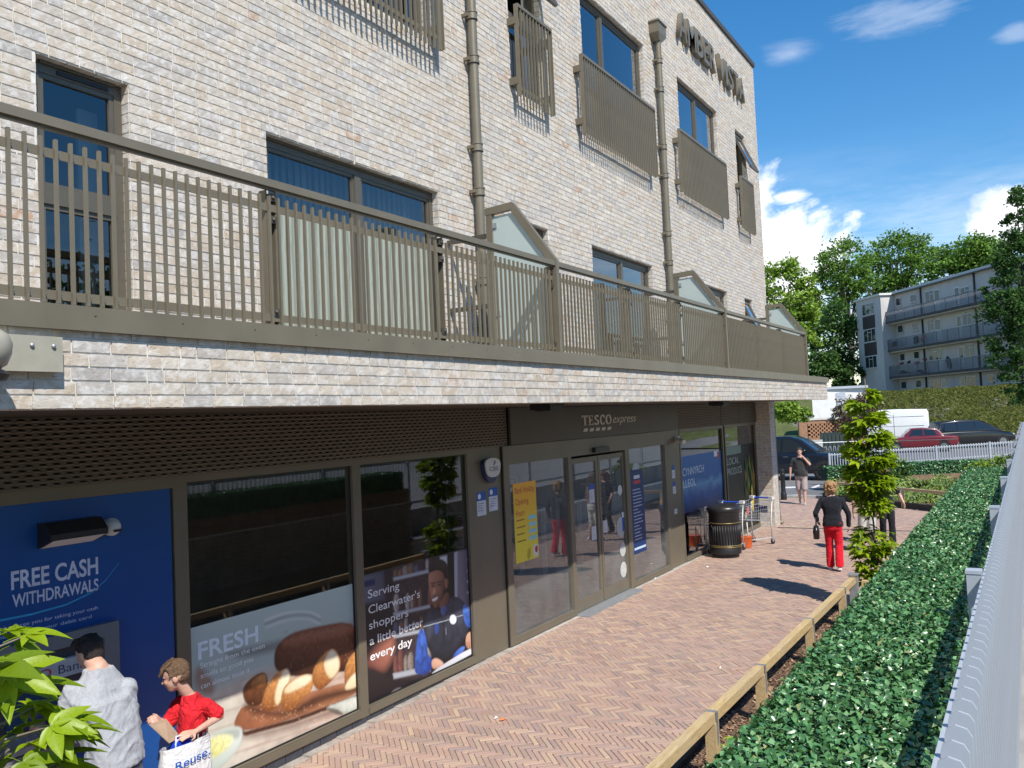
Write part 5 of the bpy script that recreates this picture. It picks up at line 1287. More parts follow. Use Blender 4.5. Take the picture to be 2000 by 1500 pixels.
def cap_(m, p, q, r1, r2, n=14):
    p = Vector(p); q = Vector(q); d = q - p; L_ = d.length
    if L_ < 1e-5: return m.ell(p, (r1,) * 3, n, 8)
    d /= L_; path = []; rr = []
    for i in range(5): t = math.pi / 2 * i / 4; path.append(p - d * r1 * math.cos(t)); rr.append(max(r1 * math.sin(t), 1e-4))
    for i in range(1, 4): path.append(p + d * L_ * i / 4); rr.append(r1 + (r2 - r1) * i / 4)
    for i in range(5): t = math.pi / 2 * i / 4; path.append(q + d * r2 * math.sin(t)); rr.append(max(r2 * math.cos(t), 1e-4))
    return m.tube(path, rr, n)
def loft(m, rings, n=22, ax=None):
    """rings: (centre, half depth along fwd, half width along side) ; ax=(fwd, side)"""
    f, s_ = (Vector(ax[0]), Vector(ax[1])) if ax else (Vector((1, 0, 0)), Vector((0, 1, 0)))
    vs_ = []
    for c, a, b in rings:
        for j in range(n):
            t = 2 * math.pi * j / n; cc, ss = math.cos(t), math.sin(t); k = (abs(cc) ** 2.6 + abs(ss) ** 2.6) ** (-1 / 2.6)
            vs_.append(Vector(c) + f * a * cc * k + s_ * b * ss * k)
    k = len(rings); return m.add(vs_, [(i * n + j, i * n + (j + 1) % n, (i + 1) * n + (j + 1) % n, (i + 1) * n + j) for i in range(k - 1) for j in range(n)] + [tuple(range(n))[::-1], tuple(range((k - 1) * n, k * n))])
def cloth(name, c, bump=.5, sc=14, rough=.9):
    t = NT(name); p = t.pos(); n = t.noise(sc, 3, .55, vec=p, dist=1.2); t.col(t.ramp(t.noise(sc * 6, 3, .6, vec=p), [(.3, tuple(x * .86 for x in c)), (.7, tuple(min(1, x * 1.1) for x in c))])); t.set(Roughness=rough)
    t.b.inputs['Specular IOR Level'].default_value = .2; t.b.inputs['Sheen Weight'].default_value = .15; t.bump(n, bump, .03); return t.m
skinm = NT('skin'); sp2 = skinm.pos(); skinm.col(skinm.ramp(skinm.noise(30, 4, .6, vec=sp2), [(.3, (.50, .28, .20)), (.7, (.60, .36, .27))])); skinm.set(Roughness=.55); skinm.b.inputs['Subsurface Weight'].default_value = .08; skinm.b.inputs['Subsurface Radius'].default_value = (.02, .008, .004); skinm = skinm.m
def hairm(name, c):
    t = NT(name); p = t.pos(); t.col(t.ramp(t.noise(70, 5, .75, vec=p, dist=1.0, sc3=(1.6, 1.6, .35)), [(.3, tuple(x * .45 for x in c)), (.7, tuple(min(1, x * 1.5) for x in c))])); t.set(Roughness=.55); t.bump(t.noise(90, 3, .6, vec=p, dist=2), .8, .012); return t.m
def hand(m, w, d, up, s_, curl=.5, side=1):
    """palm at wrist w pointing along d; up = back of the hand; fingers curl away from up"""
    d = Vector(d).normalized(); up = Vector(up); up = (up - d * up.dot(d)).normalized(); sd = d.cross(up) * side
    P = Vector(w); pc_ = P + d * .045 * s_
    for k in (-.5, 0, .5): cap_(m, P + sd * .018 * k * s_, P + d * .085 * s_ + sd * .052 * k * s_, .014 * s_, .013 * s_, 10)
    for k, (ln, off) in enumerate(((.068, -.033), (.078, -.011), (.073, .011), (.058, .033))):
        b = P + d * .088 * s_ + sd * off * s_; a1 = d * math.cos(curl * .7) - up * math.sin(curl * .7); a2 = d * math.cos(curl * 1.9) - up * math.sin(curl * 1.9)
        c = b + a1 * ln * .5 * s_; e = c + a2 * ln * .5 * s_; cap_(m, b, c, .0088 * s_, .0082 * s_, 8); cap_(m, c, e, .0082 * s_, .007 * s_, 8)
    b = P + d * .025 * s_ - sd * .025 * s_; c = b + (d * .55 - sd * .75 - up * .2).normalized() * .036 * s_; e = c + (d * .9 - sd * .25 - up * .3).normalized() * .030 * s_
    cap_(m, b, c, .011 * s_, .0095 * s_, 8); cap_(m, c, e, .0095 * s_, .0078 * s_, 8)
def head(m, c, fwd, upv, s_):
    """c centre of the head, s_ = head height; returns frame"""
    f = Vector(fwd).normalized(); u = Vector(upv); u = (u - f * u.dot(f)).normalized(); l_ = u.cross(f); Rm = Matrix((f, l_, u)).transposed(); c = Vector(c)
    P = lambda a, b, d: c + Rm @ (Vector((a, b, d)) * s_)
    m.ell(P(-.04, 0, .12), (.40 * s_, .325 * s_, .375 * s_), 18, 14, Rm); m.ell(P(.09, 0, -.10), (.27 * s_, .265 * s_, .32 * s_), 16, 12, Rm); m.ell(P(.14, 0, -.29), (.17 * s_, .19 * s_, .15 * s_), 14, 10, Rm)
    cap_(m, P(.335, 0, .02), P(.395, 0, -.115), .035 * s_, .052 * s_, 10); m.ell(P(.355, 0, -.12), (.06 * s_, .075 * s_, .04 * s_), 10, 8, Rm)
    m.ell(P(.30, 0, .06), (.06 * s_, .22 * s_, .035 * s_), 12, 8, Rm)
    m.ell(P(.305, 0, -.225), (.055 * s_, .085 * s_, .022 * s_), 10, 8, Rm); m.ell(P(.295, 0, -.265), (.055 * s_, .075 * s_, .024 * s_), 10, 8, Rm)
    for k in (-1, 1):
        m.ell(P(-.03, .325 * k, -.03), (.085 * s_, .035 * s_, .115 * s_), 10, 8, Rm); m.ell(P(.24, .13 * k, -.09), (.10 * s_, .10 * s_, .09 * s_), 10, 8, Rm)
    return P, Rm
def eyes(P, Rm, s_, par):
    m = MB()
    for k in (-1, 1): m.ell(P(.305, .125 * k, .0), (.028 * s_, .048 * s_, .022 * s_), 10, 6, Rm)
    e = m.build('eyes', plain('eye_dark', (.05, .035, .03), .2), par, smooth=True, kind='stuff')
    m = MB()
    for k in (-1, 1): cap_(m, P(.335, .06 * k, .065), P(.285, .20 * k, .07), .014 * s_, .010 * s_, 6)
    m.build('eyebrows', plain('brow', (.09, .055, .03), .8), par, smooth=True, kind='stuff')
    MB().ell(P(.352, 0, -.245), (.012 * s_, .07 * s_, .007 * s_), 10, 6, Rm).build('mouth', plain('lip_line', (.20, .06, .05), .6), par, smooth=True)
def fin(o, me, mat, par, name):
    me.materials.append(mat); return put(name, me, par)
def person(label, loc, yaw, h, o, voxel=.013):
    t_ = thing('person', label, 'person', loc, yaw, local=True)
    g = lambda *p: Vector(p) * h
    st_ = o.get('stride', .08); lean = o.get('lean', .02); wide = o.get('wide', 1.0)
    pel = g(0, 0, .515); che = g(lean * .7, 0, .72); nk = g(lean, 0, .825); hc = g(lean + o.get('hf', .012), 0, .925)
    hipL, hipR = g(0, .048, .50), g(0, -.048, .50)
    an = {'L': g(st_, .05, .045), 'R': g(-st_, -.05, .045 + o.get('lift', .02))}
    kn = {'L': g(st_ * .55 + .02, .052, .28), 'R': g(-st_ * .35 + .03, -.052, .28)}
    sh = {'L': g(lean, .095 * wide, .782), 'R': g(lean, -.095 * wide, .782)}
    el = {'L': g(*o.get('elL', (-.02, .15, .63))), 'R': g(*o.get('elR', (.02, -.15, .63)))}
    wr = {'L': g(*o.get('wrL', (.03, .15, .48))), 'R': g(*o.get('wrR', (.08, -.14, .49)))}
    b = MB(); wd = wide
    tr = [(g(0, 0, .47), .062 * h * wd, .082 * h * wd), (g(0, 0, .53), .068 * h * wd, .088 * h * wd), (g(lean * .4, 0, .62), .058 * h * wd * o.get('belly', 1), .072 * h * wd), (g(lean * .7, 0, .72), .066 * h * wd, .088 * h * wd), (g(lean, 0, .775), .055 * h * wd, .098 * h * wd), (g(lean, 0, .805), .046 * h * wd, .078 * h * wd), (g(lean, 0, .835), .034 * h, .042 * h)]
    loft(b, tr); cap_(b, nk - g(0, 0, .02), hc - g(0, 0, .035), .034 * h, .031 * h)
    P, Rm = head(b, hc, o.get('look', (1, 0, -.05)), (0, 0, 1), .133 * h)
    for k in 'LR':
        sg = 1 if k == 'L' else -1; hp = hipL if k == 'L' else hipR
        cap_(b, hp, kn[k], .052 * h, .034 * h); cap_(b, kn[k], an[k], .034 * h, .021 * h); cap_(b, kn[k] * .55 + an[k] * .45 + g(-.008, 0, .02), an[k], .031 * h, .02 * h)
        cap_(b, an[k] + g(-.012, 0, -.022), an[k] + g(.075, 0, -.03), .02 * h, .015 * h)
        cap_(b, sh[k], el[k], .031 * h, .023 * h); cap_(b, el[k], wr[k], .023 * h, .015 * h); hand(b, wr[k], (wr[k] - el[k]), (0, sg, .2), h / 1.75, .5, sg)
    body = fin(t_, fuse(b, voxel, 4), skinm, t_, 'body')
    if o.get('face', True): eyes(P, Rm, .133 * h, t_)
    inf = .0085 * h
    # trousers / shorts / skirt
    m = MB(); lo = o['lower']
    if lo[0] in ('trousers', 'shorts'):
        loft(m, [(g(0, 0, .455), .066 * h * wd, .088 * h * wd), (g(0, 0, .53), (.068 * h + inf) * wd, (.088 * h + inf) * wd), (g(0, 0, .585), .064 * h * wd, .080 * h * wd)])
        for k in 'LR':
            hp = hipL if k == 'L' else hipR
            cap_(m, hp, kn[k] + g(0, 0, .0), .056 * h, .043 * h if lo[0] == 'trousers' else .052 * h)
            if lo[0] == 'trousers':
                e = an[k] + g(-.005, 0, -.01); cap_(m, kn[k], e + g(0, 0, .03), .042 * h, .044 * h); loft(m, [(e, .05 * h, .042 * h), (kn[k] * .5 + e * .5, .04 * h, .039 * h), (kn[k], .04 * h, .038 * h)])
    else:
        loft(m, [(g(st_ * .2, 0, .36), .082 * h, .10 * h), (g(0, 0, .48), .078 * h, .098 * h), (g(0, 0, .60), .06 * h, .075 * h)])
    fin(t_, drape(fuse(m, voxel, 4), .006, (8, 8, 6), label.count('e')), lo[1], t_, lo[0])
    # upper garment
    m = MB(); up = o['upper']; hem = up[2]
    rg = [(g(lean * .1, 0, hem), (.074 * h + inf) * wd, (.094 * h + inf) * wd)] + [(c, a + inf * 1.3, bb + inf * 1.3) for c, a, bb in tr if c.z > (hem + .02) * h][:-1] + [(g(lean, 0, .83), .038 * h, .05 * h)]
    if o.get('belly', 1) > 1: rg[1] = (g(lean * .3 + .012, 0, .60), .082 * h * wd, .092 * h * wd)
    loft(m, rg)
    for k in 'LR':
        if up[3] == 'long': cap_(m, sh[k], el[k], .036 * h, .030 * h); cap_(m, el[k], wr[k], .030 * h, .023 * h)
        elif up[3] == 'short': cap_(m, sh[k], sh[k] * .35 + el[k] * .65, .036 * h, .036 * h)
        else: m.ell(sh[k] * .8 + che * .2, (.03 * h, .03 * h, .02 * h))
    fin(t_, drape(fuse(m, voxel, 4), .008, (7, 7, 9), label.count('a')), up[1], t_, up[0])
    # shoes
    for k in 'LR':
        m = MB(); a = an[k]; cap_(m, a + g(-.018, 0, -.022), a + g(.082, 0, -.030), .0245 * h, .0185 * h); m.box(a.x - .045 * h, a.y - .022 * h, a.z - .045 * h, a.x + .10 * h, a.y + .022 * h, a.z - .033 * h)
        fin(t_, fuse(m, voxel * .7, 3), o['shoes'], t_, 'shoe')
    hairbuild(o['hair'], P, Rm, .133 * h, t_, voxel)
    return t_, P, Rm
def hairbuild(hr, P, Rm, s_, t_, voxel):
    m = MB(); rs = random.Random(5)
    if hr[0] == 'short':
        m.ell(P(-.075, 0, .17), (.40 * s_, .35 * s_, .365 * s_), 18, 14, Rm); m.ell(P(-.17, 0, -.02), (.27 * s_, .32 * s_, .30 * s_), 14, 10, Rm)
        for i in range(26): a, b_ = rs.uniform(-.3, .3), rs.uniform(-.25, .25); cap_(m, P(a * .8, b_, .44), P(a + .09, b_ + .04, .50 - .5 * abs(b_) - .3 * max(a, 0)), .06 * s_, .03 * s_, 6)
    elif hr[0] == 'fringe':
        m.ell(P(-.07, 0, .165), (.385 * s_, .335 * s_, .35 * s_), 18, 14, Rm); m.ell(P(-.19, 0, .0), (.225 * s_, .29 * s_, .27 * s_), 14, 10, Rm)
        for i in range(40):
            b_ = rs.uniform(-.3, .3); cap_(m, P(.02, b_ * .8, .47), P(.30, b_, .30 + rs.uniform(-.05, .05)), .055 * s_, .04 * s_, 6); cap_(m, P(.28, b_, .30), P(.36 + rs.uniform(0, .05), b_ * 1.05, .15 + rs.uniform(-.02, .08)), .042 * s_, .015 * s_, 6)
        for k in (-1, 1):
            for i in range(8): cap_(m, P(rs.uniform(-.15, .2), .29 * k, .3), P(rs.uniform(-.1, .18), .335 * k, .03 + rs.uniform(-.03, .08)), .05 * s_, .02 * s_, 6)
    else:
        m.ell(P(-.10, 0, .13), (.50 * s_, .50 * s_, .44 * s_), 18, 14, Rm); m.ell(P(-.18, 0, -.18), (.36 * s_, .54 * s_, .38 * s_), 14, 10, Rm)
        for i in range(90):
            a = rs.uniform(0, 6.28); zz = rs.uniform(-.5, .4); r_ = .52 * math.sqrt(max(.2, 1 - (zz / .65) ** 2)); x = -.10 + r_ * math.cos(a)
            if x > .12 and zz < .2: continue
            m.ell(P(x, r_ * math.sin(a), zz), (.075 * s_,) * 3, 8, 6)
        if hr[0] == 'long': m.ell(P(-.26, 0, -.55), (.20 * s_, .36 * s_, .5 * s_), 14, 10, Rm)
    me = fuse(m, voxel * .62, 1, 'hair'); from mathutils import noise as mn
    nrm = [v.normal.copy() for v in me.vertices]
    for v, vn in zip(me.vertices, nrm):
        q = Rm.transposed() @ (v.co / s_); k = mn.noise(Vector((q.x * 5, q.y * 26, q.z * 9))) + .5 * mn.noise(Vector((q.x * 16, q.y * 50, q.z * 20)))
        v.co += vn * k * .022 * s_
    fin(t_, me, hr[1], t_, 'hair')
white_sh = plain('white_shoe', (.62, .60, .58), .6); blk = cloth('black_knit', (.012, .013, .018), .4)
# woman in red trousers, walking away
p0 = hz(1632, 1114)
ww, _, _ = person('person in a black cardigan and red trousers walking away across the paving', (p0[0], p0[1], 0), R(8), 1.63, dict(stride=.055, lean=.018, lower=('trousers', cloth('red_trousers', (.62, .008, .022), .5)), upper=('cardigan', blk, .50, 'long'), shoes=white_sh, hair=('curly', hairm('blonde_hair', (.36, .20, .085))), elL=(-.035, .175, .64), wrL=(.05, .165, .555), elR=(-.01, -.17, .63), wrR=(.02, -.165, .50), face=False, wide=1.1), .012)
hb = thing('handbag', 'black leather handbag with strap on the arm of the person in red trousers', 'handbag', (p0[0], p0[1], .6), R(8), local=True)
m = MB(); loft(m, [(Vector((.03, .295, -.03)), .12, .055), (Vector((.03, .295, .10)), .13, .06), (Vector((.03, .295, .20)), .10, .04)]); m.build('bag_body', plain('black_leather', (.012, .012, .013), .3), hb, smooth=True)
m = MB(); m.tube([(-.06, .295, .18), (-.04, .285, .36), (.03, .275, .44), (.10, .285, .36), (.12, .295, .18)], .009, 8); m.build('strap', plain('chain_strap', (.10, .10, .10), .3, .5), hb, smooth=True)
# man with hand to his face, walking towards the shop
p1 = hz(1568, 985)
person('person in a dark grey tee shirt and pale shorts holding a hand to the mouth', (p1[0], p1[1], 0), R(186), 1.76, dict(stride=.075, lean=.02, wide=1.14, belly=1.35, lower=('shorts', cloth('grey_shorts', (.34, .28, .27), .4)), upper=('tee_shirt', cloth('charcoal_tee', (.042, .043, .042), .5), .50, 'short'), shoes=plain('trainers', (.35, .33, .32), .6), hair=('short', hairm('dark_hair', (.045, .028, .018))), elR=(.02, -.17, .63), wrR=(.03, -.18, .49), elL=(.10, .165, .70), wrL=(.115, .055, .845), look=(1, .1, -.1)), .014)
# two people beyond the sapling
p2 = hz(1697, 1078)
person('person in a mauve top and white shorts partly hidden by the slender sapling', (p2[0], p2[1], 0), R(20), 1.62, dict(stride=.05, lean=.02, lower=('shorts', cloth('white_shorts', (.60, .60, .56), .4)), upper=('top', cloth('mauve_top', (.22, .13, .14), .4), .56, 'short'), shoes=white_sh, hair=('curly', hairm('brown_hair', (.11, .055, .028))), face=False), .014)
p3 = hz(1735, 1062)
person('person all in black with bare forearms just beyond the person in white shorts', (p3[0], p3[1], 0), R(200), 1.60, dict(stride=.05, lean=.02, lower=('trousers', blk), upper=('top', blk, .52, 'short'), shoes=plain('black_shoe', (.02, .02, .02), .5), hair=('long', hairm('auburn_hair', (.14, .06, .03))), elR=(.01, -.16, .64), wrR=(.09, -.18, .56), elL=(.02, .18, .64), wrL=(.10, .20, .55)), .014)
# man at the cash machine, seen from behind
G = lambda px, py, y: Vector(hy(px, py, y))
t_ = thing('person', 'person in a pale grey tee shirt using the cash machine', 'person', (3.3, 5.3, ground(3.3)))
hc = G(174, 1275, 5.53); nk = G(192, 1293, 5.42); sL = G(143, 1352, 5.45); sR = G(246, 1345, 5.34); gz = ground(3.3)
ctr = (sL + sR) / 2; fw = Vector((-.15, 1, 0)).normalized(); sd = Vector((-1, -.15, 0)).normalized()
wai = Vector((ctr.x + .03, ctr.y - .10, .98)); hip = Vector((wai.x, wai.y + .0, .82)); che = Vector((ctr.x + .015, ctr.y - .02, 1.28))
tr = [(hip - Vector((0, 0, .06)), .115, .165), (hip, .12, .17), (wai + Vector((0, 0, .02)), .115, .165), (Vector((wai.x * .5 + che.x * .5, wai.y * .5 + che.y * .5, 1.14)), .125, .18), (che, .13, .20), (ctr - Vector((0, -.0, .03)), .11, .195), (nk - Vector((0, 0, .03)), .06, .075)]
b = MB(); loft(b, tr, ax=(fw, sd)); cap_(b, nk - Vector((0, 0, .04)), hc - Vector((0, 0, .03)), .062, .055)
P, Rm = head(b, hc, (-.2, 1, -.35), (0, .1, 1), .235)
elL = sL + Vector((-.05, .10, -.30)); wrL = elL + Vector((.05, .26, .02)); elR = sR + Vector((.06, .14, -.28)); wrR = elR + Vector((-.16, .24, .02))
for s_, e, w_, sg in ((sL, elL, wrL, 1), (sR, elR, wrR, -1)): cap_(b, s_, e, .056, .042); cap_(b, e, w_, .042, .027); hand(b, w_, w_ - e, (0, 0, 1), 1.02, .5, sg)
for k in (-1, 1):
    h_ = hip + sd * .085 * k; kn_ = Vector((h_.x, h_.y + .03, .44 + gz)); an_ = Vector((h_.x, h_.y - .02, .08 + gz)); cap_(b, h_, kn_, .09, .06); cap_(b, kn_, an_, .06, .04); cap_(b, an_ - Vector((0, .02, .035)), an_ + Vector((0, .14, -.05)), .036, .028)
fin(t_, fuse(b, .009, 4), skinm, t_, 'body')
m = MB(); inf = .014
loft(m, [(hip + Vector((0, 0, .02)), .142, .19)] + [(c, a + inf, d + inf) for c, a, d in tr[2:6]] + [(nk - Vector((0, 0, .035)), .072, .09)], ax=(fw, sd))
for s_, e in ((sL, elL), (sR, elR)): cap_(m, s_, s_ * .35 + e * .65, .070, .066)
greytee = NT('heather_grey_tee'); gp = greytee.pos(); greytee.col(greytee.ramp(greytee.noise(70, 4, .7, vec=gp), [(.3, (.30, .31, .33)), (.7, (.40, .41, .43))])); greytee.set(Roughness=.9); wv = greytee.noise(4, 2, .45, vec=gp, dist=1.6, sc3=(1.6, 1.6, 1.0)); greytee.bump(wv, .45, .05)
fin(t_, drape(fuse(m, .009, 4), .011, (6, 6, 9)), greytee.m, t_, 'tee_shirt')
m = MB(); loft(m, [(hip - Vector((0, 0, .10)), .125, .178), (hip + Vector((0, 0, .05)), .13, .18)], ax=(fw, sd))
for k in (-1, 1):
    h_ = hip + sd * .085 * k; kn_ = Vector((h_.x, h_.y + .03, .44 + gz)); an_ = Vector((h_.x, h_.y - .02, .08 + gz)); cap_(m, h_, kn_, .098, .072); cap_(m, kn_, an_ + Vector((0, 0, .03)), .072, .062)
fin(t_, fuse(m, .011, 4), cloth('navy_jeans', (.03, .04, .07)), t_, 'trousers')
for k in (-1, 1):
    h_ = hip + sd * .085 * k; a_ = Vector((h_.x, h_.y - .02, .08 + gz)); m = MB(); cap_(m, a_ - Vector((0, .03, .038)), a_ + Vector((0, .16, -.05)), .042, .032); fin(t_, fuse(m, .008, 3), white_sh, t_, 'shoe')
hairbuild(('short', hairm('black_hair', (.022, .015, .012))), P, Rm, .235, t_, .009)
# boy with a carrier bag
bz = ground(3.8); t_ = thing('person', 'young person in a red tee shirt holding a folded brown paper and a carrier bag', 'person', (3.85, 5.42, bz))
BY = 5.40; f = Vector((-.60, .74, 0)).normalized(); sd = Vector((-.74, -.60, 0)).normalized()   # facing the cash machine; sd = his left, towards the camera
hc = G(342, 1320, BY + .02); nk = G(370, 1352, BY + .0)
sL = G(402, 1376, BY - .10); sR = G(352, 1372, BY + .12); ctr = (sL + sR) / 2
wai = G(376, 1440, BY); hip = wai + Vector((.03, .0, -.14)); che = (ctr * .6 + wai * .4)
tr = [(hip - Vector((0, 0, .05)), .085, .115), (hip + Vector((0, 0, .03)), .088, .118), (wai, .078, .105), (che, .086, .118), (ctr - Vector((0, 0, .015)), .075, .125), (nk - Vector((0, 0, .01)), .042, .05)]
b = MB(); loft(b, tr, ax=(f, sd)); cap_(b, nk - Vector((0, 0, .03)), hc + f * -.02 - Vector((0, 0, .04)), .043, .040)
HS = .238; lk = Vector((-.66, .62, -.16)); P, Rm = head(b, hc, lk, (-.12, .1, 1), HS)
elL = G(430, 1398, BY - .16); wrL = G(383, 1428, BY - .17); elR = G(322, 1424, BY + .16); wrR = G(316, 1408, BY - .02)
cap_(b, sL, elL, .040, .030); cap_(b, elL, wrL, .030, .020); hand(b, wrL, G(352, 1438, BY - .17) - wrL, (-.2, -.5, .8), .86, .35, 1)
cap_(b, sR, elR, .040, .030); cap_(b, elR, wrR, .030, .020); hand(b, wrR, G(297, 1402, BY - .06) - wrR, (-.2, -.7, .7), .86, .8, -1)
for k in (-1, 1):
    h_ = hip + sd * .06 * k; kn_ = Vector((h_.x - .03, h_.y + .03, .36 + bz)); an_ = Vector((h_.x, h_.y, .07 + bz)); cap_(b, h_, kn_, .065, .044); cap_(b, kn_, an_, .044, .03); cap_(b, an_ - f * .02 - Vector((0, 0, .03)), an_ + f * .13 - Vector((0, 0, .042)), .03, .024)
fin(t_, fuse(b, .0062, 3), skinm, t_, 'body'); eyes(P, Rm, HS, t_)
redc = NT('red_tee'); rp = redc.pos(); redc.col(redc.ramp(redc.noise(50, 3, .6, vec=rp), [(.3, (.52, .004, .012)), (.7, (.66, .010, .02))])); redc.set(Roughness=.85); redc.bump(redc.noise(9, 3, .5, vec=rp, dist=2.0), .8, .05); redc = redc.m
m = MB(); inf = .012
loft(m, [(wai - Vector((0, 0, .09)), .108, .138), (wai, .098, .126)] + [(c, a + inf, d + inf) for c, a, d in tr[3:5]] + [(nk - Vector((0, 0, .012)), .056, .066)], ax=(f, sd))
for s_, e in ((sL, elL), (sR, elR)): cap_(m, s_, s_ * .28 + e * .72, .052, .056)
fin(t_, drape(fuse(m, .0075, 4), .008, (9, 9, 9), 4.0), redc, t_, 'tee_shirt')
m = MB()
loft(m, [(hip - Vector((0, 0, .09)), .10, .128), (hip + Vector((0, 0, .08)), .098, .126)], ax=(f, sd))
for k in (-1, 1):
    h_ = hip + sd * .06 * k; kn_ = Vector((h_.x - .03, h_.y + .03, .36 + bz)); cap_(m, h_, kn_, .075, .07)
fin(t_, fuse(m, .01, 4), cloth('grey_shorts_boy', (.10, .11, .13)), t_, 'shorts')
for k in (-1, 1):
    h_ = hip + sd * .06 * k; a_ = Vector((h_.x, h_.y, .07 + bz)); m = MB(); cap_(m, a_ - f * .03 - Vector((0, 0, .03)), a_ + f * .15 - Vector((0, 0, .042)), .034, .028); fin(t_, fuse(m, .008, 3), white_sh, t_, 'shoe')
hairbuild(('fringe', hairm('brown_hair_boy', (.14, .08, .042))), P, Rm, HS, t_, .0075)
# brown paper
pm_ = plain('brown_paper', (.42, .29, .19), .8, 0, .1, 12)
q = [G(290, 1415, BY - .10), G(323, 1404, BY - .07), G(352, 1440, BY - .10), G(330, 1452, BY - .16)]
m = MB(); m.prism(q, (.002, -.003, .002)); tag(m.build('paper_wallet', pm_), 'folded brown paper wallet in the hand of the young person in red', 'paper')
# carrier bag
cb = thing('carrier_bag', 'white reusable carrier bag printed Reuse. held by the young person in red', 'bag', (3.85, 5.15, .3))
YB = BY - .21
bagm = NT('white_poly'); bpz = bagm.pos(); bagm.col(bagm.ramp(bagm.noise(7, 4, .6, vec=bpz), [(.3, (.62, .60, .58)), (.7, (.76, .75, .73))])); bagm.set(Roughness=.35); bagm.bump(bagm.noise(9, 4, .6, vec=bpz, dist=1.5), .6, .04); bagm = bagm.m
tl, trr = G(324, 1462, YB), G(418, 1455, YB); dx = (trr - tl); dx.z = 0; wB = dx.length; ux = dx.normalized(); un = Vector((ux.y, -ux.x, 0)) if ux.y * 1 - 0 else Vector((0, -1, 0))
un = Vector((0, -1, 0)) if abs(ux.x) > .99 else un
cB = (tl + trr) / 2; topz = cB.z
def bagring(z, w_, d_, n=28):
    return [Vector((cB.x, cB.y + .06, z)) + ux * (w_ / 2 * math.copysign(abs(math.cos(2 * math.pi * j / n)) ** .5, math.cos(2 * math.pi * j / n))) + Vector((-ux.y, ux.x, 0)) * (d_ / 2 * math.copysign(abs(math.sin(2 * math.pi * j / n)) ** .7, math.sin(2 * math.pi * j / n))) for j in range(n)]
m = MB(); rg = [(topz - .42, wB * .92, .13), (topz - .40, wB * 1.0, .15), (topz - .25, wB * 1.03, .16), (topz - .08, wB * 1.0, .14), (topz - .0, wB * .98, .11), (topz + .028, wB * .97, .10)]
n = 28; vs_ = [v + Vector((random.uniform(-.004, .004), random.uniform(-.004, .004), random.uniform(-.004, .004))) for z, a, d in rg for v in bagring(z, a, d)]
m.add(vs_, [(i * n + j, i * n + (j + 1) % n, (i + 1) * n + (j + 1) % n, (i + 1) * n + j) for i in range(len(rg) - 1) for j in range(n)] + [tuple(range(n))[::-1]])
m.build('bag_body', bagm, cb, smooth=True)
front = cB.y + .06 - .083
tx = fit_text('lettering', 'Reuse.', 0, wB * .72, 0, .058, 0, ink(28, 84, 170), cb, bold=.012, ref=CAP)
a_ = math.atan2(ux.y, ux.x); Rz = Matrix.Rotation(a_, 4, 'Z') @ Matrix.Rotation(R(-4), 4, 'Y'); o_ = Vector((cB.x, cB.y + .06, topz - .115)) - ux * wB * .36 + Vector((ux.y, -ux.x, 0)) * .088
tx.data.transform(Matrix.Translation(o_) @ Rz)
m = MB()
for k in (-.25, .22): h0 = cB + ux * wB * k + Vector((0, .03, .02)); m.tube([h0, h0 + Vector((0, .02, .07)) + ux * .02, wrL + Vector((-.03, .02, -.02)), h0 + ux * .10 + Vector((0, .05, .07)), h0 + ux * .12 + Vector((0, .05, .0))], .006, 6)
m.build('handles', bagm, cb, smooth=True, kind='stuff')
pk = thing('bread_packet', 'blue plastic packet poking out of the white carrier bag', 'packet', (3.75, 5.2, .9))
m = MB(); cpk = G(354, 1451, YB + .085); loft(m, [(cpk - Vector((0, 0, .12)), .080, .035)] + [(cpk + Vector((0, 0, -.04 + .012 * q)), .09 - .0005 * q ** 2.2, .045 - .0004 * q ** 2) for q in range(8)] + [(cpk + Vector((0, 0, .058)), .035, .02)], ax=(ux, Vector((-ux.y, ux.x, 0)))); bm_ = plain('blue_film', (.01, .045, .42), .22, 0, .15, 20, .5, 25); drape(m.build('wrapper', bm_, pk, smooth=True).data, .004, (30, 30, 40))
# ================================================================ bin, trolleys, bollard
lb = hz(1402, 1090); binx, biny = lb[0] + .25, 5.52
wb = thing('litter_bin', 'black fluted cylindrical litter bin with gold bands outside the shop window', 'bin', (binx, biny, 0), local=True)
m = MB(); m.lathe([(.20, 0), (.27, .005), (.27, .05), (.315, .08), (.32, .20), (.31, .215), (.31, .88), (.325, .90), (.325, .93)], n=48); m.build('drum', MAT['dark'], wb, autos=True)
m = MB()
for i in range(36): t = 2 * math.pi * i / 36; m.tube([(.312 * math.cos(t), .312 * math.sin(t), .27), (.312 * math.cos(t), .312 * math.sin(t), .66)], .011, 6)
m.build('flutes', MAT['dark'], wb, smooth=True, kind='stuff')
for z in (.215, .245, .70): m = MB(); m.lathe([(.318, z), (.328, z + .003), (.328, z + .012), (.318, z + .015)], n=48, cap=False); m.build('gold_band', plain('gold_paint', (.30, .22, .09), .4, .5), wb, smooth=True)
m = MB(); m.lathe([(.325, .93), (.345, .95), (.35, .98), (.335, 1.02), (.28, 1.06), (.12, 1.085), (.01, 1.09)], n=48); m.build('lid', plain('bin_lid', (.02, .02, .021), .35), wb, autos=True)
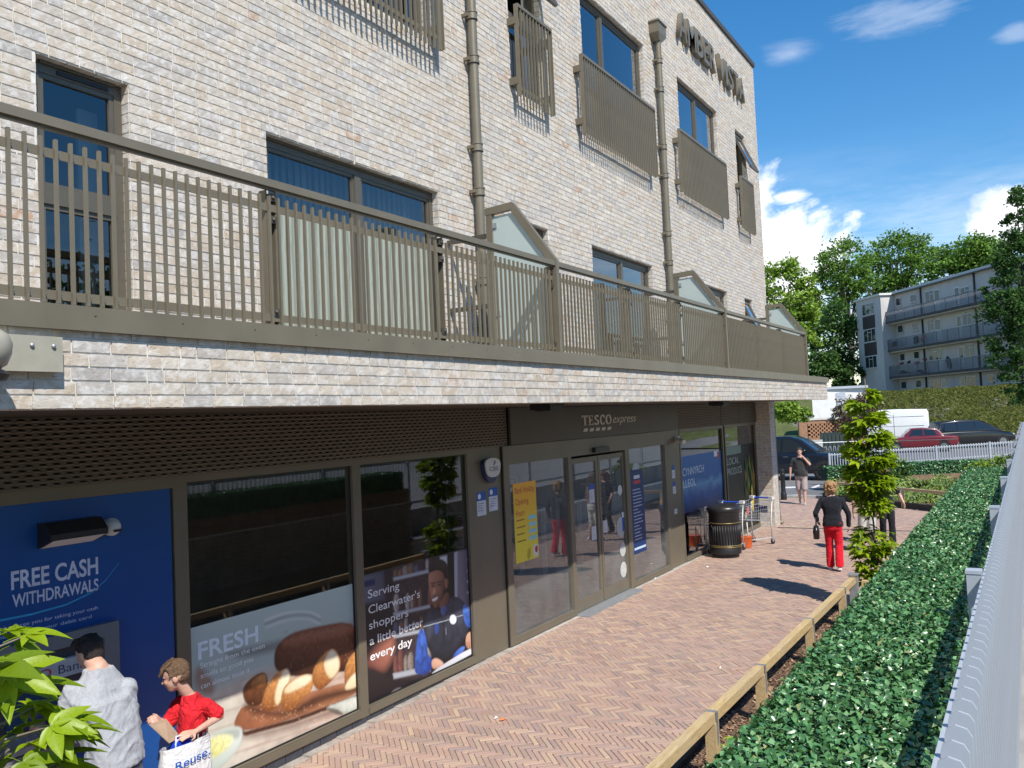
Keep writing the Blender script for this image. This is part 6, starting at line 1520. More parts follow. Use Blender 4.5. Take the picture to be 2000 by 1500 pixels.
def trolley(label, loc, yaw):
    t_ = thing('shopping_trolley', label, 'trolley', loc, yaw, group=None, local=True); wr_ = MAT['steel']; m = MB()
    c = [(-.30, -.24, .52), (.42, -.17, .60), (.42, .17, .60), (-.30, .24, .52)]; tp = [(-.38, -.28, .96), (.50, -.20, .90), (.50, .20, .90), (-.38, .28, .96)]
    for k in range(4):
        a, b = Vector(c[k]), Vector(c[(k + 1) % 4]); d, e = Vector(tp[k]), Vector(tp[(k + 1) % 4])
        for i in range(11): u = i / 10; m.tube([a.lerp(b, u), d.lerp(e, u)], .003, 4, False)
        for i in range(6): u = i / 5; m.tube([a.lerp(d, u), b.lerp(e, u)], .0035 if i < 5 else .006, 4, False)
    for i in range(10): u = i / 9; m.tube([Vector(c[0]).lerp(Vector(c[3]), u), Vector(c[1]).lerp(Vector(c[2]), u)], .003, 4, False)
    m.build('basket', wr_, t_, kind='stuff')
    for s_ in (-1, 1):
        m = MB(); m.tube([(-.40, .27 * s_, 1.0), (-.34, .26 * s_, .55), (-.36, .25 * s_, .14)], .014, 8); m.tube([(-.36, .25 * s_, .14), (.38, .16 * s_, .16), (.40, .16 * s_, .56)], .012, 8); m.build('side_frame', MAT['white'], t_, smooth=True)
        for x, y in ((-.36, .25), (.38, .16)):
            m = MB(); m.tube([(x - .02, y * s_ - .014, .06), (x - .02, y * s_ + .014, .06)], .06, 14); w_ = m.build('wheel', MAT['dark'], t_, autos=True); m = MB(); m.box(x - .04, y * s_ - .024, .06, x + .02, y * s_ + .024, .15); m.build('fork', wr_, w_)
    m = MB(); m.tube([(-.42, -.29, 1.01), (-.42, .29, 1.01)], .018, 10); m.build('handle', plain('blue_handle', (.02, .09, .50), .3), t_, autos=True)
    for s_ in (-1, 1): m = MB(); m.box(-.45, .25 * s_ - .05, .985, -.36, .25 * s_ + .05, 1.045); m.build('handle_cap', MAT['white'], t_)
    m = MB(); m.box(-.36, -.17, .68, -.345, .17, .84); m.build('child_seat_panel', plain('navy_panel', (.015, .02, .08), .4), t_)
    return t_
trolley('wire shopping trolley with blue handle beside the litter bin', (18.75, 5.40, 0), R(160))
trolley('wire shopping trolley half hidden between the litter bin and the glass', (17.75, 5.72, 0), R(170))
bk_ = hy(1474, 1030, 5.4); sbx = thing('shopping_basket', 'orange plastic basket on the ground under the trolley', 'basket', (18.35, 5.5, 0), R(20), local=True)
m = MB(); loft(m, [(Vector((0, 0, .01)), .12, .17), (Vector((0, 0, .22)), .15, .21), (Vector((0, 0, .24)), .165, .225)]); m.build('tub', plain('orange_plastic', (.62, .12, .03), .4), sbx, autos=True); m = MB(); m.tube([(0, -.21, .23), (0, -.16, .36), (0, .16, .36), (0, .21, .23)], .008, 6); m.build('basket_handle', MAT['dark'], sbx, smooth=True)
bo = hz(1531, 976); bl_ = thing('bollard', 'black cast bollard at the end of the paving near the dark car', 'bollard', (bo[0], bo[1], 0), local=True)
m = MB(); m.lathe([(.10, 0), (.10, .18), (.085, .22), (.075, .25), (.07, .78), (.085, .80), (.085, .84), (.06, .87), (.07, .93), (.05, .99), (.01, 1.0)], n=20); m.build('shaft', MAT['dark'], bl_, autos=True)
# near sapling by the camera
z0z = lambda rs: rs.choice([rs.uniform(2.2, 2.6), rs.uniform(2.15, 2.5), rs.uniform(2.0, 2.4)])
sapling('bright leaved sweetgum sapling in front of the cash machine', 0.93, 2.02, 2.60, z0z, 125, .108, bigl, lambda z, rs: .04 + .19 * math.sqrt(rs.random()) * (1.15 if z < 2.45 else .8), extra=0, seed=12, trunk_r=.014)
# ================================================================ far end: bed, far planter, fence
A2, B2 = (28.55, 5.75), (25.25, 2.0)
kr2 = knee_rail('timber_knee_rail', 'pine knee rail crossing in front of the fern bed beyond the paving', [A2, (27.5, 4.55), (26.35, 3.25), B2, (24.9, 1.4)], [A2, (27.5, 4.55), (26.35, 3.25), B2], .58)
m = MB(); m.bar((28.75, 5.9, .05), (24.95, 1.55, .05), .06, .22); tag(m.build('bed_kerb', sm_), 'dark board edging of the fern bed beneath the far knee rail', 'edging')
m = MB(); m.poly([(28.7, 5.95, .04), (25.0, 1.6, .04), (24.6, .86, .04), (35, .86, .10), (34.4, 2.0, .10), (31.6, 6.4, .06)]); structure(m.build('fern_bed', mul.m))
sk = lambda y: (6.2 - y) * .60
hp = thing('hedge_planter', 'brown timber planter under the far clipped hedge', 'planter', (32.5, 4, 0))
for k in range(2):
    m = MB(); m.bar((31.5, 6.2, .12 + .2 * k), (34.4, 1.35, .12 + .2 * k), .05, .19); m.build('board', woodb, hp)
# far clipped hedge in two runs, turned to follow the planter
def far_hedge(label, a, b, z0, z1, wd):
    a = np.array(a); b = np.array(b); L_ = np.linalg.norm(b - a); d = (b - a) / L_; n = np.array([-d[1], d[0]])
    if n[0] > 0: n = -n
    t_ = thing('clipped_hedge', label, 'hedge', (a[0], a[1], z0)); P = []; Nn = []
    for cnt, f, nv in ((int(L_ * wd * 900), lambda u, v: (u * L_, -v * wd, z1 + 0 * u), (0, 0, 1)), (int(L_ * (z1 - z0) * 900), lambda u, v: (u * L_, 0 * u, z0 + v * (z1 - z0)), None)):
        u, v = rng.random(cnt), rng.random(cnt); s_, o_, z = f(u, v); p = np.stack([a[0] + d[0] * s_ + n[0] * o_, a[1] + d[1] * s_ + n[1] * o_, z], 1) + rng.normal(0, .025, (cnt, 3)); P.append(p); Nn.append(np.tile(nv if nv else (n[0], n[1], .3), (cnt, 1)))
    P = np.concatenate(P); Nn = np.concatenate(Nn).astype(float); V, Fc, A_ = leaf_cloud(P, Nn, np.full(len(P), .085), rng.random(len(P)) * .75)
    put('leaves', np_mesh('leaves', V, Fc, A_, MAT['ivy']), t_, kind='stuff')
    m = MB(); q = [(a[0], a[1]), (b[0], b[1]), (b[0] - n[0] * wd, b[1] - n[1] * wd), (a[0] - n[0] * wd, a[1] - n[1] * wd)]; m.prism([(x, y, z0) for x, y in q], (0, 0, z1 - z0 - .02)); m.build('backing', plain('hedge_backing2', (.010, .030, .013), .9), t_)
far_hedge('dark clipped hedge in the far brown planter', (31.45, 6.25), (34.4, 1.45), .36, .80, .7)
def fence_run(label, a, b, z0a, z0b, h, pitch=.1, rails=(.12, .92)):
    a = Vector(a); b = Vector(b); L_ = (b - a).length; d = (b - a) / L_; t_ = thing('grey_railings', label, 'railing', (a[0], a[1], z0a)); n = int(L_ / pitch); rot = math.atan2(d.y, d.x)
    for r_ in rails: m = MB(); m.bar((a.x, a.y, z0a + h * r_), (b.x, b.y, z0b + h * r_), .012, .05); m.build('rail', MAT['grey'], t_)
    me = MB(); me.box(-.014, -.02, 0, .014, .02, h - .02); me.prism([(-.014, -.02, h - .02), (.014, -.02, h - .02), (.006, 0, h + .01), (-.006, 0, h + .01)], (0, .02, 0)); me = me.mesh('picket', MAT['grey']); pm_ = MB(); pm_.box(-.035, -.035, -.1, .035, .035, h + .03); pm_ = pm_.mesh('post', MAT['grey'])
    for i in range(n + 1):
        u = i / n; p = a.lerp(b, u); z = z0a + (z0b - z0a) * u; o = put('picket' if i % 20 else 'post', me if i % 20 else pm_, t_, rot=(0, 0, rot)); o.matrix_parent_inverse = Matrix.Identity(4); o.location = (p.x - a.x, p.y - a.y, z - z0a)
    return t_
fence_run('grey railings above the far clipped hedge beside the parked cars', (33.6, 6.6), (37.5, .1), .62, .82, .56)
# plants of the fern bed
grn = NT('bed_leaf'); grn.col(grn.ramp(grn.attr(), [(0, (.05, .10, .02)), (.5, (.12, .20, .03)), (1, (.26, .34, .06))])); grn.set(Roughness=.55); MAT['bedleaf'] = grn.m
def tuft(label, name, X, Y, z, r_, h, n, mat, cat='plant', blade=.02, seed=0):
    rs = random.Random(seed + int(X * 31 + Y * 77)); t_ = thing(name, label, cat, (X, Y, z)); m = MB()
    for i in range(n):
        a = rs.uniform(0, 6.28); l_ = r_ * rs.uniform(.5, 1); hh = h * rs.uniform(.6, 1); c, s_ = math.cos(a), math.sin(a); m.r = rs.random(); pts = []
        for k in range(5): u = k / 4; pts.append((X + c * l_ * u, Y + s_ * l_ * u, z + hh * (u * 1.9 - u * u * 1.2), blade * (1 - u * .92)))
        v = []
        for x, y, zz, w_ in pts: v += [(x - s_ * w_, y + c * w_, zz), (x + s_ * w_, y - c * w_, zz)]
        m.add(v, [(2 * k, 2 * k + 1, 2 * k + 3, 2 * k + 2) for k in range(4)])
    m.build('leaves', mat, t_, kind='stuff'); return t_
for i, (px, py, r_, h, lab) in enumerate(((1800, 960, .5, .6, 'strappy green lily clump behind the far knee rail post'), (1835, 958, .5, .5, 'yellowish fern at the right end of the far knee rail'), (1770, 925, .6, .9, 'tall arching grass clump in front of the far clipped hedge'), (1850, 930, .6, .6, 'yellow green grass clump below the far clipped hedge'), (1745, 950, .6, .8, 'loose leafy clump just right of the slender sapling'))):
    p = hz(px, py, .1); tuft(lab, 'bed_plant', p[0] + .4, p[1], .05, r_, h, 60, MAT['bedleaf'], blade=.03, seed=i)
fb = [o for o in scene.objects if o.name == 'fern_bed'][0]; n = 5200; u = rng.random(n); v = rng.random(n)
ax_, bx_ = np.array([28.6, 5.85]), np.array([25.3, 1.9]); cx_, dx_ = np.array([31.3, 6.2]), np.array([34.2, 1.4])
Pg = (ax_ + (bx_ - ax_) * u[:, None]) * (1 - v[:, None]) + (cx_ + (dx_ - cx_) * u[:, None]) * v[:, None]; hh = .08 + .34 * np.abs(np.sin(Pg[:, 0] * 2.3 + Pg[:, 1] * 1.7) * np.sin(Pg[:, 1] * 2.9)) * rng.random(n) ** .6
V, Fc, A_ = leaf_cloud(np.stack([Pg[:, 0], Pg[:, 1], .06 + hh], 1), np.tile((-.4, 0., .8), (n, 1)), np.full(n, .15), rng.random(n), jitter=.7, aspect=.38); put('ground_cover', np_mesh('ground_cover', V, Fc, A_, MAT['bedleaf']), fb, kind='stuff')
fern = NT('fern_leaf'); fern.col(fern.ramp(fern.attr(), [(0, (.20, .30, .03)), (1, (.38, .46, .07))])); fern.set(Roughness=.5)
def fern_plant(label, X, Y, z, L_, n, seed):
    rs = random.Random(seed); t_ = thing('fern', label, 'fern', (X, Y, z)); m = MB()
    for i in range(n):
        a = 6.28 * i / n + rs.uniform(-.3, .3); l_ = L_ * rs.uniform(.7, 1.1); c, s_ = math.cos(a), math.sin(a); m.r = rs.random()
        for k in range(1, 12):
            u = k / 12; p = Vector((X + c * l_ * u, Y + s_ * l_ * u, z + l_ * (1.3 * u - 1.0 * u * u))); w_ = l_ * .22 * math.sin(math.pi * (u * .85 + .12))
            for sg in (-1, 1): e = p + Vector((-s_ * sg * w_ + c * .02, c * sg * w_ + s_ * .02, -.02)); d = Vector((c, s_, 0)) * l_ * .032; m.add([p - d, p + d, e], [(0, 1, 2)])
    m.build('fronds', fern.m, t_, kind='stuff')
pf = hz(1425, 1440, .35); fern_plant('bright yellow green fern poking up beside the near knee rail', 7.0, 2.05, .06, .40, 9, 3); fern_plant('small fern in the bark bed behind the second rail post', 8.9, 1.9, .06, .22, 7, 8)
for i, x in enumerate((9.6, 11.4, 5.4)): tuft(('thin dry grass tuft by the third rail post', 'dry grass tuft near the far end of the bark bed', 'grass tuft at the near end of the bark bed')[i], 'grass_tuft', x, 2.2, .05, .12, .42, 22, plain('dry_grass', (.26, .22, .09), .8), blade=.005, seed=i)
# ================================================================ trees and shrubs
def foliage_mat(name, stops, tr=.3):
    f = NT(name); c = f.ramp(f.attr(), stops); d = f.n('ShaderNodeBsdfDiffuse'); t = f.n('ShaderNodeBsdfTranslucent'); f.l(c, d.inputs[0]); f.l(c, t.inputs[0]); mx = f.n('ShaderNodeMixShader'); mx.inputs[0].default_value = tr; f.l(d.outputs[0], mx.inputs[1]); f.l(t.outputs[0], mx.inputs[2]); f.l(mx.outputs[0], f.t.nodes['Material Output'].inputs[0]); return f.m
FM = {'mid': foliage_mat('foliage_mid', [(0, (0.061, 0.131, 0.028)), (.5, (0.131, 0.245, 0.044)), (1, (0.228, 0.350, 0.070))]), 'light': foliage_mat('foliage_light', [(0, (0.105, 0.193, 0.028)), (.5, (0.210, 0.333, 0.049)), (1, (0.367, 0.473, 0.088))]),
      'dark': foliage_mat('foliage_dark', [(0, (0.032, 0.074, 0.025)), (.5, (0.067, 0.137, 0.038)), (1, (0.123, 0.210, 0.052))]), 'purple': foliage_mat('foliage_purple', [(0, (0.079, 0.052, 0.052)), (.5, (0.158, 0.105, 0.079)), (1, (0.175, 0.210, 0.070))])}
barkm = plain('tree_bark', (.10, .085, .07), .95, 0, .3, 3)
def tree(label, crowns, mat, nclump, per, leaf, seed, open_=.0, cat='tree', trunk=True, name='tree'):
    """crowns: px, py, rx, ry (full-size pixels), depth"""
    rs = np.random.default_rng(seed); C = []
    for px, py, rx, ry, d in crowns: c = at(px, py, d); C.append((c, rx * d / FPX, ry * d / FPX))
    base = C[0][0].copy(); bz_ = terrain(base[0], base[1]); t_ = thing(name, label, cat, (base[0], base[1], bz_)); P = []; tips = []
    tot = sum(r * r * h for _, r, h in C)
    for c, r, h in C:
        k = max(3, int(nclump * r * r * h / tot)); u = rs.normal(0, 1, (k, 3)); u /= np.linalg.norm(u, axis=1)[:, None]; rad = rs.uniform(.45 + .3 * open_, 1.0, k) ** .6
        cc = c + u * rad[:, None] * np.array([r, r, h]); tips.append(cc)
        for q in cc:
            s_ = r * rs.uniform(.13, .24); n = int(per * rs.uniform(.6, 1.3)); P.append(q + rs.normal(0, 1, (n, 3)) * np.array([s_, s_, s_ * .62]))
    P = np.concatenate(P); tips = np.concatenate(tips); V, Fc, A_ = leaf_cloud(P, np.tile((0., 0., 1.), (len(P), 1)), np.full(len(P), leaf), np.clip(rs.normal(.5, .24, len(P)), 0, 1), jitter=.8, rs=rs)
    put('crown', np_mesh('crown', V, Fc, A_, mat), t_, kind='stuff')
    if trunk:
        m = MB(); c0, r0, h0 = C[0]; top = c0 + np.array([0, 0, h0 * .35]); H_ = max(top[2] - bz_, 1); tr_ = .022 * H_ + .05
        pth = [(c0[0] + rs.normal(0, .02) * H_, c0[1] + rs.normal(0, .02) * H_, bz_ - .3 + (H_ + .3) * i / 7) for i in range(8)]; m.tube(pth, [tr_ * (1 - .11 * i) for i in range(8)], 8); m.build('trunk', barkm, t_, smooth=True)
        m = MB(); idx = rs.choice(len(tips), min(len(tips), 34 if open_ > 0 else 16), replace=False)
        for i in idx:
            k = int(rs.integers(2, 7)); a = Vector(pth[k]); b = Vector(tips[i]); md = a.lerp(b, .5) + Vector((0, 0, .06 * (b - a).length)); m.tube([a, md, b], [tr_ * .38, tr_ * .22, tr_ * .06], 5, False)
        m.build('limbs', barkm, t_, smooth=True, kind='stuff')
    return t_
tree('broad yellow green maple beside the corner of the brick building', [(1532, 590, 52, 95, 82), (1560, 640, 40, 70, 80), (1515, 690, 45, 60, 79), (1575, 590, 32, 48, 82)], FM['light'], 150, 70, .42, 1)
tree('dark dense tree between the maple and the grey flats', [(1630, 670, 48, 75, 100), (1610, 730, 45, 45, 98), (1655, 735, 30, 35, 97)], FM['dark'], 120, 70, .5, 2)
tree('tall open crowned tree left of its twin behind the grey flats', [(1648, 525, 48, 58, 118), (1622, 560, 38, 50, 118), (1680, 560, 36, 40, 118)], FM['mid'], 105, 60, .5, 3, open_=.8)
tree('tall open crowned tree with spreading limbs behind the flats roof', [(1760, 505, 62, 46, 122), (1720, 530, 42, 50, 122), (1805, 500, 38, 40, 122), (1765, 570, 60, 30, 122)], FM['mid'], 130, 60, .52, 4, open_=.8)
tree('rounded green tree behind the far end of the flats roof', [(1888, 500, 50, 38, 108), (1925, 515, 48, 50, 106), (1850, 530, 36, 32, 108)], FM['mid'], 130, 70, .5, 5)
tree('large dark drooping tree in front of the right end of the flats', [(1992, 560, 46, 120, 56), (1965, 640, 42, 95, 55), (1998, 430, 36, 75, 57), (1990, 740, 36, 60, 55), (1950, 560, 26, 40, 56)], FM['dark'], 230, 75, .24, 6)
tree('small bright leaved tree growing above the brick screen wall', [(1548, 806, 30, 20, 43), (1530, 800, 22, 16, 43), (1572, 812, 16, 12, 43)], FM['light'], 60, 50, .17, 7, trunk=False)
tree('purple leaved shrub tree behind the slender sapling', [(1672, 800, 34, 28, 46), (1648, 812, 24, 22, 46), (1700, 790, 24, 22, 46)], FM['purple'], 80, 30, .16, 8, open_=.5)
tree('pale green leafy bush at the far end of the ivy hedge', [(1945, 912, 30, 18, 22), (1915, 918, 22, 13, 22), (1975, 908, 18, 18, 22)], FM['light'], 60, 40, .075, 9, cat='bush', trunk=False, name='bush')
tree('dull green bush right of the slender sapling before the grey railings', [(1752, 912, 24, 26, 30), (1740, 940, 20, 20, 29)], FM['dark'], 40, 40, .09, 10, cat='bush', trunk=False, name='bush')
def plain_tree(label, X, Y, H, r_, seed, mat):
    rs = np.random.default_rng(seed); t_ = thing('tree', label, 'tree', (X, Y, 1.0)); u = rs.normal(0, 1, (60, 3)); u /= np.linalg.norm(u, axis=1)[:, None]; cc = np.array([X, Y, H * .6]) + u * rs.uniform(.5, 1, (60, 1)) * np.array([r_, r_, H * .38])
    P = np.concatenate([q + rs.normal(0, 1, (45, 3)) * r_ * .2 for q in cc]); V, Fc, A_ = leaf_cloud(P, np.tile((0., 0., 1.), (len(P), 1)), np.full(len(P), .55), rs.random(len(P)), rs=rs)
    put('crown', np_mesh('crown', V, Fc, A_, mat), t_, kind='stuff'); m = MB(); m.tube([(X, Y, .9), (X, Y, H * .7)], [.25, .1], 8); m.build('trunk', barkm, t_, smooth=True)
for i, X in enumerate((-6, 1, 8, 15, 22, 30, 38)): plain_tree('tree standing across the upper road opposite the shop', X + random.uniform(-1, 1), -24 + random.uniform(-2, 2), random.uniform(10, 12.5), random.uniform(3.6, 4.4), 30 + i, FM['mid' if i % 2 else 'dark'])
for o in scene.objects:
    if o.get('label') == 'tree standing across the upper road opposite the shop': o['group'] = 'trees across the upper road'
# ================================================================ grass bank, outbuildings, walls
gm_ = NT('rough_grass'); gpz = gm_.pos(); gm_.col(gm_.ramp(gm_.noise(1.2, 6, .7, vec=gpz), [(.3, (.06, .085, .02)), (.5, (.105, .125, .032)), (.7, (.16, .16, .05))])); gm_.set(Roughness=.95); gm_.bump(gm_.noise(7, 5, .7, vec=gpz), 1, .15)
m = MB(); xs_ = np.linspace(65.5, 100, 40); ys_ = np.linspace(-30, 40, 36)
def bank(x, y): return terrain(x, y) + .05 + .12 * math.sin(x * .7 + y) * math.sin(y * .9)
m.add([(x, y, bank(x, y)) for y in ys_ for x in xs_], [(j * 40 + i, j * 40 + i + 1, (j + 1) * 40 + i + 1, (j + 1) * 40 + i) for j in range(35) for i in range(39)]); gb = structure(m.build('grass_bank', gm_.m, smooth=True))
n = 26000; px_ = rng.uniform(66, 84, n); py_ = rng.uniform(-3, 14, n); pz_ = np.array([bank(x, y) for x, y in zip(px_, py_)]); gl = foliage_mat('grass_blade', [(0, (.055, .085, .02)), (.5, (.11, .13, .033)), (1, (.21, .20, .065))])
V, Fc, A_ = leaf_cloud(np.stack([px_, py_, pz_ + .08], 1), np.tile((-.8, 0., .5), (n, 1)), np.full(n, .30), rng.random(n), jitter=.5, aspect=.3); put('grass', np_mesh('grass', V, Fc, A_, gl), gb, kind='stuff')
rd = MAT['white']; wm = plain('white_render', (.66, .65, .62), .85, 0, .08, 2)
a, b = at(1585, 762, 62), at(1690, 745, 62); wh = thing('white_outbuilding', 'low white rendered garage block at the foot of the grey flats', 'building', (a[0], a[1], 1.5))
m = MB(); m.prism([(a[0], a[1], 1.0), (b[0], b[1], 1.0), (b[0] + 5, b[1] + 1, 1.0), (a[0] + 5, a[1] + 1, 1.0)], (0, 0, a[2] - 1.0)); m.build('wall', wm, wh)
m = MB(); m.prism([(a[0] - .2, a[1] + .2, a[2]), (b[0] - .2, b[1] - .2, a[2]), (b[0] + 5.2, b[1] + .8, a[2]), (a[0] + 5.2, a[1] + 1.2, a[2])], (0, 0, .18)); m.build('roof', MAT['grey'], wh)
m = MB(); d = (b - a); m.prism([tuple(a + d * .45 + np.array([-.03, 0, -2.6])), tuple(a + d * .62 + np.array([-.03, 0, -2.6])), tuple(a + d * .62 + np.array([-.03, 0, -.5])), tuple(a + d * .45 + np.array([-.03, 0, -.5]))], (-.03, 0, 0)); m.build('door', MAT['grey'], wh)
# brick screen wall with pierced panel
a, b = at(1560, 822, 46), at(1690, 815, 46); dv = Vector(b - a); Lw = math.hypot(dv.x, dv.y); yaw = math.atan2(dv.y, dv.x)
bs = thing('brick_screen_wall', 'orange brown brick wall with a pierced honeycomb panel behind the dark car', 'wall', (a[0], a[1], 0), yaw, local=True)
obm = NT('orange_brick'); obm.col(obm.ramp(obm.attr(), [(0, (.26, .13, .075)), (.5, (.34, .18, .10)), (1, (.42, .25, .15))])); obm.set(Roughness=.9)
zt = a[2]; m = MB(); m.box(0, 0, 0, Lw, .2, zt - .95); m.box(0, 0, zt - .95, .45, .2, zt); m.box(2.1, 0, zt - .95, Lw, .2, zt); m.box(.45, 0, zt - .2, 2.1, .2, zt); m.build('wall_body', plain('orange_brick_body', (.30, .165, .095), .9, 0, .3, 9), bs)
bb = MB(); bb.r = .5; bb.box(-.075, -.01, 0, .075, .2, .10); bbm = [bb.mesh('brick', obm.m)]
for r_ in range(7):
    for k in range(7): put('brick', bbm[0], bs, loc=(.56 + k * .235 + (.1175 if r_ % 2 else 0), 0, zt - .95 + r_ * .1071))
m = MB(); m.box(.45, .14, zt - .95, 2.1, .19, zt - .2); m.build('shade_backing', MAT['hollow_shade'], bs)  # near-black slab behind the piercings, shade put in as colour
m = MB(); m.box(-.06, -.05, zt, Lw, .25, zt + .10); m.build('coping', plain('stone_coping', (.55, .52, .47), .9), bs)
a, b = at(1548, 862, 42), at(1605, 862, 42); m = MB(); m.prism([(a[0], a[1], 0), (b[0], b[1], 0), (b[0] + .2, b[1], 0), (a[0] + .2, a[1], 0)], (0, 0, 1.33)); tag(m.build('block_wall', plain('pale_block', (.42, .42, .40), .9, 0, .2, 1.5)), 'low pale block wall behind the dark car bonnet', 'wall')
a, b = at(1602, 862, 43), at(1656, 862, 43); bs2 = thing('bin_store', 'dark green slatted bin store below the brick screen wall', 'bin store', (a[0], a[1], 0))
m = MB(); m.prism([(a[0], a[1], 0), (b[0], b[1], 0), (b[0] + 1, b[1], 0), (a[0] + 1, a[1], 0)], (0, 0, 1.62)); m.build('store_body', plain('dark_green', (.014, .026, .022), .6), bs2)
for k in range(7):
    m = MB(); p = a + (b - a) * (k + .1) / 7; q = a + (b - a) * (k + .9) / 7; m.prism([(p[0] - .02, p[1], .1), (q[0] - .02, q[1], .1), (q[0] - .02, q[1], 1.5), (p[0] - .02, p[1], 1.5)], (-.02, 0, 0)); m.build('slat', plain('dark_slat', (.022, .036, .032), .6), bs2)
# hoop topped guard rail
a, b = at(1592, 886, 40.5), at(1700, 884, 40.5); gr_ = thing('hoop_railing', 'thin white hoop topped guard rail behind the dark car', 'railing', (a[0], a[1], 0)); m = MB(); A3 = Vector((a[0], a[1], .0)); B3 = Vector((b[0], b[1], .0)); k = 12
for i in range(k):
    p, q = A3.lerp(B3, i / k), A3.lerp(B3, (i + .55) / k); m = MB(); m.tube([p, p + Vector((0, 0, .95)), p.lerp(q, .25) + Vector((0, 0, 1.05)), p.lerp(q, .75) + Vector((0, 0, 1.05)), q + Vector((0, 0, .95)), q], .013, 5); m.build('hoop', MAT['grey'], gr_, smooth=True)
for z in (.25, .75): m = MB(); m.tube([A3 + Vector((0, 0, z)), B3 + Vector((0, 0, z))], .014, 5); m.build('rail', MAT['grey'], gr_)
m = MB(); a, b = at(1515, 868, 40), at(1705, 861, 40); m.tube([tuple(a), tuple(b)], .02, 6); hr_ = thing('handrail', 'long thin pale handrail above the hoop topped guard rail', 'handrail', tuple((a + b) / 2)); m.build('rail', MAT['grey'], hr_)
for u in (.02, .35, .7, .98): p = a + (b - a) * u; m = MB(); m.tube([(p[0], p[1], 0), tuple(p)], .018, 6); m.build('post', MAT['grey'], hr_)
a, b = at(1735, 790, 72), at(1792, 779, 72); fence_run('pale railings on the grass bank below the grey flats', (a[0], a[1]) + (0,), (b[0], b[1]) + (0,), a[2] - 1.1, b[2] - 1.0, 1.15, .16)
# road kerb and markings
wp2 = plain('road_paint', (.62, .61, .58), .8, 0, .15, 6)
m = MB(); m.box(28.75, 5.95, -.05, 28.95, 9.7, .09); tag(m.build('kerb', plain('kerb_stone', (.36, .35, .33), .9)), 'grey kerb at the end of the clay paving', 'kerb')
def mark(name, lab, pts): P = [hz(*p, -.014) for p in pts]; tag(MB().poly([(p[0], p[1], -.012) for p in P]).build(name, wp2), lab, 'road marking')
mark('road_marking', 'white road line nearest the bollard', [(1532, 967), (1560, 966), (1562, 971), (1534, 973)]); mark('road_marking', 'short white road line behind the person in shorts', [(1584, 952), (1600, 946), (1602, 949), (1587, 955)]); mark('road_marking', 'long white road line beside the dark car', [(1530, 951), (1558, 950), (1558, 953), (1530, 954)])
# ================================================================ vehicles
def rr_sec(x, z0, z1, hw, r_=.08, tum=.0, n=5):
    pts = []; r_ = min(r_, (z1 - z0) * .45)
    for cx, cz, a0 in ((hw - r_, z0 + r_, -90), (hw - tum - r_, z1 - r_, 0), (-(hw - tum - r_), z1 - r_, 90), (-(hw - r_), z0 + r_, 180)):
        for i in range(n): t = R(a0 + 90 * i / (n - 1)); pts.append((x, cx + r_ * math.cos(t), cz + r_ * math.sin(t)))
    return pts
def loft_sec(m, secs):
    n = len(secs[0]); v = [p for s_ in secs for p in s_]; k = len(secs)
    return m.add(v, [(i * n + j, i * n + (j + 1) % n, (i + 1) * n + (j + 1) % n, (i + 1) * n + j) for i in range(k - 1) for j in range(n)] + [tuple(range(n))[::-1], tuple(range((k - 1) * n, k * n))])
def paint(name, c, rough=.25): t = NT(name); t.col(c); t.set(Roughness=rough); t.b.inputs['Coat Weight'].default_value = .6; t.b.inputs['Coat Roughness'].default_value = .05; return t.m
cglass = NT('car_glass'); cglass.col((.012, .016, .018)); cglass.set(Roughness=.05); cglass.b.inputs['Specular IOR Level'].default_value = .8; cglass = cglass.m
tyre = plain('tyre', (.016, .016, .016), .85); alloy = plain('alloy', (.30, .30, .31), .3, .8); lampm = plain('lamp_glass', (.60, .62, .64), .15); tailm = plain('tail_lamp', (.28, .012, .012), .25)
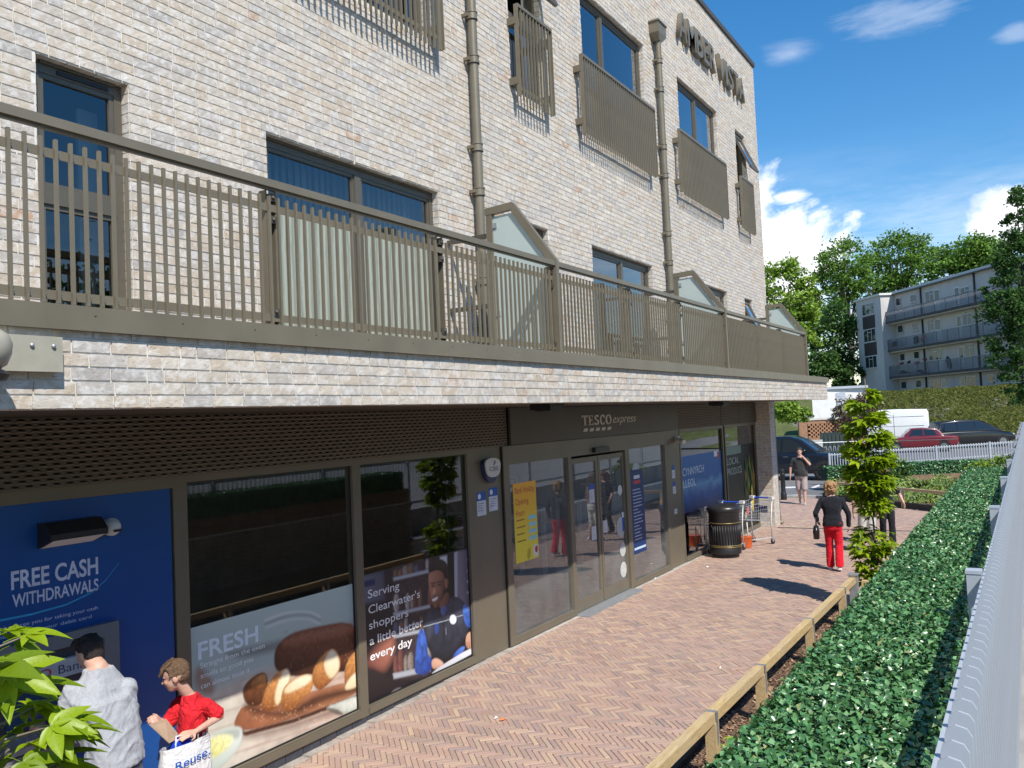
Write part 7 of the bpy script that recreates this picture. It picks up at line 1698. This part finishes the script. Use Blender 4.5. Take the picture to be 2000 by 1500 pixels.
def vehicle(name, label, cat, loc, yaw, col_, body, cabin, wheels, wr, tr_w, side_win, lights=True, rimm=None, chrome=False):
    t_ = thing(name, label, cat, loc, yaw, local=True); pm_ = paint(name + '_paint', col_)
    m = MB(); loft_sec(m, [rr_sec(*s_) for s_ in body]); bo = m.build('body', pm_, t_, autos=True)
    if cabin:
        m = MB(); loft_sec(m, [rr_sec(x, zb - .06, zt, hb, .09, hb - ht) for x, zb, zt, hb, ht in cabin]); ca_ = m.build('cabin', pm_, t_, autos=True)
    def hwat(x, z):
        xs2 = [c[0] for c in cabin]; i = max(0, min(len(xs2) - 2, sum(1 for q in xs2 if q < x) - 1)); c0, c1 = cabin[i], cabin[i + 1]; u = (x - c0[0]) / (c1[0] - c0[0] + 1e-6); zb, zt, hb, ht = [c0[k] + (c1[k] - c0[k]) * u for k in (1, 2, 3, 4)]
        v = min(max((z - zb) / max(zt - zb, .05), 0), 1); return hb + (ht - hb) * v
    for sg in (-1, 1):
        for w_ in side_win:
            m = MB(); P = [(x, sg * (hwat(x, z) + .012), z) for x, z in w_]; m.prism(P if sg > 0 else P[::-1], (0, -.02 * sg, 0)); m.build('side_window', cglass, t_)
        for wx in wheels:
            m = MB(); y = sg * (tr_w - .02); m.tube([(wx, y - .11, wr), (wx, y + .11, wr)], wr, 24); w2 = m.build('wheel', tyre, t_, autos=True)
            m = MB(); m.tube([(wx, sg * (tr_w + .085), wr), (wx, sg * (tr_w + .10), wr)], wr * .64, 20)
            for q in range(5): t = q * 1.2566; m.bar((wx, sg * (tr_w + .105), wr), (wx + wr * .6 * math.cos(t), sg * (tr_w + .105), wr + wr * .6 * math.sin(t)), .05, .02, up=(0, 1, 0))
            m.build('rim', rimm or alloy, w2, autos=True)
            m = MB(); m.tube([(wx, sg * (tr_w - .14), wr + .02), (wx, sg * (tr_w + .075), wr + .02)], wr * 1.17, 24); m.build('wheel_arch', MAT['hollow_shade'], t_, autos=True)
    return t_, pm_
def screens(t_, front, rear):
    for nm, q in (('windscreen', front), ('rear_window', rear)):
        if not q: continue
        (x0, z0, h0), (x1, z1, h1) = q; dx = .025 if nm == 'windscreen' else -.025
        m = MB(); P = [(x0 + dx, -h0, z0), (x0 + dx, h0, z0), (x1 + dx, h1, z1), (x1 + dx, -h1, z1)]; m.prism(P if nm == 'windscreen' else P[::-1], (-dx * .6, 0, -.01)); m.build(nm, cglass, t_)
def lamps(t_, xf, zf, yf, xr, zr, yr_, plate=None, pc_=(.62, .50, .06)):
    for sg in (-1, 1):
        m = MB(); m.ell((xf, yf * sg, zf), (.07, .16, .075), 12, 8); m.build('headlight', lampm, t_, smooth=True); m = MB(); m.box(xr - .03, yr_ * sg - .09, zr - .16, xr + .04, yr_ * sg + .09, zr + .16); m.build('tail_light', tailm, t_)
    m = MB(); m.box(xr - .025, -.26, (plate or .75) - .06, xr - .004, .26, (plate or .75) + .06); m.build('rear_plate', plain('yellow_plate', pc_, .5), t_)
fw_ = hz(1612, 938)
suv, sp_m = vehicle('parked_car', 'large black four wheel drive car parked beyond the bollard', 'car', (fw_[0] + .98, fw_[1] + 1.47, 0), R(-90), (.006, .009, .016),
    [(-2.40, .50, 1.02, .86, .15), (-2.30, .34, 1.10, .96, .15), (-1.4, .26, 1.14, .99, .14), (0, .26, 1.13, .99, .14), (1.0, .26, 1.11, .99, .14), (1.8, .28, 1.08, .97, .18), (2.25, .34, 1.00, .92, .2), (2.42, .45, .88, .80, .2)],
    [(-2.25, 1.05, 1.30, .90, .80), (-2.05, 1.08, 1.72, .93, .74), (-1.0, 1.10, 1.80, .94, .74), (.1, 1.10, 1.79, .94, .74), (.55, 1.08, 1.66, .94, .76), (1.15, 1.04, 1.20, .92, .86)], (-1.47, 1.47), .40, .90,
    [[(-1.95, 1.17), (-1.25, 1.15), (-1.25, 1.66), (-1.85, 1.66)], [(-1.18, 1.15), (-.25, 1.14), (-.25, 1.68), (-1.18, 1.68)], [(-.18, 1.14), (.78, 1.14), (.50, 1.46), (.15, 1.67), (-.18, 1.68)]], rimm=plain('black_alloy', (.03, .03, .032), .3, .6))
screens(suv, ((1.10, 1.18, .80), (.36, 1.72, .66)), ((-2.24, 1.15, .74), (-2.06, 1.66, .66))); lamps(suv, 2.28, .86, .66, -2.40, .9, .80)
for sg in (-1, 1):
    m = MB(); m.ell((.72, 1.06 * sg, 1.20), (.08, .10, .08), 10, 8); m.build('door_mirror', sp_m, suv, smooth=True)
    for x in (-.15, -1.15): m = MB(); m.box(x, .995 * sg - .012, .95, x + .2, .995 * sg + .012, .98); m.build('door_handle', alloy, suv)
    m = MB(); m.box(-1.9, .99 * sg - .015, .42, 1.9, .99 * sg + .012, .50); m.build('sill_trim', MAT['dark'], suv)
mpv, _ = vehicle('parked_car', 'black estate car with yellow rear plate parked below the grass bank', 'car', tuple(at(1897, 868, 53.5)[:2]) + (0,), R(-59), (.005, .005, .007),
    [(-2.42, .5, .98, .84, .15), (-2.34, .32, 1.04, .92, .15), (-1.3, .25, 1.06, .94, .14), (0, .25, 1.05, .94, .14), (1.2, .25, 1.0, .93, .16), (2.0, .28, .90, .88, .2), (2.42, .4, .74, .74, .18)],
    [(-2.36, 1.0, 1.28, .88, .76), (-2.15, 1.02, 1.66, .88, .68), (-1.0, 1.02, 1.74, .89, .68), (.1, 1.02, 1.72, .89, .68), (.8, 1.0, 1.44, .88, .72), (1.5, .96, 1.06, .86, .8)], (-1.45, 1.5), .33, .84,
    [[(-2.05, 1.1), (-1.3, 1.08), (-1.3, 1.58), (-1.98, 1.56)], [(-1.22, 1.08), (-.2, 1.07), (-.2, 1.62), (-1.22, 1.6)], [(-.12, 1.07), (1.1, 1.05), (.72, 1.36), (.2, 1.6), (-.12, 1.62)]])
screens(mpv, ((1.42, 1.05, .76), (.42, 1.64, .6)), ((-2.37, 1.08, .72), (-2.18, 1.60, .6))); lamps(mpv, 2.3, .72, .62, -2.43, .95, .78, .82)
red, rp_ = vehicle('parked_car', 'dark red classic saloon car parked between the white van and black estate', 'car', tuple(at(1792, 868, 51)[:2]) + (0,), R(105), (.13, .008, .016),
    [(-2.1, .45, .88, .70, .12), (-2.0, .33, .93, .78, .12), (-.8, .28, .95, .80, .1), (.8, .28, .93, .80, .1), (1.6, .30, .88, .78, .12), (2.05, .38, .82, .70, .12)],
    [(-1.35, .90, 1.0, .74, .68), (-1.0, .90, 1.38, .75, .62), (-.2, .90, 1.44, .75, .62), (.35, .90, 1.41, .75, .62), (.80, .88, 1.0, .74, .68)], (-1.3, 1.3), .31, .72,
    [[(-.95, .98), (-.3, .98), (-.3, 1.36), (-.82, 1.34)], [(-.22, .98), (.56, .98), (.34, 1.33), (-.22, 1.36)]])
screens(red, ((.78, .97, .64), (.40, 1.36, .54)), ((-1.33, .98, .6), (-1.04, 1.33, .54))); lamps(red, 2.02, .70, .54, -2.1, .7, .6)
for sg in (-1, 1): m = MB(); m.box(-1.9, .80 * sg - .01, .70, 1.9, .80 * sg + .012, .73); m.build('chrome_strip', alloy, red)
van, vp_ = vehicle('parked_van', 'white high roof panel van parked behind the slender sapling', 'van', tuple(at(1722, 868, 58)[:2]) + (0,), R(104), (.72, .72, .71),
    [(-2.9, .45, 2.35, .92, .12), (-2.8, .34, 2.50, .97, .14), (-1.0, .30, 2.56, .98, .16), (.7, .30, 2.54, .98, .16), (1.25, .30, 2.32, .98, .2), (1.55, .3, 1.9, .97, .2), (1.95, .3, 1.32, .96, .15), (2.5, .32, 1.12, .92, .2), (2.85, .4, .95, .82, .2)], [(1.0, 1.2, 2.2, .965, .90), (1.5, 1.2, 2.0, .965, .90), (2.0, 1.15, 1.4, .955, .9)], (-1.75, 1.9), .35, .86,
    [[(.62, 1.32), (1.78, 1.30), (1.45, 1.85), (.72, 1.88)]])
for sg in (-1, 1):
    for zz, h_, mt_ in ((.62, .12, MAT['dark']), (1.42, .018, MAT['steel']), (2.05, .014, MAT['steel'])): MB().box(-2.6, sg * .985 - .012, zz, .55, sg * .985 + .012, zz + h_).build('side_moulding', mt_, van)
    MB().box(-.75, sg * .985 - .012, .75, -.735, sg * .985 + .012, 2.2).build('door_gap', MAT['dark'], van); MB().ell((1.75, sg * 1.10, 1.42), (.07, .10, .16), 10, 8).build('door_mirror', MAT['dark'], van, smooth=True)
screens(van, ((1.98, 1.34, .82), (1.40, 2.08, .72)), None); lamps(van, 2.72, .85, .66, -2.92, 1.2, .86)
wc, _ = vehicle('parked_car', 'white hatchback glimpsed past the corner pier behind the black car', 'car', (43.2, 12.6, 0), R(-80), (.62, .63, .63),
    [(-2.0, .42, .85, .75, .15), (-1.9, .3, .95, .84, .15), (0, .24, .96, .86, .14), (1.2, .26, .92, .84, .16), (1.9, .34, .78, .74, .2)], [(-1.9, .92, 1.2, .78, .7), (-1.5, .93, 1.44, .8, .62), (-.2, .94, 1.5, .8, .62), (.3, .92, 1.4, .8, .64), (1.1, .88, .98, .78, .72)], (-1.25, 1.25), .31, .76, [[(-1.4, 1.0), (-.3, 1.0), (-.3, 1.4), (-1.3, 1.36)], [(-.22, 1.0), (.75, .98), (.25, 1.34), (-.22, 1.4)]])
screens(wc, ((1.02, .96, .7), (.36, 1.36, .56)), ((-1.92, 1.0, .66), (-1.6, 1.38, .56))); lamps(wc, 1.84, .68, .6, -2.0, .8, .7)
# ================================================================ grey flats on the bank
Q = at(1719, 577, 92); U = at(1920, 528, 75) - Q; U[2] = 0; U /= np.linalg.norm(U); Nn_ = np.array([-U[1], U[0], 0.0])
if Nn_[0] > 0: Nn_ = -Nn_
fl = thing('grey_flats', 'grey four storey block of flats with access balconies on the grass bank', 'building', (Q[0], Q[1], 3.8))
def fp(px, py, off=0.0):
    """pixel -> (s along facade, z) on the facade plane moved out by off"""
    d = ray(px, py); O = Q + Nn_ * off; t = np.dot(O - CAM, Nn_) / np.dot(d, Nn_); P = CAM + d * t; return np.dot(P - Q, U), P[2]
def fpt(s_, z, o_): P = Q + U * s_ + Nn_ * o_; return (P[0], P[1], z)
def fbox(mb, s0, s1, z0, z1, o0, o1): mb.prism([fpt(s0, z0, o0), fpt(s1, z0, o0), fpt(s1, z0, o1), fpt(s0, z0, o1)], (0, 0, z1 - z0)); return mb
Zb = lambda x, y: (1620 + x * .17, 560 + y * .17)
rend = NT('grey_render'); rpz = rend.pos(); rend.col(rend.mix(rend.maprange(rend.noise(.5, 6, .7, vec=rpz, sc3=(1, 1, .4)), .4, .7, 0, .6), (.58, .555, .535), (.40, .38, .37))); rend.set(Roughness=.95); rend = rend.m
zTop = Q[2]; s_t0 = fp(1671, 583)[0]; s_r = 26.0; MO = -1.6       # main facade sits back from the stair tower
m = MB(); fbox(m, s_t0, 0, 2.5, zTop, -5, 0); m.build('stair_tower', rend, fl)
m = MB(); fbox(m, s_t0 - .2, .2, zTop, zTop + .22, -5.2, .2); m.build('tower_roof', wm, fl)
zE = fp(*Zb(720, 95), MO)[1]; m = MB(); fbox(m, -.0, s_r, 2.5, zE, -9, MO); m.build('main_wall', rend, fl)
m = MB(); m.prism([fpt(-.3, zE, MO + .35), fpt(s_r, zE, MO + .35), fpt(s_r, zE, -9.3), fpt(-.3, zE, -9.3)], (0, 0, .25)); roof = m.build('roof', plain('pale_roof_sheet', (.50, .52, .53), .5), fl)
m = MB(); fbox(m, -.3, s_r, zE - .12, zE, MO + .30, MO + .42); m.build('gutter', MAT['dark'], roof)
wfr = plain('upvc', (.62, .62, .61), .5); wgl = NT('far_glass'); wgl.col((.03, .04, .045)); wgl.set(Roughness=.08); wgl = wgl.m
def fwin(x0, y0, x1, y1, off, divs=1, door=False, y2=None):
    cx, cy = (x0 + x1) / 2, (y0 + y1) / 2; s0 = fp(*Zb(x0, cy), off)[0]; s1 = fp(*Zb(x1, cy), off)[0]; z1 = fp(*Zb(cx, y0), off)[1]; z0 = fp(*Zb(cx, y1), off)[1]
    m = MB(); fbox(m, s0, s1, z0, z1, off - .02, off + .05); w_ = m.build('window', wfr, fl)
    for k in range(divs):
        a, b = s0 + (s1 - s0) * k / divs + .05, s0 + (s1 - s0) * (k + 1) / divs - .05; m = MB(); fbox(m, a, b, z0 + .07, z1 - .07, off + .03, off + .06); m.build('pane', wgl, w_)
        if divs > 1 and k == 1: m = MB(); fbox(m, a - .02, b + .02, z1 - .42, z1 - .36, off + .05, off + .075); m.build('glazing_bar', wfr, w_)
    m = MB(); fbox(m, s0 - .06, s1 + .06, z0 - .08, z0, off, off + .12); m.build('sill', rend, w_)
def fdoor(x0, x1, y0, y1, off):
    cx = (x0 + x1) / 2; s0 = fp(*Zb(x0, (y0 + y1) / 2), off)[0]; s1 = fp(*Zb(x1, (y0 + y1) / 2), off)[0]; z1 = fp(*Zb(cx, y0), off)[1]; z0 = fp(*Zb(cx, y1), off)[1]
    m = MB(); fbox(m, s0, s1, z0, z1, off - .02, off + .045); d_ = m.build('door', wfr, fl); m = MB(); fbox(m, s0 + .12, s1 - .12, z0 + (z1 - z0) * .5, z1 - .12, off + .03, off + .055); m.build('pane', wgl, d_)
for q in ((380, 190, 515, 325), (400, 485, 535, 635), (420, 795, 550, 935)): fwin(*q, 0.0, 3)
for q in ((385, 338, 525, 483), (405, 642, 545, 790)):
    s0 = fp(*Zb(q[0], q[1] + 70))[0]; s1 = fp(*Zb(q[2], q[1] + 70))[0]; z1 = fp(*Zb((q[0] + q[2]) / 2, q[1]))[1]; z0 = fp(*Zb((q[0] + q[2]) / 2, q[3]))[1]; m = MB(); fbox(m, s0, s1, z0, z1, -.02, .04); m.build('spandrel_panel', plain('brown_panel', (.045, .036, .034), .7), fl)
for q, dv_ in (((660, 150, 700, 265), 1), ((770, 125, 830, 220), 1), ((930, 85, 1000, 180), 1), ((1105, 45, 1200, 175), 2), ((1510, 0, 1610, 90), 2), ((670, 470, 720, 590), 1), ((790, 440, 850, 530), 1), ((955, 410, 1015, 505), 1), ((1130, 375, 1200, 515), 2), ((1535, 305, 1640, 445), 2),
               ((690, 790, 740, 900), 1), ((815, 765, 870, 855), 1), ((975, 740, 1035, 830), 1), ((1150, 705, 1255, 850), 2), ((1560, 655, 1665, 805), 2), ((1785, 630, 1850, 730), 1), ((830, 1085, 890, 1175), 1), ((1000, 1070, 1060, 1160), 1), ((1170, 1065, 1285, 1200), 2), ((1575, 1025, 1700, 1175), 3), ((1820, 1000, 1895, 1100), 1)): fwin(*q, MO, dv_)
for q in ((1207, 1275, 25, 285), (1440, 1502, 0, 225), (1210, 1290, 365, 620), (1465, 1525, 325, 585), (1262, 1312, 700, 965), (1487, 1552, 680, 940), (1292, 1350, 1055, 1240), (1508, 1565, 1030, 1230)): fdoor(*q, MO)
bf = plain('balcony_edge', (.075, .078, .085), .8, 0, .2, 1); brm = plain('balcony_rail', (.20, .20, .21), .6, .3)
for (xa, ya) in ((900, 352), (920, 690), (940, 1008)):
    zb = fp(*Zb(xa, ya), MO + 1.0)[1]; m = MB(); fbox(m, .02, s_r, zb - .22, zb, MO, MO + 1.15); ba = m.build('access_balcony', bf, fl)
    m = MB(); fbox(m, .02, s_r, zb - .36, zb - .22, MO, MO + .9); m.build('soffit', rend, ba)
    for z in (1.05, .08): m = MB(); fbox(m, .02, s_r, zb + z, zb + z + .05, MO + 1.06, MO + 1.11); m.build('rail', brm, ba)
    m = MB(); s_ = .1
    while s_ < s_r: fbox(m, s_, s_ + .022, zb + .1, zb + 1.06, MO + 1.075, MO + 1.097); s_ += .13
    m.build('bars', brm, ba, kind='stuff')
    s_ = .05
    while s_ < s_r: m = MB(); fbox(m, s_, s_ + .06, zb, zb + 1.1, MO + 1.06, MO + 1.12); m.build('post', brm, ba); s_ += 1.75
for xa in (1075, 1700):
    s_ = fp(*Zb(xa, 500), MO)[0]; m = MB(); fbox(m, s_, s_ + .14, 3.0, zE, MO, MO + .14); m.build('soil_pipe', MAT['dark'], fl)
for i, (x, y, w_, h, c) in enumerate(((740, 660, .9, .6, (.05, .05, .06)), (1000, 610, .7, .7, (.03, .03, .035)), (1075, 590, .5, .6, (.45, .12, .05)), (1380, 870, .7, 1.2, (.06, .09, .08)), (910, 865, .5, .3, (.03, .05, .03)), (830, 885, .6, .3, (.22, .05, .07)), (1010, 880, .7, .35, (.25, .06, .08)), (1100, 830, .6, .3, (.25, .05, .06)), (860, 985, 1.1, .4, (.05, .07, .05)), (1050, 975, 1.0, .4, (.08, .06, .05)))):
    s_, z = fp(*Zb(x, y), MO + .8); m = MB(); rs = random.Random(i)
    for k in range(5): m.ell(fpt(s_ + rs.uniform(-w_, w_) * .4, z + rs.uniform(-h, h) * .3, MO + .8), (w_ * .25, w_ * .25, h * .35), 8, 6)
    tag(m.build('balcony_clutter', plain('clutter', c, .8), smooth=True), ('dark bicycle shapes on the second balcony near the stair tower', 'black storage tub on the second balcony', 'orange item on the second balcony', 'dark cupboard on the third balcony beside a door', 'dark hanging basket between flower baskets', 'pink flower basket next to the stair tower', 'pink flower basket below the middle small window', 'red flower basket by the soil pipe', 'row of pots on the third balcony near the stair tower', 'row of pots on the third balcony by the soil pipe')[i], 'clutter' if i in (0, 1, 2, 3) else 'plant')

bpy.data.scenes.remove(side)
